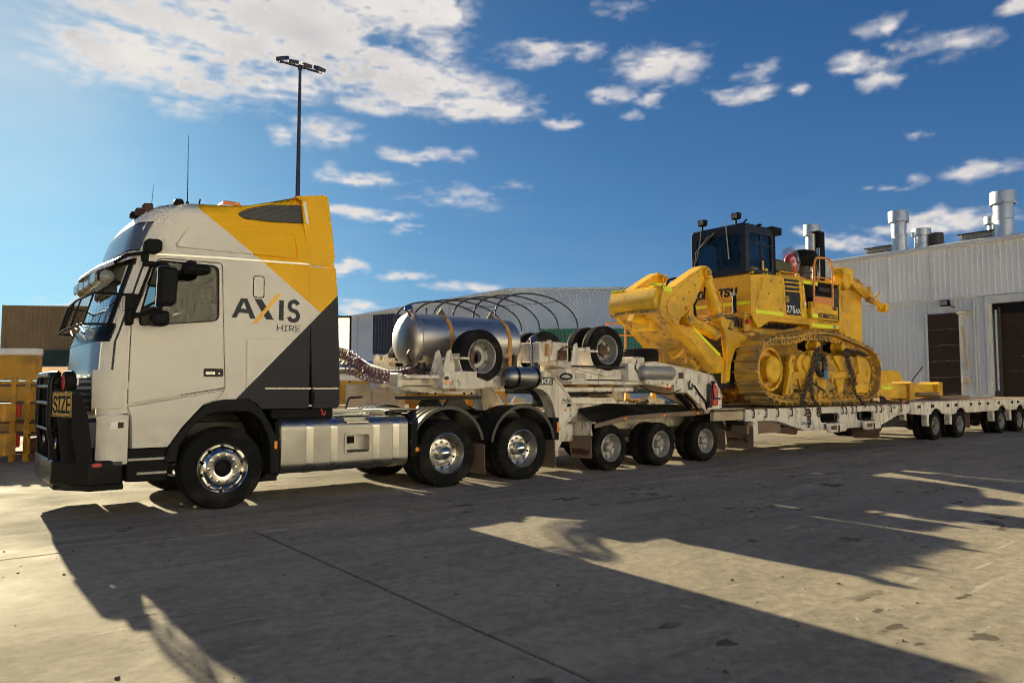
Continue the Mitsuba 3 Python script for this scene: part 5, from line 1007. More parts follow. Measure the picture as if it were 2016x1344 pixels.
k = thing('parts_bag', 'red parts in a clear plastic bag standing beside the round black air cleaner', 'bag')
bm = trimesh.creation.icosphere(3, 1.0); bm.vertices = bm.vertices * [.20, .16, .30] + .05 * (meshkit.fbm(bm.vertices * 2.5, 3, 4)[:, None] - .5); obj('contents', tx(bm, trn(14.55, .86, 4.72)), 'red', k)
bm = trimesh.creation.icosphere(4, 1.0); w_ = bm.vertices.copy(); bm.vertices = bm.vertices * [.28, .24, .38] * (1 + .25 * (meshkit.fbm(w_ * 4, 4, 9)[:, None] - .5)); bm.vertices[:, 0] *= 1 + .25 * (bm.vertices[:, 2] > .1) * bm.vertices[:, 2]; obj('bag', tx(bm, trn(14.53, .86, 4.80)), 'bag', k)
# radiator guard and blade lift cylinder
RG = sub(BD, 'radiator_guard')
obj('shell', M(box(16.46, 17.85, .62, 1.88, 2.35, 4.36, .04), box(16.36, 16.5, Y0 + .05, 2.0, 3.0, 4.34, .02)), 'dozer', RG); obj('top_cap', box(17.05, 17.8, .66, 1.84, 4.36, 4.62, .03), 'dozer', RG); obj('grab_rail', tube(bend([(16.7, .62, 3.35), (16.7, .56, 3.35), (16.7, .56, 2.95), (16.7, .62, 2.95)], .03), .012), 'dozer', RG); obj('grab_rail', M(tube(bend([(16.62, .62, 4.05), (16.62, .56, 4.05), (16.62, .56, 3.75), (16.62, .62, 3.75)], .03), .02)), 'dozer', RG)
LC = sub(BD, 'lift_cylinder')
obj('head_bracket', M(prism([(16.55, 4.44), (16.62, 4.70), (16.80, 4.80), (17.20, 4.84), (17.12, 4.55), (16.95, 4.30), (16.7, 4.2)], .48, .78, bev=.02), box(16.5, 16.9, .44, .8, 4.6, 4.82, .02)), 'dozer', LC)
obj('barrel', M(cyl((16.85, .58, 4.50), (18.0, .58, 4.22), .135, n=24), cyl((17.9, .58, 4.245), (18.08, .58, 4.20), .16, n=24)), 'dozer', LC, 40); obj('rod_head', M(cyl((18.0, .58, 4.22), (18.95, .58, 3.93), .075, n=20), cyl((19.0, .45, 3.90), (19.0, .71, 3.90), .11), box(18.95, 19.2, .48, .68, 3.76, 3.92, .02)), 'dozer', LC, 40)
obj('pipe', M(tube(bend([(16.9, .42, 4.38), (17.5, .42, 4.10), (18.2, .42, 4.08), (18.5, .42, 4.25)], .1), .025), tube(bend([(18.15, .44, 4.1), (18.2, .44, 3.96), (18.6, .44, 3.80), (18.75, .5, 3.86)], .05), .02)), 'dozer', LC); obj('valve', M(cyl((17.75, .4, 4.02), (18.05, .4, 3.98), .09), box(18.0, 18.2, .5, .7, 4.28, 4.42, .03), tube(bend([(17.3, .6, 4.5), (17.5, .6, 4.62), (17.9, .6, 4.45)], .1), .03)), 'track', LC); obj('hose', M(*[tube(bend([(17.1, .7 + .06 * i, 4.52), (17.4, .7 + .06 * i, 4.66), (17.8, .68, 4.42)], .15), .022) for i in range(3)]), 'black', LC)
# ripper
RP = sub(BD, 'ripper')
plate = [(9.17, 3.70), (9.45, 3.65), (10.02, 3.97), (10.30, 4.15), (10.48, 4.215), (10.62, 4.21), (10.72, 4.14), (10.71, 4.02), (10.62, 3.93), (10.44, 3.80), (10.33, 3.60), (10.24, 3.44), (10.12, 3.31), (10.05, 3.14), (9.92, 3.08), (9.76, 3.06), (9.66, 2.95), (9.65, 2.84), (9.36, 2.92), (9.20, 3.02), (9.03, 3.17), (9.08, 3.44)]
def rip(pl, y0, y1, b=.012): return prism(pl, y0, y1, bev=b)
for y0, y1 in ((.58, .68), (1.88, 1.98)):
    obj('mast_plate', rip(plate, y0, y1), 'dozer', RP); obj('mast_flange', band([(9.45, 3.66), (10.02, 3.985), (10.48, 4.225), (10.64, 4.22)], .03, y0 - .03, y1 + .16), 'dozer', RP)
obj('boss', M(lathe([(0, -.006), (.20, -.006), (.215, 0), (.23, .03), (.23, .05)], (9.46, .56, 3.23), (0, 1, 0), 40)), 'dozer', RP, 30)
beam = [(9.02, 3.20), (8.985, 3.32), (9.0, 3.47), (9.06, 3.62), (9.14, 3.685), (9.5, 3.64), (9.62, 3.3), (9.5, 3.1), (9.12, 3.12)]
def taper(m, yc, k):
    return m
bm_ = M(prism(beam, .66, 2.08, bev=.05)); obj('cross_beam', bm_, 'dozer', RP, 35)
obj('beam_ledge', M(box(9.0, 9.55, .62, 2.02, 3.10, 3.18, .015), prism([(9.10, 3.12), (9.55, 2.80), (9.75, 2.86), (9.6, 3.14)], .72, 1.95, bev=.02)), 'track', RP)  # darker colour stands in for the shade under the beam
obj('shank_holder', M(prism([(8.82, 2.97), (8.90, 3.09), (9.2, 3.2), (9.6, 3.1), (9.55, 2.88), (9.3, 2.92)], 1.16, 1.36, bev=.02), box(9.25, 9.6, 1.05, 1.6, 2.78, 3.0, .03)), 'dozer', RP)
sl = [(9.30, 3.02), (9.66, 2.82), (10.12, 2.86), (11.04, 2.30), (11.22, 2.12), (11.16, 1.87), (10.9, 1.84), (9.86, 2.62)]
obj('lower_arm', M(prism(sl, .55, .80, bev=.015)), 'dozer', RP); obj('lower_arm', M(prism(sl, 1.75, 2.0, bev=.015)), 'dozer', RP)
obj('arm_web', M(prism([(9.12, 3.16), (9.9, 2.58), (10.85, 1.90), (10.95, 1.98), (10.05, 2.62), (9.3, 3.16)], .78, 1.77, bev=.01)), 'track', RP)  # inner web coloured darker, shade painted in between the arms
obj('web_pocket', M(tx(lathe([(0, 0), (.24, .0), (.26, .03), (.26, .05), (0, .05)], (0, 0, 0), (0, 0, 1), 24), trn(10.12, 1.05, 2.40) @ rot((0, 1, 0), 90 + 35) @ np.diag([1, .8, 1, 1])), box(10.3, 10.5, .95, 1.1, 2.05, 2.3, .02), prism([(10.35, 2.14), (10.35, 2.30), (10.55, 2.16), (10.8, 2.0), (10.62, 1.9)], .84, 1.2, bev=.02)), 'track', RP)
obj('reflective_strip', prism([(10.10, 2.845), (10.14, 2.765), (10.99, 2.225), (11.03, 2.285)], .542, .552), 'hivis', RP)
obj('reflective_strip', M(box(9.10, 9.40, .75, .95, 3.70, 3.76, .004), ), 'hivis', RP); obj('reflective_strip', M(prism([(9.12, 3.655), (9.42, 3.66), (9.40, 3.56), (9.14, 3.555)], .566, .576)), 'hivis', RP); obj('reflective_strip', box(9.08, 9.2, 1.75, 2.05, 3.66, 3.70, .003), 'hivis', RP)
for y in (.62, 1.84):
    obj('tilt_cylinder', M(cyl((10.66, y, 3.92), (11.08, y, 3.06), .145, n=24), cyl((10.63, y, 3.98), (10.68, y, 3.88), .165, n=24), cyl((10.60, y - .12, 4.08), (10.60, y + .12, 4.08), .11), cyl((11.12, y - .14, 2.98), (11.12, y + .14, 2.98), .12)), 'dozer', RP, 40)
    obj('lift_cylinder', M(cyl((10.02, y, 3.0), (11.0, y, 2.70), .125, n=24), cyl((9.93, y - .14, 3.02), (9.93, y + .14, 3.02), .13, n=24), cyl((9.98, y, 3.01), (10.1, y, 2.975), .145, n=24)), 'dozer', RP, 40)
    obj('pin', cyl((9.90, y - .18, 3.0), (9.90, y + .18, 3.0), .09), 'track', RP); obj('pin', cyl((10.60, y - .17, 4.08), (10.6, y + .17, 4.08), .06), 'track', RP)
obj('lock_bracket', M(box(9.96, 10.1, .54, .6, 3.05, 3.32, .015), box(9.86, 10.0, .52, .6, 3.2, 3.28, .01), prism([(9.92, 2.74), (10.10, 2.92), (10.14, 2.86), (9.96, 2.70)], .53, .56, bev=.005)), 'dozer', RP)
obj('hose', M(tube(bend([(9.95, 1.2, 3.72), (9.98, 1.15, 3.94), (10.25, 1.1, 4.0), (10.45, 1.1, 3.9)], .1), .03), tube(bend([(10.3, .6, 3.45), (10.12, .56, 3.30), (10.14, .56, 3.1), (10.3, .6, 3.02)], .08), .02), tube(bend([(10.50, .86, 3.5), (10.56, .84, 3.1), (10.6, .84, 2.75)], .08), .03), tube(bend([(10.5, .9, 3.12), (10.8, .8, 2.98), (11.0, .8, 2.90), (11.12, .8, 2.8)], .1), .018), tube(bend([(10.66, .62, 3.9), (10.58, .6, 3.75), (10.55, .6, 3.5)], .08), .02)), 'black', RP)
# rear frame that carries the ripper
obj('rear_lug', M(prism([(11.08, 2.96), (11.25, 3.09), (11.46, 3.09), (11.32, 2.86), (11.9, 2.76), (12.1, 2.72), (12.0, 2.5), (11.60, 2.42), (11.42, 2.1), (11.34, 1.66), (11.18, 1.62), (11.28, 2.25), (11.20, 2.74)], .52, .66, bev=.015), ), 'dozer', BD); obj('ripper_mount', M(prism([(11.35, 2.85), (11.5, 2.95), (12.0, 2.7), (11.7, 1.5), (11.45, 1.5)], .66, 1.9)), 'grease_and_shade', BD)  # mount coloured near black as painted shade between the lugs
# tracks
def track(yo, near):
    TK_ = sub(BD, 'track')
    pp = np.array([(11.77, 2.5), (12.08, 2.655), (12.47, 2.685), (12.83, 2.705), (13.2, 2.75), (13.5, 2.805), (13.75, 2.85), (14.1, 2.872), (14.51, 2.882), (14.85, 2.882), (15.14, 2.86), (15.66, 2.765), (16.1, 2.69), (16.57, 2.61), (16.90, 2.53), (17.14, 2.40), (17.30, 2.22), (17.36, 2.0), (17.33, 1.78), (17.24, 1.57), (17.07, 1.38), (16.82, 1.25), (16.5, 1.19), (15.5, 1.175), (14, 1.175), (12.77, 1.175), (12.41, 1.195), (12.03, 1.27), (11.73, 1.42), (11.54, 1.65), (11.48, 1.92), (11.56, 2.23)])
    q = np.vstack([pp, pp[:1]]); L = np.r_[0, np.cumsum(np.linalg.norm(np.diff(q, axis=0), axis=1))]
    n = 54; s = np.linspace(0, L[-1], n + 1)[:-1]; pitch = L[-1] / n
    a = np.stack([np.interp(s, L, q[:, 0]), np.interp(s, L, q[:, 1])], 1); b = np.roll(a, -1, 0)
    w = .62; h = pitch / 2
    sp = prism([(-h + .004, -.028), (-h + .004, .0), (-h + .018, .002), (-h + .026, .082), (-h + .048, .082), (-h + .060, .004), (h - .03, .004), (h + .012, -.010), (h + .012, -.030)], 0, w, bev=.003)
    lk = M(prism(round_poly([(-h * 1.05, -.16), (-h * 1.05, -.06), (-h * .8, -.032), (h * .8, -.032), (h * 1.05, -.06), (h * 1.05, -.16), (h * .6, -.18), (-h * .6, -.18)], .03, 3), .16, .22), prism(round_poly([(-h * 1.05, -.16), (-h * 1.05, -.06), (-h * .8, -.032), (h * .8, -.032), (h * 1.05, -.06), (h * 1.05, -.16), (h * .6, -.18), (-h * .6, -.18)], .03, 3), .40, .46), cyl((h * .92, .13, -.11), (h * .92, .49, -.11), .045, n=12, c=.004))
    bt = cyl((-h * .2, .150, -.10), (-h * .2, .165, -.10), .032, n=8)
    S, Lk, Bt = P(sp, 'shoe', False), P(lk, 'track', 30), P(bt, 'dark_steel', False)
    for k in range(n):
        c = (a[k] + b[k]) / 2; d = b[k] - a[k]; d /= np.linalg.norm(d)
        m = np.eye(4); m[0, 0], m[2, 0] = d[0], d[1]; m[0, 2], m[2, 2] = -d[1], d[0]; m[:3, 3] = c[0], yo, c[1]; tw = T(m.tolist())
        put('shoe', S, TK_, tw); put('link', Lk, TK_, tw)
        if near: put('link_bolt', Bt, TK_, tw)
    y = lambda v: yo + v if near else yo + w - v
    def pz(pts, y0, y1, b=.008): return prism(pts, y(y0), y(y1), bev=b)
    SK = [(12.18 + r * math.cos(t), 1.95 + r * math.sin(t)) for i in range(26) for t, r in ((2 * math.pi * (i + .0) / 26, .52), (2 * math.pi * (i + .35) / 26, .60), (2 * math.pi * (i + .6) / 26, .60), (2 * math.pi * (i + .95) / 26, .52))]
    obj('sprocket', M(prism(SK, y(.24), y(.38), bev=.01)), 'track', TK_)
    sgn = 1 if near else -1
    obj('hub_cover', M(lathe([(0, -.03), (.03, -.03), (.035, 0), (.25, .0), (.27, .015), (.28, .03), (.285, .30), (0, .30)], (12.18, y(.02), 1.95), (0, sgn, 0), 40), *[box(12.18 + .285 * math.cos(t) - .02, 12.18 + .285 * math.cos(t) + .02, y(.03), y(.09), 1.95 + .285 * math.sin(t) - .02, 1.95 + .285 * math.sin(t) + .02, .004) for t in np.linspace(0, 6.28, 25)[:-1]], lathe([(.44, .06), (.46, .04), (.50, .05), (.50, .28), (.3, .28), (.3, .10)], (12.18, y(.06), 1.95), (0, sgn, 0), 40)), 'dozer', TK_, 30)
    obj('idler', lathe([(0, 0), (.2, 0), (.22, .03), (.45, .05), (.50, .03), (.52, .05), (.52, .25), (0, .25)], (16.68, y(.17), 1.93), (0, sgn, 0), 44), 'dozer', TK_, 30)
    obj('frame_beam', M(pz([(12.72, 1.50), (12.86, 1.98), (13.0, 2.30), (15.6, 2.36), (16.2, 2.32), (16.3, 1.95), (16.4, 1.70), (16.2, 1.45)], .10, .50)), 'track', TK_); obj('sprocket_guard', pz([(12.62, 1.36), (12.74, 1.34), (13.0, 1.94), (12.9, 2.28), (12.78, 2.1), (12.84, 1.95)], .02, .12), 'dozer', TK_)
    sk = [(13.08, 1.90), (15.82, 1.945), (16.28, 1.95), (16.62, 1.70), (16.60, 1.42), (15.66, 1.42), (15.64, 1.78), (12.9 + 2.62, 1.775), (15.3, 1.42), (15.12, 1.42), (14.92, 1.765), (14.62, 1.76), (14.42, 1.43), (14.24, 1.43), (14.05, 1.755), (13.8, 1.75), (13.58, 1.43), (13.40, 1.43), (13.24, 1.74), (13.14, 1.74), (12.98, 1.55), (12.72, 1.53), (12.76, 1.49), (12.95, 1.50)]
    obj('roller_guard', M(pz([(13.05, 1.90), (15.85, 1.945), (15.78, 1.77), (13.06, 1.73), (12.86, 1.50), (12.68, 1.50)], .02, .06), *[pz([(x - .27, 1.75), (x + .27, 1.75), (x + .11, 1.42), (x - .11, 1.42)], .05, .09) for x in (13.5, 14.33, 15.21)], pz([(15.72, 1.78), (16.30, 1.95), (16.66, 1.72), (16.62, 1.40), (15.75, 1.40)], .03, .09)), 'dozer', TK_)
    for x in (13.9, 14.76, 16.1): obj('guard_emblem', pz([(x - .10, 1.83), (x - .07, 1.87), (x + .07, 1.87), (x + .10, 1.83), (x + .02, 1.64), (x - .02, 1.64)], .008, .025, .004), 'dozer', TK_)
    for x in (13.5, 14.33, 15.21): obj('roller_boss', M(cyl((x, y(.035), 1.60), (x, y(.08), 1.60), .10, n=20), cyl((x, y(.02), 1.60), (x, y(.05), 1.60), .045, n=10)), 'dozer', TK_)
    for i in range(7): x = 13.0 + .54 * i; obj('roller', M(cyl((x, y(.12), 1.47), (x, y(.52), 1.47), .14, n=20), cyl((x, y(.08), 1.47), (x, y(.14), 1.47), .09, n=14)), 'shoe', TK_)
    for x in (13.2, 13.75, 14.3, 14.75, 15.3): obj('roller_cap', pz([(x - .11, 1.28), (x + .11, 1.28), (x + .11, 1.42), (x - .11, 1.42)], .09, .16), 'track', TK_)
    for x in (14.08, 15.28):
        obj('carrier_roller', M(cyl((x, y(-.02), 2.555), (x, y(.22), 2.555), .105, n=24), cyl((x, y(.22), 2.555), (x, y(.27), 2.555), .13, n=24)), 'dozer', TK_, 30); obj('roller_seal', M(cyl((x, y(.272), 2.555), (x, y(.31), 2.555), .125, n=24), cyl((x, y(.34), 2.555), (x, y(.40), 2.555), .13, n=24), cyl((x, y(.30), 2.55), (x, y(.5), 2.55), .09, n=18)), 'black', TK_)
    obj('pivot_housing', M(cyl((13.42, y(.02), 2.08), (13.42, y(.2), 2.08), .25, n=28, c=.02), cyl((13.55, y(-.03), 2.10), (13.55, y(.1), 2.10), .20, n=28, c=.02), box(13.5, 13.95, y(-.01), y(.1), 2.0, 2.2, .02), box(13.75, 13.9, y(-.02), y(.1), 2.15, 2.42, .02)), 'dozer', TK_)
    obj('frame_rib', pz([(14.9, 2.33), (15.5, 2.35), (15.5, 1.95), (15.25, 1.95)], .05, .10), 'dozer', TK_); obj('idler_yoke', M(pz([(16.1, 2.34), (16.4, 2.36), (16.75, 2.2), (16.8, 1.9), (16.7, 1.5), (16.3, 1.6)], .04, .14, .02), box(16.4, 16.65, y(.0), y(.06), 1.62, 1.70, .01), box(16.55, 16.66, y(.0), y(.06), 1.85, 1.98, .01)), 'dozer', TK_)
track(-.10, True); track(2.01, False)
# chains and shackle holding the dozer
for i, (pts, lb) in enumerate((([(14.02, 2.50), (13.87, 2.40), (13.72, 2.2), (13.58, 1.85), (13.45, 1.6), (13.25, 1.45), (13.15, 1.2), (13.17, .95), (13.18, .62)], 'rusty tie-down chain hanging nearest the rear sprocket, loose end below the deck edge'),
                               ([(13.6, 1.88), (13.58, 1.6), (13.62, 1.3), (13.60, 1.05), (13.61, .86)], 'short rusty chain beside the shackle, ending at the deck edge'),
                               ([(16.35, 2.36), (15.9, 2.42), (15.40, 2.46), (15.2, 2.44), (15.35, 2.2), (15.5, 1.95), (15.62, 1.65), (15.75, 1.35), (15.9, 1.05)], 'rusty tie-down chain over the right carrier roller down to the deck edge'))):
    pl = np.array([(x, -.17 if z > 1.1 else -.335, z) for x, z in pts]); L = np.r_[0, np.cumsum(np.linalg.norm(np.diff(pl, axis=0), axis=1))]; m = int(L[-1] / .075)
    k = thing('tie_down_chain', lb, 'chain'); s = np.linspace(0, L[-1], m); q = np.stack([np.interp(s, L, pl[:, c]) for c in range(3)], 1)
    if i != 1: q[:, 1] += .012 * np.sin(s * 9)
    big = links(q, .085); extra = links(q[: int(m * .8)] + [.05, -.02, .02], .08) if i != 1 else None
    scene[k] = P(M(big, extra), 'chain')
k = thing('chain_binder', 'dark lever binder on the chain below the blue rag', 'load binder'); scene[k] = P(tube([(13.55, -.18, 1.68), (13.85, -.2, 1.55), (14.12, -.2, 1.45)], .025), 'chain')
k = thing('chain_binder', 'short dark lever binder on the right-hand chain of the bulldozer track', 'load binder'); scene[k] = P(tube([(15.55, -.18, 1.72), (15.3, -.2, 1.6)], .022), 'chain')
k = thing('shackle', 'dark steel ring shackle with a blue rag hanging on the track frame', 'shackle'); obj('ring', M(tube([(14.14 + .18 * math.cos(a), -.13, 2.08 + .24 * math.sin(a)) for a in np.linspace(0, 6.28, 25)[:-1]], .06, 10, True), tube([(14.14 + .09 * math.cos(a), -.15, 2.06 + .13 * math.sin(a)) for a in np.linspace(-.8, 1.8, 14)], .03, 8), *[cyl((14.14 + .19 * math.cos(a), -.21, 2.08 + .25 * math.sin(a)), (14.14 + .19 * math.cos(a), -.15, 2.08 + .25 * math.sin(a)), .022, n=8) for a in np.linspace(0, 6.28, 13)[:-1]]), 'dark_steel', k); obj('rag', prism(round_poly([(14.17, 1.74), (14.16, 1.94), (14.30, 1.98), (14.36, 1.76), (14.26, 1.72)], .03), -.20, -.18, bev=.005), 'blue', k)

# ---------------------------------------------------------------- setting: the yard
struct('ground', M(trimesh.Trimesh([(-900, -900, -.03), (900, -900, -.03), (900, 900, -.03), (-900, 900, -.03)], [(0, 1, 2), (0, 2, 3)], process=False)), 'concrete')
labels['ground'] = {'kind': 'structure'}
struct('concrete_yard', trimesh.Trimesh([(-60, -40, -.012), (140, -40, -.012), (140, 160, -.012), (-60, 160, -.012)], [(0, 1, 2), (0, 2, 3)], process=False), 'grease_and_shade')
JY = [-40, -28, -18, -9.6, -1.57, 6.6, 16, 30, 60, 160]
for j in range(len(JY) - 1):
    JX = [-60, -42, -30, -19, -9.6, -.17, 9.4, 20, 32, 60, 140] if JY[j] < -1.6 else [-60, -42, -30, -17, -4.9, 5.6, 15, 26, 38, 62, 140]
    for i in range(len(JX) - 1):
        g = .011
        x0, x1, y0, y1 = JX[i] + g, JX[i + 1] - g, JY[j] + g, JY[j + 1] - g
        m = trimesh.Trimesh([(x0, y0, -.012), (x1, y0, -.012), (x1, y1, -.012), (x0, y1, -.012), (x0 + .006, y0 + .006, 0), (x1 - .006, y0 + .006, 0), (x1 - .006, y1 - .006, 0), (x0 + .006, y1 - .006, 0)],
                            [(4, 5, 6), (4, 6, 7), (0, 1, 5), (0, 5, 4), (1, 2, 6), (1, 6, 5), (2, 3, 7), (2, 7, 6), (3, 0, 4), (3, 4, 7)], process=False)
        obj('slab', m, 'concrete', 'concrete_yard', False)

# ---------------------------------------------------------------- buildings
def ribbed(u0, u1, w0, w1, pitch, rib, depth, ax, face, sgn, top0=None, top1=None):
    """profiled steel sheet between u0..u1 and heights w0..w1 (the top may slope from top0 to top1); face: plane, sgn: outward direction"""
    pr = []; u = u0
    while u < u1 - 1e-6:
        pr += [(u, 0), (min(u + pitch - rib, u1), 0), (min(u + pitch - rib * .8, u1), depth), (min(u + pitch - rib * .2, u1), depth)]; u += pitch
    pr.append((u1, 0)); pr = np.array(pr); n = len(pr)
    hi = w1 if top0 is None else top0 + (top1 - top0) * (pr[:, 0] - u0) / (u1 - u0)
    d = face + sgn * pr[:, 1]
    A = (np.stack([d, pr[:, 0], np.full(n, w0)], 1), np.stack([d, pr[:, 0], np.broadcast_to(hi, n)], 1)) if ax == 'x' else (np.stack([pr[:, 0], d, np.full(n, w0)], 1), np.stack([pr[:, 0], d, np.broadcast_to(hi, n)], 1))
    V = np.vstack(A); i = np.arange(n - 1); F = np.vstack([np.stack([i, i + 1, i + 1 + n], 1), np.stack([i, i + 1 + n, i + n], 1)])
    if (ax == 'x') == (sgn < 0): F = F[:, ::-1]
    return trimesh.Trimesh(V, F, process=False)
RB = thing('workshop_shed', 'long pale shed of ribbed steel with dark doors and steel flues, at the right', 'building')
X = 36.0; S0, S1 = -22, 14
obj('wall', M(ribbed(S0, S1, 5.9, 8.42, .24, .07, .03, 'x', X - .05, -1)), 'wall_sheet', RB, False, label='upper wall of pale ribbed sheet')
for a, b in ((S0, -3.2), (3.55, 4.72), (6.2, S1)): obj('wall', ribbed(a, b, 0, 5.84, .24, .07, .03, 'x', X, -1), 'wall_lower', RB, False, label='lower wall of bluish ribbed sheet')
obj('wall', M(ribbed(4.72, 6.2, 5.2, 5.84, .24, .07, .03, 'x', X, -1)), 'wall_lower', RB, False)
obj('wall_core', M(box(X + .5, X + 24, S0, S1, 0, 8.3, 0), box(X + .02, X + .5, 3.56, S1, 0, 8.3, 0), box(X + .02, X + .5, S0, -3.1, 0, 8.3, 0), box(X + .02, X + .5, -3.1, 3.56, 5.5, 8.3, 0)), 'panel_grey', RB)
obj('band', M(box(X - .12, X, 4.0, S1, 5.82, 5.93, .01), box(X - .12, X, S0, -3.3, 5.82, 5.93, .01)), 'flashing', RB)
obj('gutter', box(X - .22, X + .05, S0, S1, 8.36, 8.60, .03), 'flashing', RB)
for y in (8.05, 11.0, 13.9, 5.95, 0.2, -4): obj('joint_cover', box(X - .10, X - .04, y - .05, y + .05, 5.95, 8.36, .01), 'flashing', RB)
obj('corner_trim', M(box(X - .07, X, 4.05, 4.13, .0, 5.84, .01), box(X - .1, X, 3.45, 3.62, 0, 5.8, .01)), 'flashing', RB)
obj('roof', prism([(X - .2, 8.55), (X + 12, 9.7), (X + 24.2, 8.55), (X + 24.2, 8.4), (X + 12, 9.55), (X - .2, 8.4)], S0, S1), 'wall_sheet', RB, False)
D1 = sub(RB, 'personnel_door'); labels[D1] = {'label': 'narrow dark brown panelled door left of the big opening'}
for i in range(7): obj('panel', box(X - .09, X - .01, 4.74, 6.18, -.3 + .785 * i + .012, -.3 + .785 * (i + 1) - .012, .012), 'brown_door', D1)
obj('frame', M(box(X - .12, X + .0, 6.17, 6.26, 0, 5.26, .01), box(X - .12, X, 4.66, 4.75, 0, 5.26, .01)), 'flashing', D1)
obj('door_awning', M(prism([(X - .75, 5.1), (X - .1, 5.25), (X - .1, 5.18), (X - .75, 5.03)], 4.2, 4.62), prism([(X - .70, 4.45), (X - .6, 4.45), (X - .12, 2.4), (X - .2, 2.4)], 4.34, 4.44), box(X - .35, X - .1, 4.3, 4.6, 1.75, 2.05, .02)), 'beige', RB)
D2 = sub(RB, 'roller_door'); labels[D2] = {'label': 'wide dark roller door at the right edge'}
for i in range(7): obj('panel', box(X + .25, X + .33, -3.0, 3.2, .2 + .70 * i + .01, .2 + .70 * (i + 1) - .01, .012), 'brown_door', D2)
obj('header', M(box(X + .2, X + .3, -3.1, 3.4, 5.0, 5.7, .01)), 'black', D2)
obj('frame', M(box(X - .14, X + .02, -3.3, 3.6, 5.50, 5.86, .01), box(X - .02, X + .25, 3.40, 3.52, 0, 5.5, .01), box(X + .1, X + .25, 3.2, 3.28, 0, 5.2, .01)), 'flashing', D2)
obj('track_guide', M(box(X + .08, X + .2, 3.05, 3.14, 0, 5.3, .01), box(X + .0, X + .2, 3.1, 3.3, 1.0, 1.4, .02)), 'dark_steel', D2)
FL = sub(RB, 'floodlight')
obj('housing', M(box(X - .55, X - .28, 5.02, 5.42, 5.5, 5.80, .02)), 'black', FL); obj('glass', box(X - .565, X - .545, 5.07, 5.37, 5.55, 5.75, .004), 'lamp_glass', FL); obj('bracket', tube(bend([(X - .4, 5.0, 5.62), (X - .4, 4.95, 5.45), (X - .05, 4.9, 5.45)], .05), .025), 'black', FL)
def flue(y, x, r, z0, z1, capped, m='galv'):
    k = sub(RB, 'flue')
    obj('pipe', M(lathe([(0, 0), (r, 0), (r, (z1 - z0) * .45), (r + .015, (z1 - z0) * .45 + .02), (r, (z1 - z0) * .45 + .04), (r, z1 - z0 - .45), (r - .02, z1 - z0)], (x, y, z0), (0, 0, 1), 28)), m, k)
    if capped:
        h = .22 * (z1 - z0) + .1
        obj('shroud', M(lathe([(r + .10, 0), (r + .12, .02), (r + .12, h), (r + .10, h), (r + .10, .01)], (x, y, z1 - h + .12), (0, 0, 1), 28)), m, k)
flue(12.4, X + .4, .36, 8.3, 10.75, True); flue(7.58, X + .35, .37, 8.4, 10.6, True); flue(2.8, X + .3, .42, 8.4, 10.6, True)
flue(8.15, X + 1.2, .2, 8.5, 10.0, False, 'silver_paint'); flue(7.0, X + 1.6, .34, 8.5, 9.75, True); flue(6.45, X + 2.0, .38, 8.5, 9.6, False, 'dark_steel'); flue(3.65, X + 1.4, .22, 8.5, 9.75, True)
def louvre(y0, y1, x):
    k = sub(RB, 'roof_ventilator')
    obj('housing', M(box(x, x + 1.4, y0, y1, 8.4, 8.5, .01), box(x + .08, x + 1.32, y0 + .06, y1 - .06, 8.4, 9.0, 0), box(x, x + .12, y0, y0 + .1, 8.4, 9.0, .01), box(x, x + .12, y1 - .1, y1, 8.4, 9.0, .01)), 'wall_sheet', k)
    for i in range(4): obj('blade', prism([(x - .02, 8.50 + .12 * i), (x + .08, 8.58 + .12 * i), (x + .08, 8.60 + .12 * i), (x - .02, 8.53 + .12 * i)], y0 + .1, y1 - .1), 'silver_paint', k)
    obj('lid', prism([(x - .1, 8.98), (x - .1, 9.03), (x + 1.5, 9.1), (x + 1.5, 9.0)], y0 - .08, y1 + .08), 'dark_steel', k)
louvre(7.9, 9.3, X + .3); louvre(3.2, 4.7, X + .3)
WS = thing('white_shed', 'long white shed across the yard facing the train, mirrored in the hub caps', 'building')
obj('wall', ribbed(-45, 60, .6, 9.2, .3, .08, .035, 'y', -31, 1), 'white', WS, False); obj('plinth', box(-45, 60, -31.3, -30.94, 0, .62, .02), 'panel_grey', WS)
obj('shell', M(box(-45, 60, -55, -31.05, 0, 9.1, 0)), 'white', WS); obj('gutter', box(-45.2, 60.2, -31.2, -30.8, 9.15, 9.38, .03), 'flashing', WS)
obj('roof', prism([(-56, 9.2), (-43, 11.4), (-30.8, 9.4), (-30.8, 9.3), (-43, 11.3), (-56, 9.1)], -45.3, 60.3, 'x'), 'wall_sheet', WS, False)
for x in (-34, -12, 12, 36): obj('shutter', box(x, x + 5, -31, -30.92, .02, 4.8, .02), 'dark_steel', WS)
MW = thing('grey_warehouse', 'large grey concrete-panel warehouse with a low gable behind the hoop frame', 'building')
cx0, cy0 = 43.2, 49.0
for i in range(6):
    y0 = cy0 + 11.5 * i; obj('wall_panel', box(cx0, cx0 + .2, y0 + .03, y0 + 11.47, 5.2, 11.5, .02), 'panel_grey', MW)
    obj('downpipe', box(cx0 - .12, cx0, y0 - .08, y0 + .08, 4.9, 11.5, .01), 'flashing', MW)
obj('lower_wall', M(box(cx0 + .05, cx0 + .3, cy0, 120, 0, 5.2, 0)), 'wall_lower', MW)
obj('gable_wall', prism([(cx0, 0), (cx0, 11.5), (cx0 + 28, 14.1), (cx0 + 56, 11.5), (cx0 + 56, 0)], cy0, cy0 + .2), 'panel_grey', MW, False)
obj('gable_sheet', ribbed(cx0, cx0 + 28, .2, 11, .5, .12, .04, 'y', cy0 - .02, -1, 11.5, 14.05), 'panel_grey', MW, False)
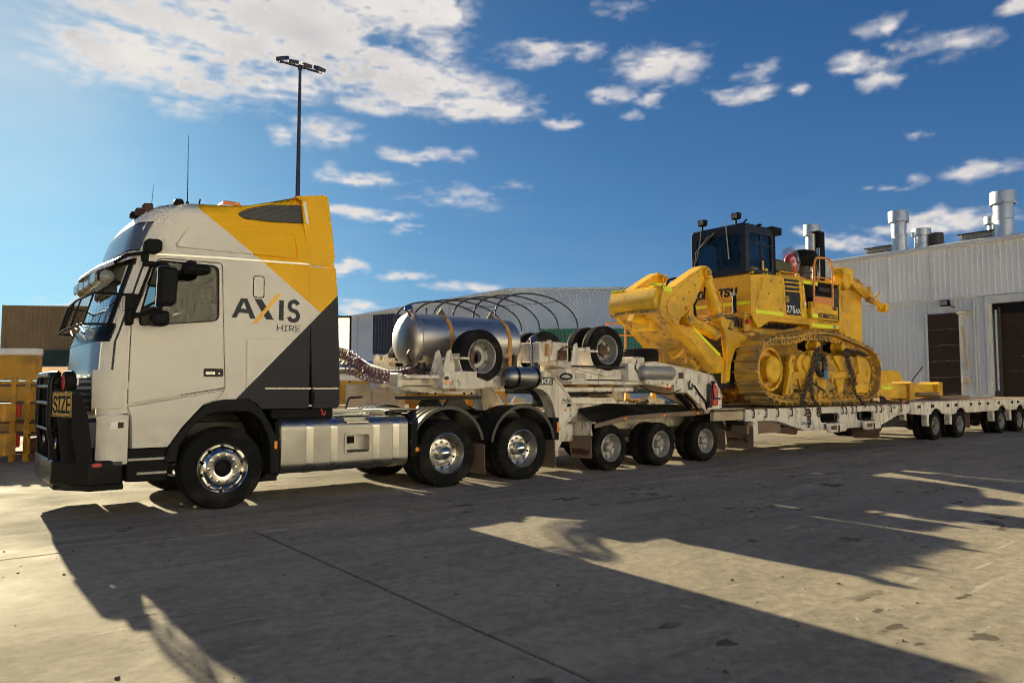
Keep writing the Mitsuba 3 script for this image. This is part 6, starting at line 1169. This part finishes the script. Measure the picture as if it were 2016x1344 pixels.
obj('roof', prism([(cx0 - .4, 11.45), (cx0 + 28, 14.15), (cx0 + 56.4, 11.45), (cx0 + 56.4, 11.7), (cx0 + 28, 14.4), (cx0 - .4, 11.75)], cy0 - .3, 120), 'wall_sheet', MW, False)
for a, b in ((52, 58), (61, 66)): obj('shutter', box(cx0 - .05, cx0, a, b, .5, 4.2, .02), 'dark_steel', MW)


# ---------------------------------------------------------------- containers and the hoop frame
def container(x0, y0, z0, L, Wd, H, m, label, yaw, name='shipping_container', extra=None):
    k = thing(name, label, 'shipping container', None); R = trn(x0, y0, z0) @ rot((0, 0, 1), yaw); pitch = .28
    def corr(u0, u1, n):
        pts = []
        for i in range(n):
            u = u0 + (u1 - u0) * i / n; w = (u1 - u0) / n
            pts += [(u, 0), (u + w * .3, 0), (u + w * .5, .06), (u + w * .8, .06)]
        return pts + [(u1, 0)]
    def side(pts, flip, along_y=False):
        p = np.array(pts); a = np.stack([p[:, 0], p[:, 1]], 1)
        V = np.vstack([np.c_[a, np.full(len(p), .16)], np.c_[a, np.full(len(p), H - .12)]]); n = len(p); i = np.arange(n - 1)
        F = np.vstack([np.stack([i, i + 1, i + 1 + n], 1), np.stack([i, i + 1 + n, i + n], 1)])
        return trimesh.Trimesh(V, F[:, ::-1] if flip else F, process=False)
    s1 = side(corr(.1, L - .1, int(L / pitch)), False); s2 = tx(s1, trn(L, Wd, 0) @ rot((0, 0, 1), 180))
    e = side(corr(.1, Wd - .1, int(Wd / pitch)), False); e1 = tx(e, trn(0, Wd, 0) @ rot((0, 0, 1), -90)); e2 = tx(e, trn(L, 0, 0) @ rot((0, 0, 1), 90))
    for nm, q in (('side_panel', s1), ('side_panel', s2), ('end_panel', e1), ('end_panel', e2)): obj(nm, tx(q, R), m, k, False)
    post = [box(a, a + .15, b, b + .15, 0, H, .01) for a in (-.02, L - .13) for b in (-.02, Wd - .13)]
    rail = [box(.1, L - .1, b, b + .1, c, c + d, .01) for b in (-.015, Wd - .085) for c, d in ((.03, .14), (H - .13, .12))] + [box(a, a + .1, .1, Wd - .1, c, c + d, .01) for a in (-.015, L - .085) for c, d in ((.03, .14), (H - .13, .12))]
    obj('frame', tx(M(*post, *rail), R), m, k); obj('roof', tx(box(.05, L - .05, .05, Wd - .05, H - .06, H - .03, 0), R), m, k)
    return k, R
def at(u_deg, dist):
    a = math.radians(u_deg); return EYE[0] + dist * math.cos(a), EYE[1] + dist * math.sin(a)

# yard grid for everything stacked behind the train: axes along the storage rows (rows run 38 degrees off the lane)
ROW = -38.35
YG = trn(EYE[0], EYE[1], 0) @ rot((0, 0, 1), ROW)
def yg(m, x=0, y=0, yaw=0): return tx(m, YG @ trn(x, y, 0) @ rot((0, 0, 1), yaw))
def ypt(x, y): q = YG @ np.array([x, y, 0, 1]); return q[0], q[1]
# containers at the left
p = ypt(-33.6, 48); container(p[0], p[1], 4.05, 12.2, 2.44, 2.95, 'cont_tan', 'tan shipping container on top of the stack at the left edge', ROW + 5)
p = ypt(-30.6, 47.6); container(p[0], p[1], 1.35, 12.2, 2.44, 2.68, 'cont_dkgreen', 'dark green shipping container under the tan one at the left', ROW + 5)
for i in range(3):
    k = thing('concrete_block', ('left', 'middle', 'right')[i] + ' concrete block of the three under the dark green container', 'block', 'blocks under the green container')
    scene[k] = P(yg(box(-30.5 + 4.5 * i, -27 + 4.5 * i, 47.8, 49.9, 0, 1.34, .03)), 'panel_grey')
# containers in the middle
BY = ROW + 57
p = ypt(-7.6, 46.5); kb, R = container(p[0], p[1], 3.72, 6.06, 1.7, 2.58, 'cont_navy', 'navy blue shipping container with gold letters behind the tank', BY)
obj('lettering', tx(text('seaco', .35, 2.9, -.02, 1.98, .30), R), 'gold', kb, False)
p = ypt(-7.7, 46.6); container(p[0], p[1], 1.10, 6.06, 1.7, 2.6, 'panel_grey', 'plain grey shipping container under the navy one', BY)
p = ypt(2.2, 58.5); kg, R = container(p[0], p[1], 3.7, 12.2, 2.44, 2.6, 'cont_green', 'green shipping container carrying the right end of the hoops', ROW - 6)
obj('lettering', tx(text('P', .5, .95, -.02, 1.6, .6), R), 'white', kg, False)
p = ypt(2.2, 58.7); container(p[0], p[1], 1.1, 12.2, 2.44, 2.58, 'cont_dkgreen', 'dark container below the green one behind the dolly', ROW - 6)
# hoop frame
HP = thing('hoop_frame', 'bare frame of six dark pipe hoops standing over the containers', 'shelter frame')
ca, sa = math.cos(math.radians(33)), math.sin(math.radians(33))
for i in range(6):
    s = -1.72 * i; ox, oy = 2.0 + s * ca, 52.0 - s * sa
    pts = []
    for a in np.linspace(0, math.pi, 33):
        c = -5.7 * math.cos(a); z = 6.2 + 1.98 * math.sin(a) ** .85
        q = ypt(ox + c * sa, oy + c * ca); pts.append((q[0], q[1], z))
    obj('hoop', tube(pts, .06, 8), 'dark_steel', HP)
for c, z in ((2.6, 7.95), (-3.4, 7.75)):
    pts = [ypt(2.0 - 1.72 * i * ca + c * sa, 52.0 + 1.72 * i * sa + c * ca) + (z,) for i in range(6)]
    obj('purlin', tube(pts, .022, 5), 'dark_steel', HP)
# flood-lit mast
LM = thing('light_mast', 'tall dark lamp mast with four floodlights rising behind the cab', 'street lamp')
px, py = 14.2, 33.3
obj('pole', cyl((px, py, 0), (px, py, 21.3), .22, .085, 14), 'pole', LM)
rx, ry = .77, -.63
obj('cross_arm', M(cyl((px - 1.25 * rx, py - 1.25 * ry, 21.75), (px + 1.15 * rx, py + 1.15 * ry, 21.05), .07, n=10), cyl((px, py, 21.2), (px, py, 21.5), .13, n=10)), 'pole', LM)
for i, s in enumerate((-1.15, -.42, .38, 1.2)):
    k = sub(LM, 'floodlight'); z = 21.95 - .29 * (s + 1.15); yawd = ROW + (-28, 10, 32, 44)[i]
    R_ = trn(px + s * rx, py + s * ry, z) @ rot((0, 0, 1), yawd) @ rot((1, 0, 0), 24)
    obj('housing', tx(M(prism([(-.25, -.09), (.28, -.13), (.30, .08), (-.22, .13)], -.34, .34, bev=.02)), R_), 'pole', k)
    obj('lens', tx(box(-.23, .24, -.30, .30, -.135, -.115, .005), R_), 'lamp_glass', k)
    obj('yoke', tx(tube([(0, -.38, 0), (0, -.38, -.26), (0, .38, -.26), (0, .38, 0)], .025, 6), R_), 'pole', k)

# ---------------------------------------------------------------- stacked machine parts along the rows
def ybox(name, label, cat, x0, x1, y0, y1, z0, z1, m, yaw=0, group=None, band=None, b=.02, straps=0):
    k = thing(name, label, cat, group); cx, cy = (x0 + x1) / 2, (y0 + y1) / 2
    mv = lambda q: yg(tx(q, trn(-cx, -cy, 0)), cx, cy, yaw)
    zt = z1 - (band or 0)
    obj('body', mv(box(x0, x1, y0, y1, z0, zt, b)), m, k)
    if band: obj('top_band', mv(box(x0 - .01, x1 + .01, y0 - .01, y1 + .01, zt + .003, z1, b)), 'white', k)
    for i in range(straps):
        xx = x0 + (x1 - x0) * (i + .5) / straps; obj('rib', mv(box(xx - .03, xx + .03, y0 - .03, y0 + .01, z0 + .05, zt - .05, .008)), m, k)
    return k
ybox('steel_module', 'yellow steel module with a white top edge at the left edge of the yard', 'crate', -13.6, -11.1, 17, 17.3, 1.70, 2.44, 'yard_yellow', 0, None, .16)
ybox('steel_module', 'plain yellow steel module under the white-edged one at the left', 'crate', -13.6, -11.05, 16.95, 17.3, .42, 1.67, 'yard_yellow', 0, None)
ybox('steel_module', 'yellow module with a white top edge seen just left of the bull bar', 'crate', -11.85, -9.6, 18.4, 18.75, 1.2, 2.06, 'yard_yellow', 0, None, .28)
ybox('steel_module', 'low yellow steel module below the white-edged one beside the bull bar', 'crate', -11.8, -9.6, 18.3, 18.8, .05, 1.17, 'yard_yellow', 4, None)
k = ybox('parts_box', 'yellow box with a teal corner in the upper row at the far left', 'crate', -11.6, -9.72, 14.2, 14.5, .86, 1.22, 'yard_yellow', -6)
obj('corner_paint', yg(prism([(-10.0, 1.18), (-9.76, 1.18), (-9.76, .88), (-9.84, .9)], 14.17, 14.19), 0, 0, 0), 'teal', k)
k = ybox('parts_box', 'yellow box with a teal corner in the lower row at the far left', 'crate', -11.6, -9.72, 14.2, 14.5, .2, .64, 'yard_yellow', -4)
obj('corner_paint', yg(prism([(-10.0, .6), (-9.76, .6), (-9.76, .24), (-9.84, .3)], 14.17, 14.19), 0, 0, 0), 'teal', k)
k = thing('steel_stillage', 'rusty yellow steel stillage frame beside the bull bar', 'rack')
for x in (-10.95, -10.35, -10.05, -9.4): obj('post', yg(M(box(x - .05, x + .05, 15.2, 15.3, 0, 1.75 if x < -10 else 1.6, .01))), 'yard_yellow' if x > -10.5 else 'rust', k)
for z in (.1, .52, .78, 1.18, 1.55): obj('rail', yg(M(box(-11.2, -9.2, 15.22, 15.32, z, z + .05, .008), box(-11.2, -9.2, 15.9, 16.0, z, z + .05, .008))), 'rust', k)
for z in (.3, .92): obj('red_tag', yg(box(-10.33, -10.15, 15.12, 15.2, z, z + .26, .01)), 'red', k)
for i, (x, z) in enumerate(((-9.9, .1), (-9.5, .55), (-9.75, .85), (-9.2, .1), (-9.4, 1.2))):
    k = thing('steel_bracket', ('rusty bracket at the bottom left of the steel stillage', 'yellow bracket at middle height in the steel stillage', 'rusty bracket on the upper shelf of the steel stillage', 'yellow bracket at the bottom right of the steel stillage', 'rusty bracket on the very top of the steel stillage')[i], 'bracket', 'brackets in the stillage')
    scene[k] = P(yg(prism([(x - .3, z), (x + .35, z), (x + .35, z + .1), (x + .05, z + .36), (x - .3, z + .36)], 15.5, 16.3)), 'yard_yellow' if i % 2 else 'rust')
# between cab and dolly
ybox('steel_cabinet', 'beige two-door steel cabinet standing behind the truck deck', 'cabinet', -4.0, -2.72, 17.6, 18.6, 0, 1.62, 'beige', 0)
obj('door', yg(box(-3.97, -3.375, 17.575, 17.6, .06, 1.58, .01)), 'beige', 'steel_cabinet'); obj('door', yg(box(-3.355, -2.75, 17.575, 17.6, .06, 1.58, .01)), 'beige', 'steel_cabinet')
ybox('yellow_beam', 'long yellow beam with a white top edge behind the beige cabinet', 'beam', -4.9, -1.6, 19.0, 19.8, 1.1, 1.86, 'yard_yellow', 0, None, .16)
ybox('yellow_beam', 'lower yellow beam with a white top edge left of the beige cabinet', 'beam', -4.9, -3.6, 19.3, 20, .1, 1.05, 'yard_yellow', 0, None, .14)
ybox('yellow_beam', 'yellow beam behind the fifth wheel right of the beige cabinet', 'beam', -2.7, -1.2, 19.2, 20, .5, 1.62, 'yard_yellow', 0, None)
for i in range(5):
    k = thing('hydraulic_leg', 'chromed hydraulic leg behind the coiled hoses, ' + ('first', 'second', 'third', 'fourth', 'fifth')[i] + ' from the truck cab', 'cylinder', 'chromed legs behind the hoses')
    x = -4.55 + .62 * i; z = 2.02 + .05 * (i % 2)
    obj('barrel', yg(cyl((x, 19.0, z), (x + .5, 19.2, z), .17, n=18)), 'chrome', k); obj('clevis', yg(box(x + .48, x + .60, 18.95, 19.35, z - .18, z + .26, .03)), 'yard_yellow', k)
ybox('white_crate', 'white tarpaulin-covered crate behind the tank', 'crate', -2.9, -1.6, 21, 22, 1.9, 2.6, 'white', 12)
ybox('dark_rack', 'dark brown rack behind the coiled hoses', 'rack', -4.9, -3.6, 26, 27, 1.8, 2.55, 'dark_steel', 0)
rnd = random.Random(3)
for i in range(8):
    x0 = -1.7 + .80 * i; h = .8 + .45 * rnd.random(); w = .5 + .3 * rnd.random(); z = 1.55 - .4 * rnd.random()
    kind = i % 5
    nm = ('roof_beam', 'cross_frame', 'bracket_stack', 'parts_crate', 'link_bar')[kind]
    lb = ('yellow box beam in the parts row beneath the gooseneck', 'yellow cross frame in the parts row beneath the gooseneck', 'grey bracket stack in the parts row beneath the gooseneck', 'tan lidded crate in the parts row', 'yellow link bar on posts in the parts row')[kind]
    lb += ', nearer the truck' if i < 5 else ', nearer the bulldozer'
    k = thing(nm, lb, ('beam', 'frame', 'bracket', 'crate', 'bar')[kind], 'parts row ' + nm.replace('_', ' ') + 's')
    yy = 20 + 1.4 * (i % 3)
    if kind == 0: obj('body', yg(box(x0, x0 + 1.2, yy, yy + .7, z - .4, z, .02)), 'yard_yellow', k); obj('leg', yg(M(box(x0 + .1, x0 + .22, yy, yy + .1, 0, z - .39, .01), box(x0 + .95, x0 + 1.07, yy, yy + .1, 0, z - .39, .01))), 'yard_yellow', k)
    elif kind == 1: obj('body', yg(M(box(x0, x0 + .1, yy, yy + .3, 0, z + .1, .01), box(x0 + w, x0 + w + .1, yy, yy + .3, 0, z + .1, .01), box(x0, x0 + w, yy, yy + .3, z - .2, z - .06, .01), box(x0, x0 + w, yy, yy + .3, .4, .52, .01), prism([(x0, .5), (x0 + .1, .5), (x0 + w, z - .2), (x0 + w - .1, z - .2)], yy + .05, yy + .2))), 'yard_yellow', k)
    elif kind == 2: obj('body', yg(M(prism([(x0, 0), (x0 + .8, 0), (x0 + .8, .5), (x0 + .5, .95), (x0 + .1, .95)], yy, yy + .3), prism([(x0, .97), (x0 + .6, .97), (x0 + .5, 1.2), (x0 + .2, 1.25)], yy, yy + .3))), 'silver_paint', k); obj('pin', yg(cyl((x0 + .4, yy - .1, .6), (x0 + .4, yy + .4, .6), .13)), 'chrome', k)
    elif kind == 3: obj('body', yg(box(x0, x0 + w, yy, yy + .6, 0, h, .02)), 'beige', k); obj('lid', yg(box(x0 - .02, x0 + w + .02, yy - .02, yy + .62, h + .003, h + .06, .01)), 'white', k)
    else: obj('body', yg(M(cyl((x0, yy, z), (x0 + 1.1, yy, z - .15), .1), box(x0 + .1, x0 + .2, yy - .05, yy + .05, 0, z - .02, .01), box(x0 + .9, x0 + 1.0, yy - .05, yy + .05, 0, z - .18, .01))), 'yard_yellow', k); obj('eye', yg(cyl((x0 - .05, yy - .12, z), (x0 - .05, yy + .12, z), .17)), 'chrome', k)
# orange handrail platform seen behind the ripper
k = thing('orange_platform', 'orange handrail platform seen behind the spare wheels', 'platform')
obj('deck', yg(box(3.2, 7.0, 25, 26.5, 2.75, 2.85, .01)), 'orange_rail', k)
for x in np.arange(3.25, 7, .62): obj('post', yg(M(box(x, x + .05, 25, 25.05, 2.85, 3.75, .004))), 'orange_rail', k)
for z in (3.3, 3.72): obj('rail', yg(box(3.2, 7, 25, 25.05, z, z + .05, .004)), 'orange_rail', k)
obj('leg', yg(box(3.3, 3.4, 25.1, 25.2, 0, 2.75, .01)), 'dark_steel', k); obj('leg', yg(box(6.7, 6.8, 25.1, 25.2, 0, 2.75, .01)), 'dark_steel', k)
k = thing('backlit_screen', 'cream translucent screen in a dark frame just behind the rear edge of the cab', 'screen')
obj('frame', yg(M(box(-5.4, -4.19, 19, 19.05, 2.02, 2.16, .01), box(-4.24, -4.19, 19, 19.05, 0, 3.4, .01), box(-5.4, -5.35, 19, 19.05, 0, 3.4, .01), box(-5.4, -4.2, 19, 19.05, 3.35, 3.4, .01))), 'black', k)
obj('panel', yg(trimesh.Trimesh([(-5.35, 19.02, 2.16), (-4.24, 19.02, 2.16), (-4.24, 19.02, 3.35), (-5.35, 19.02, 3.35)], [(0, 1, 2), (0, 2, 3)], process=False)), 'screen', k, False)
# small white cabinet by the shed wall
k = thing('white_cabinet', 'small white electrical cabinet standing before the shed wall', 'cabinet')
obj('body', box(32.0, 33.2, 9.0, 10.4, 0, 3.6, .03), 'white', k); obj('louvre', box(31.985, 32.0, 9.15, 9.35, 3.1, 3.3, .002), 'black', k); obj('louvre', box(31.985, 32.0, 9.6, 9.8, 3.1, 3.3, .002), 'black', k)
k = thing('prop_strut', 'thin black prop leaning by the narrow brown door', 'prop')
obj('strut', M(cyl((35.5, 6.3, 2.6), (35.3, 6.75, 1.9), .03), cyl((35.3, 6.75, 1.9), (35.2, 7.1, 0), .03), cyl((35.3, 6.75, 1.9), (35.2, 6.2, 0), .03)), 'black', k)
# grit and litter on the concrete
rg = np.random.RandomState(11); bits = []
for i in range(420):
    u = rg.rand(); x, y = (-4 + 16 * rg.rand(), -8.6 + 8.4 * rg.rand()); s = .004 + .013 * rg.rand() ** 3
    m = trimesh.creation.icosahedron(); m.vertices = m.vertices * s * (.6 + .8 * rg.rand(12, 1)) * [1, 1, .6]; m.vertices += [x, y, s * .3]; bits.append(m)
obj('grit', M(*bits), 'rust', None, False); labels['grit'] = {'label': 'small stones and dry grit scattered over the concrete', 'category': 'grit', 'kind': 'stuff'}

# ---------------------------------------------------------------- small fittings that hold the train together
# bolts, welds and hoses of the bulldozer
for y0, s in ((.575, -1), (1.985, 1)):
    obj('plate_bolts', bolts([(9.46 + .27 * math.cos(a), y0, 3.23 + .27 * math.sin(a)) for a in np.linspace(0, 6.28, 13)[:-1]], (0, s, 0), .016, .018), 'track', RP, False)
obj('weld_seam', M(tube([(9.22, .575, 3.05), (9.36, .575, 2.945), (9.62, .575, 2.87)], .010, 5), tube([(9.62, .575, 3.64), (10.0, .575, 3.90), (10.35, .575, 4.10)], .008, 5), tube([(9.86, .545, 2.66), (10.4, .545, 2.24), (10.9, .545, 1.88)], .009, 5)), 'track', RP)
obj('grease_fitting', M(*[cyl((x, .56, z), (x, .58, z), .018, n=8) for x, z in ((9.80, 3.44), (10.0, 3.6), (10.2, 3.78), (9.72, 3.02))]), 'dark_steel', RP)
for x, z in ((12.62, 3.9), (13.0, 4.12), (13.42, 4.12), (13.42, 3.45), (12.45, 3.45), (14.42, 4.15), (14.45, 3.6), (14.62, 3.44), (12.9, 3.8)):
    obj('panel_latch', cyl((x, Y0 - .008, z), (x, Y0 + .01, z), .022, n=10), 'dark_steel', BD)
obj('decal', box(14.52, 14.58, Y0 - .006, Y0 + .004, 3.62, 3.72, .0), 'white', BD)
obj('belly_hose', M(*[tube(bend([(12.5 + .3 * i, .62, 3.08), (12.7 + .3 * i, .55, 2.98), (13.2 + .3 * i, .56, 3.05), (13.5 + .3 * i, .64, 3.10)], .15), .025, 6) for i in range(4)]), 'black', BD)
obj('rear_valve', M(box(11.82, 12.0, .70, .95, 2.95, 3.2, .02), box(11.8, 12.05, 1.2, 1.6, 2.9, 3.2, .03), *[cyl((11.80, .74 + .07 * i, 3.1), (11.9, .74 + .07 * i, 3.1), .025, n=8) for i in range(4)], *[tube(bend([(11.8, .75 + .07 * i, 3.08), (11.6, .75 + .05 * i, 3.0), (11.3, .72 + .05 * i, 3.02), (11.1, .72, 2.9)], .1), .022, 6) for i in range(4)]), 'grease_and_shade', BD)
obj('rear_light', M(box(12.02, 12.10, .44, .60, 3.02, 3.12, .01)), 'red_lens', BD)
obj('cylinder_pipe', M(tube(bend([(10.78, .56, 3.88), (10.92, .46, 3.62), (11.08, .46, 3.3), (11.12, .52, 3.14)], .05), .016), tube(bend([(10.15, .50, 3.08), (10.5, .48, 3.0), (10.9, .48, 2.88)], .05), .014)), 'dozer', RP)
obj('cylinder_gland', M(cyl((11.0, .62, 3.22), (11.045, .62, 3.13), .158, n=24), cyl((10.85, .62, 2.745), (10.94, .62, 2.718), .138, n=24)), 'track', RP)
obj('mud', M(*[tx(trimesh.creation.icosphere(1, 1.0), trn(x, .1 + .3 * ((i * 37) % 10) / 10, z) @ np.diag([.06, .08, .035, 1])) for i, (x, z) in enumerate([(12.9 + .24 * i, 1.375 + .02 * (i % 3)) for i in range(14)])]), 'rust', BD)
# air lines, chains and fittings on the dolly and on the neck of the low loader
for i in range(3): obj('air_line', tube(bend([(5.30 - .1 * i, .33, 1.62), (5.4, .34, 1.40 - .04 * i), (5.52, .36, 1.30 - .06 * i), (5.62, .38, 1.38), (5.6, .42, 1.55)], .12), .016, 6), 'black', DL)
obj('air_line', tube(bend([(5.6, .4, 1.5), (5.75, .42, 1.2), (5.72, .45, .95), (5.9, .6, .85)], .15), .014, 6), 'black', DL)
obj('brake_chamber', M(*[cyl((x - .45, .62, .62), (x - .25, .62, .62), .085, n=18) for x in (6.95, 8.35, 9.76)]), 'dark_steel', DL)
obj('air_line', tube(bend([(8.6, -.1, 1.62), (8.7, -.23, 1.5), (8.3, -.23, 1.38), (7.9, -.1, 1.45)], .12), .012, 6), 'black', NW)
obj('air_line', tube(bend([(9.1, -.215, 1.56), (9.25, -.23, 1.38), (9.44, -.23, 1.25), (9.5, -.2, 1.08)], .1), .018, 6), 'black', NW)
obj('coupling', M(cyl((8.30, -.22, 1.50), (8.30, -.18, 1.50), .03, n=10), cyl((8.38, -.22, 1.50), (8.38, -.18, 1.50), .03, n=10), box(8.26, 8.30, -.205, -.2, 1.55, 1.6, 0)), 'red', NW)
obj('pipe', M(cyl((5.95, -.0, 1.90), (7.5, -.0, 1.90), .016, n=8), cyl((6.4, .08, 1.66), (7.6, .08, 1.66), .012, n=8)), 'dark_steel', NW)
obj('bracket_bolts', bolts([(7.75 + .4 * i, -.2, 1.62) for i in range(3)] + [(8.95 + .22 * i, -.2, 1.50 - .1 * i) for i in range(3)] + [(9.62, -.2, 1.6), (9.78, -.2, 1.42), (9.82, -.2, 1.2)], (0, -1, 0), .016, .014), 'dark_steel', NW, False)
k = thing('loose_chain', 'rusty chain draped over the middle of the dolly deck', 'chain')
t = np.linspace(0, 1, 34); scene[k] = P(links(np.stack([7.55 + 1.5 * t, .64 + .25 * np.sin(9 * t), 1.23 + .02 * np.sin(23 * t)], 1), .06), 'chain')
k = thing('wheel_chock', 'pale wheel chock lying on the dolly deck', 'chock'); scene[k] = P(prism([(8.7, 1.17), (9.05, 1.17), (9.0, 1.23), (8.8, 1.36), (8.7, 1.34)], .66, .86, bev=.012), 'white')
# hand holds, grab rail and marker strip on the truck
obj('grab_handle', M(tube(bend([(1.16, .0, 1.30), (1.16, -.03, 1.30), (1.16, -.03, 1.44), (1.16, .0, 1.44)], .02), .01)), 'black', TK)
obj('hinge', M(*[box(-1.135, -1.10, -.002, .02, z, z + .09, .004) for z in (1.5, 2.12)]), 'livery', TK)
obj('rear_lamp', box(5.62, 5.68, .15, .55, .72, .86, .01), 'red_lens', TK)
obj('air_line', M(*[tube(bend([(1.45, .6 + .12 * i, 1.9), (1.62, .62 + .12 * i, 1.92), (1.70, .86 + .12 * i, 1.94)], .06), .012, 6) for i in range(3)]), 'black', TK)
obj('battery_box', M(box(1.62, 2.1, 1.80, 2.42, .5, 1.0, .02)), 'black', TK)
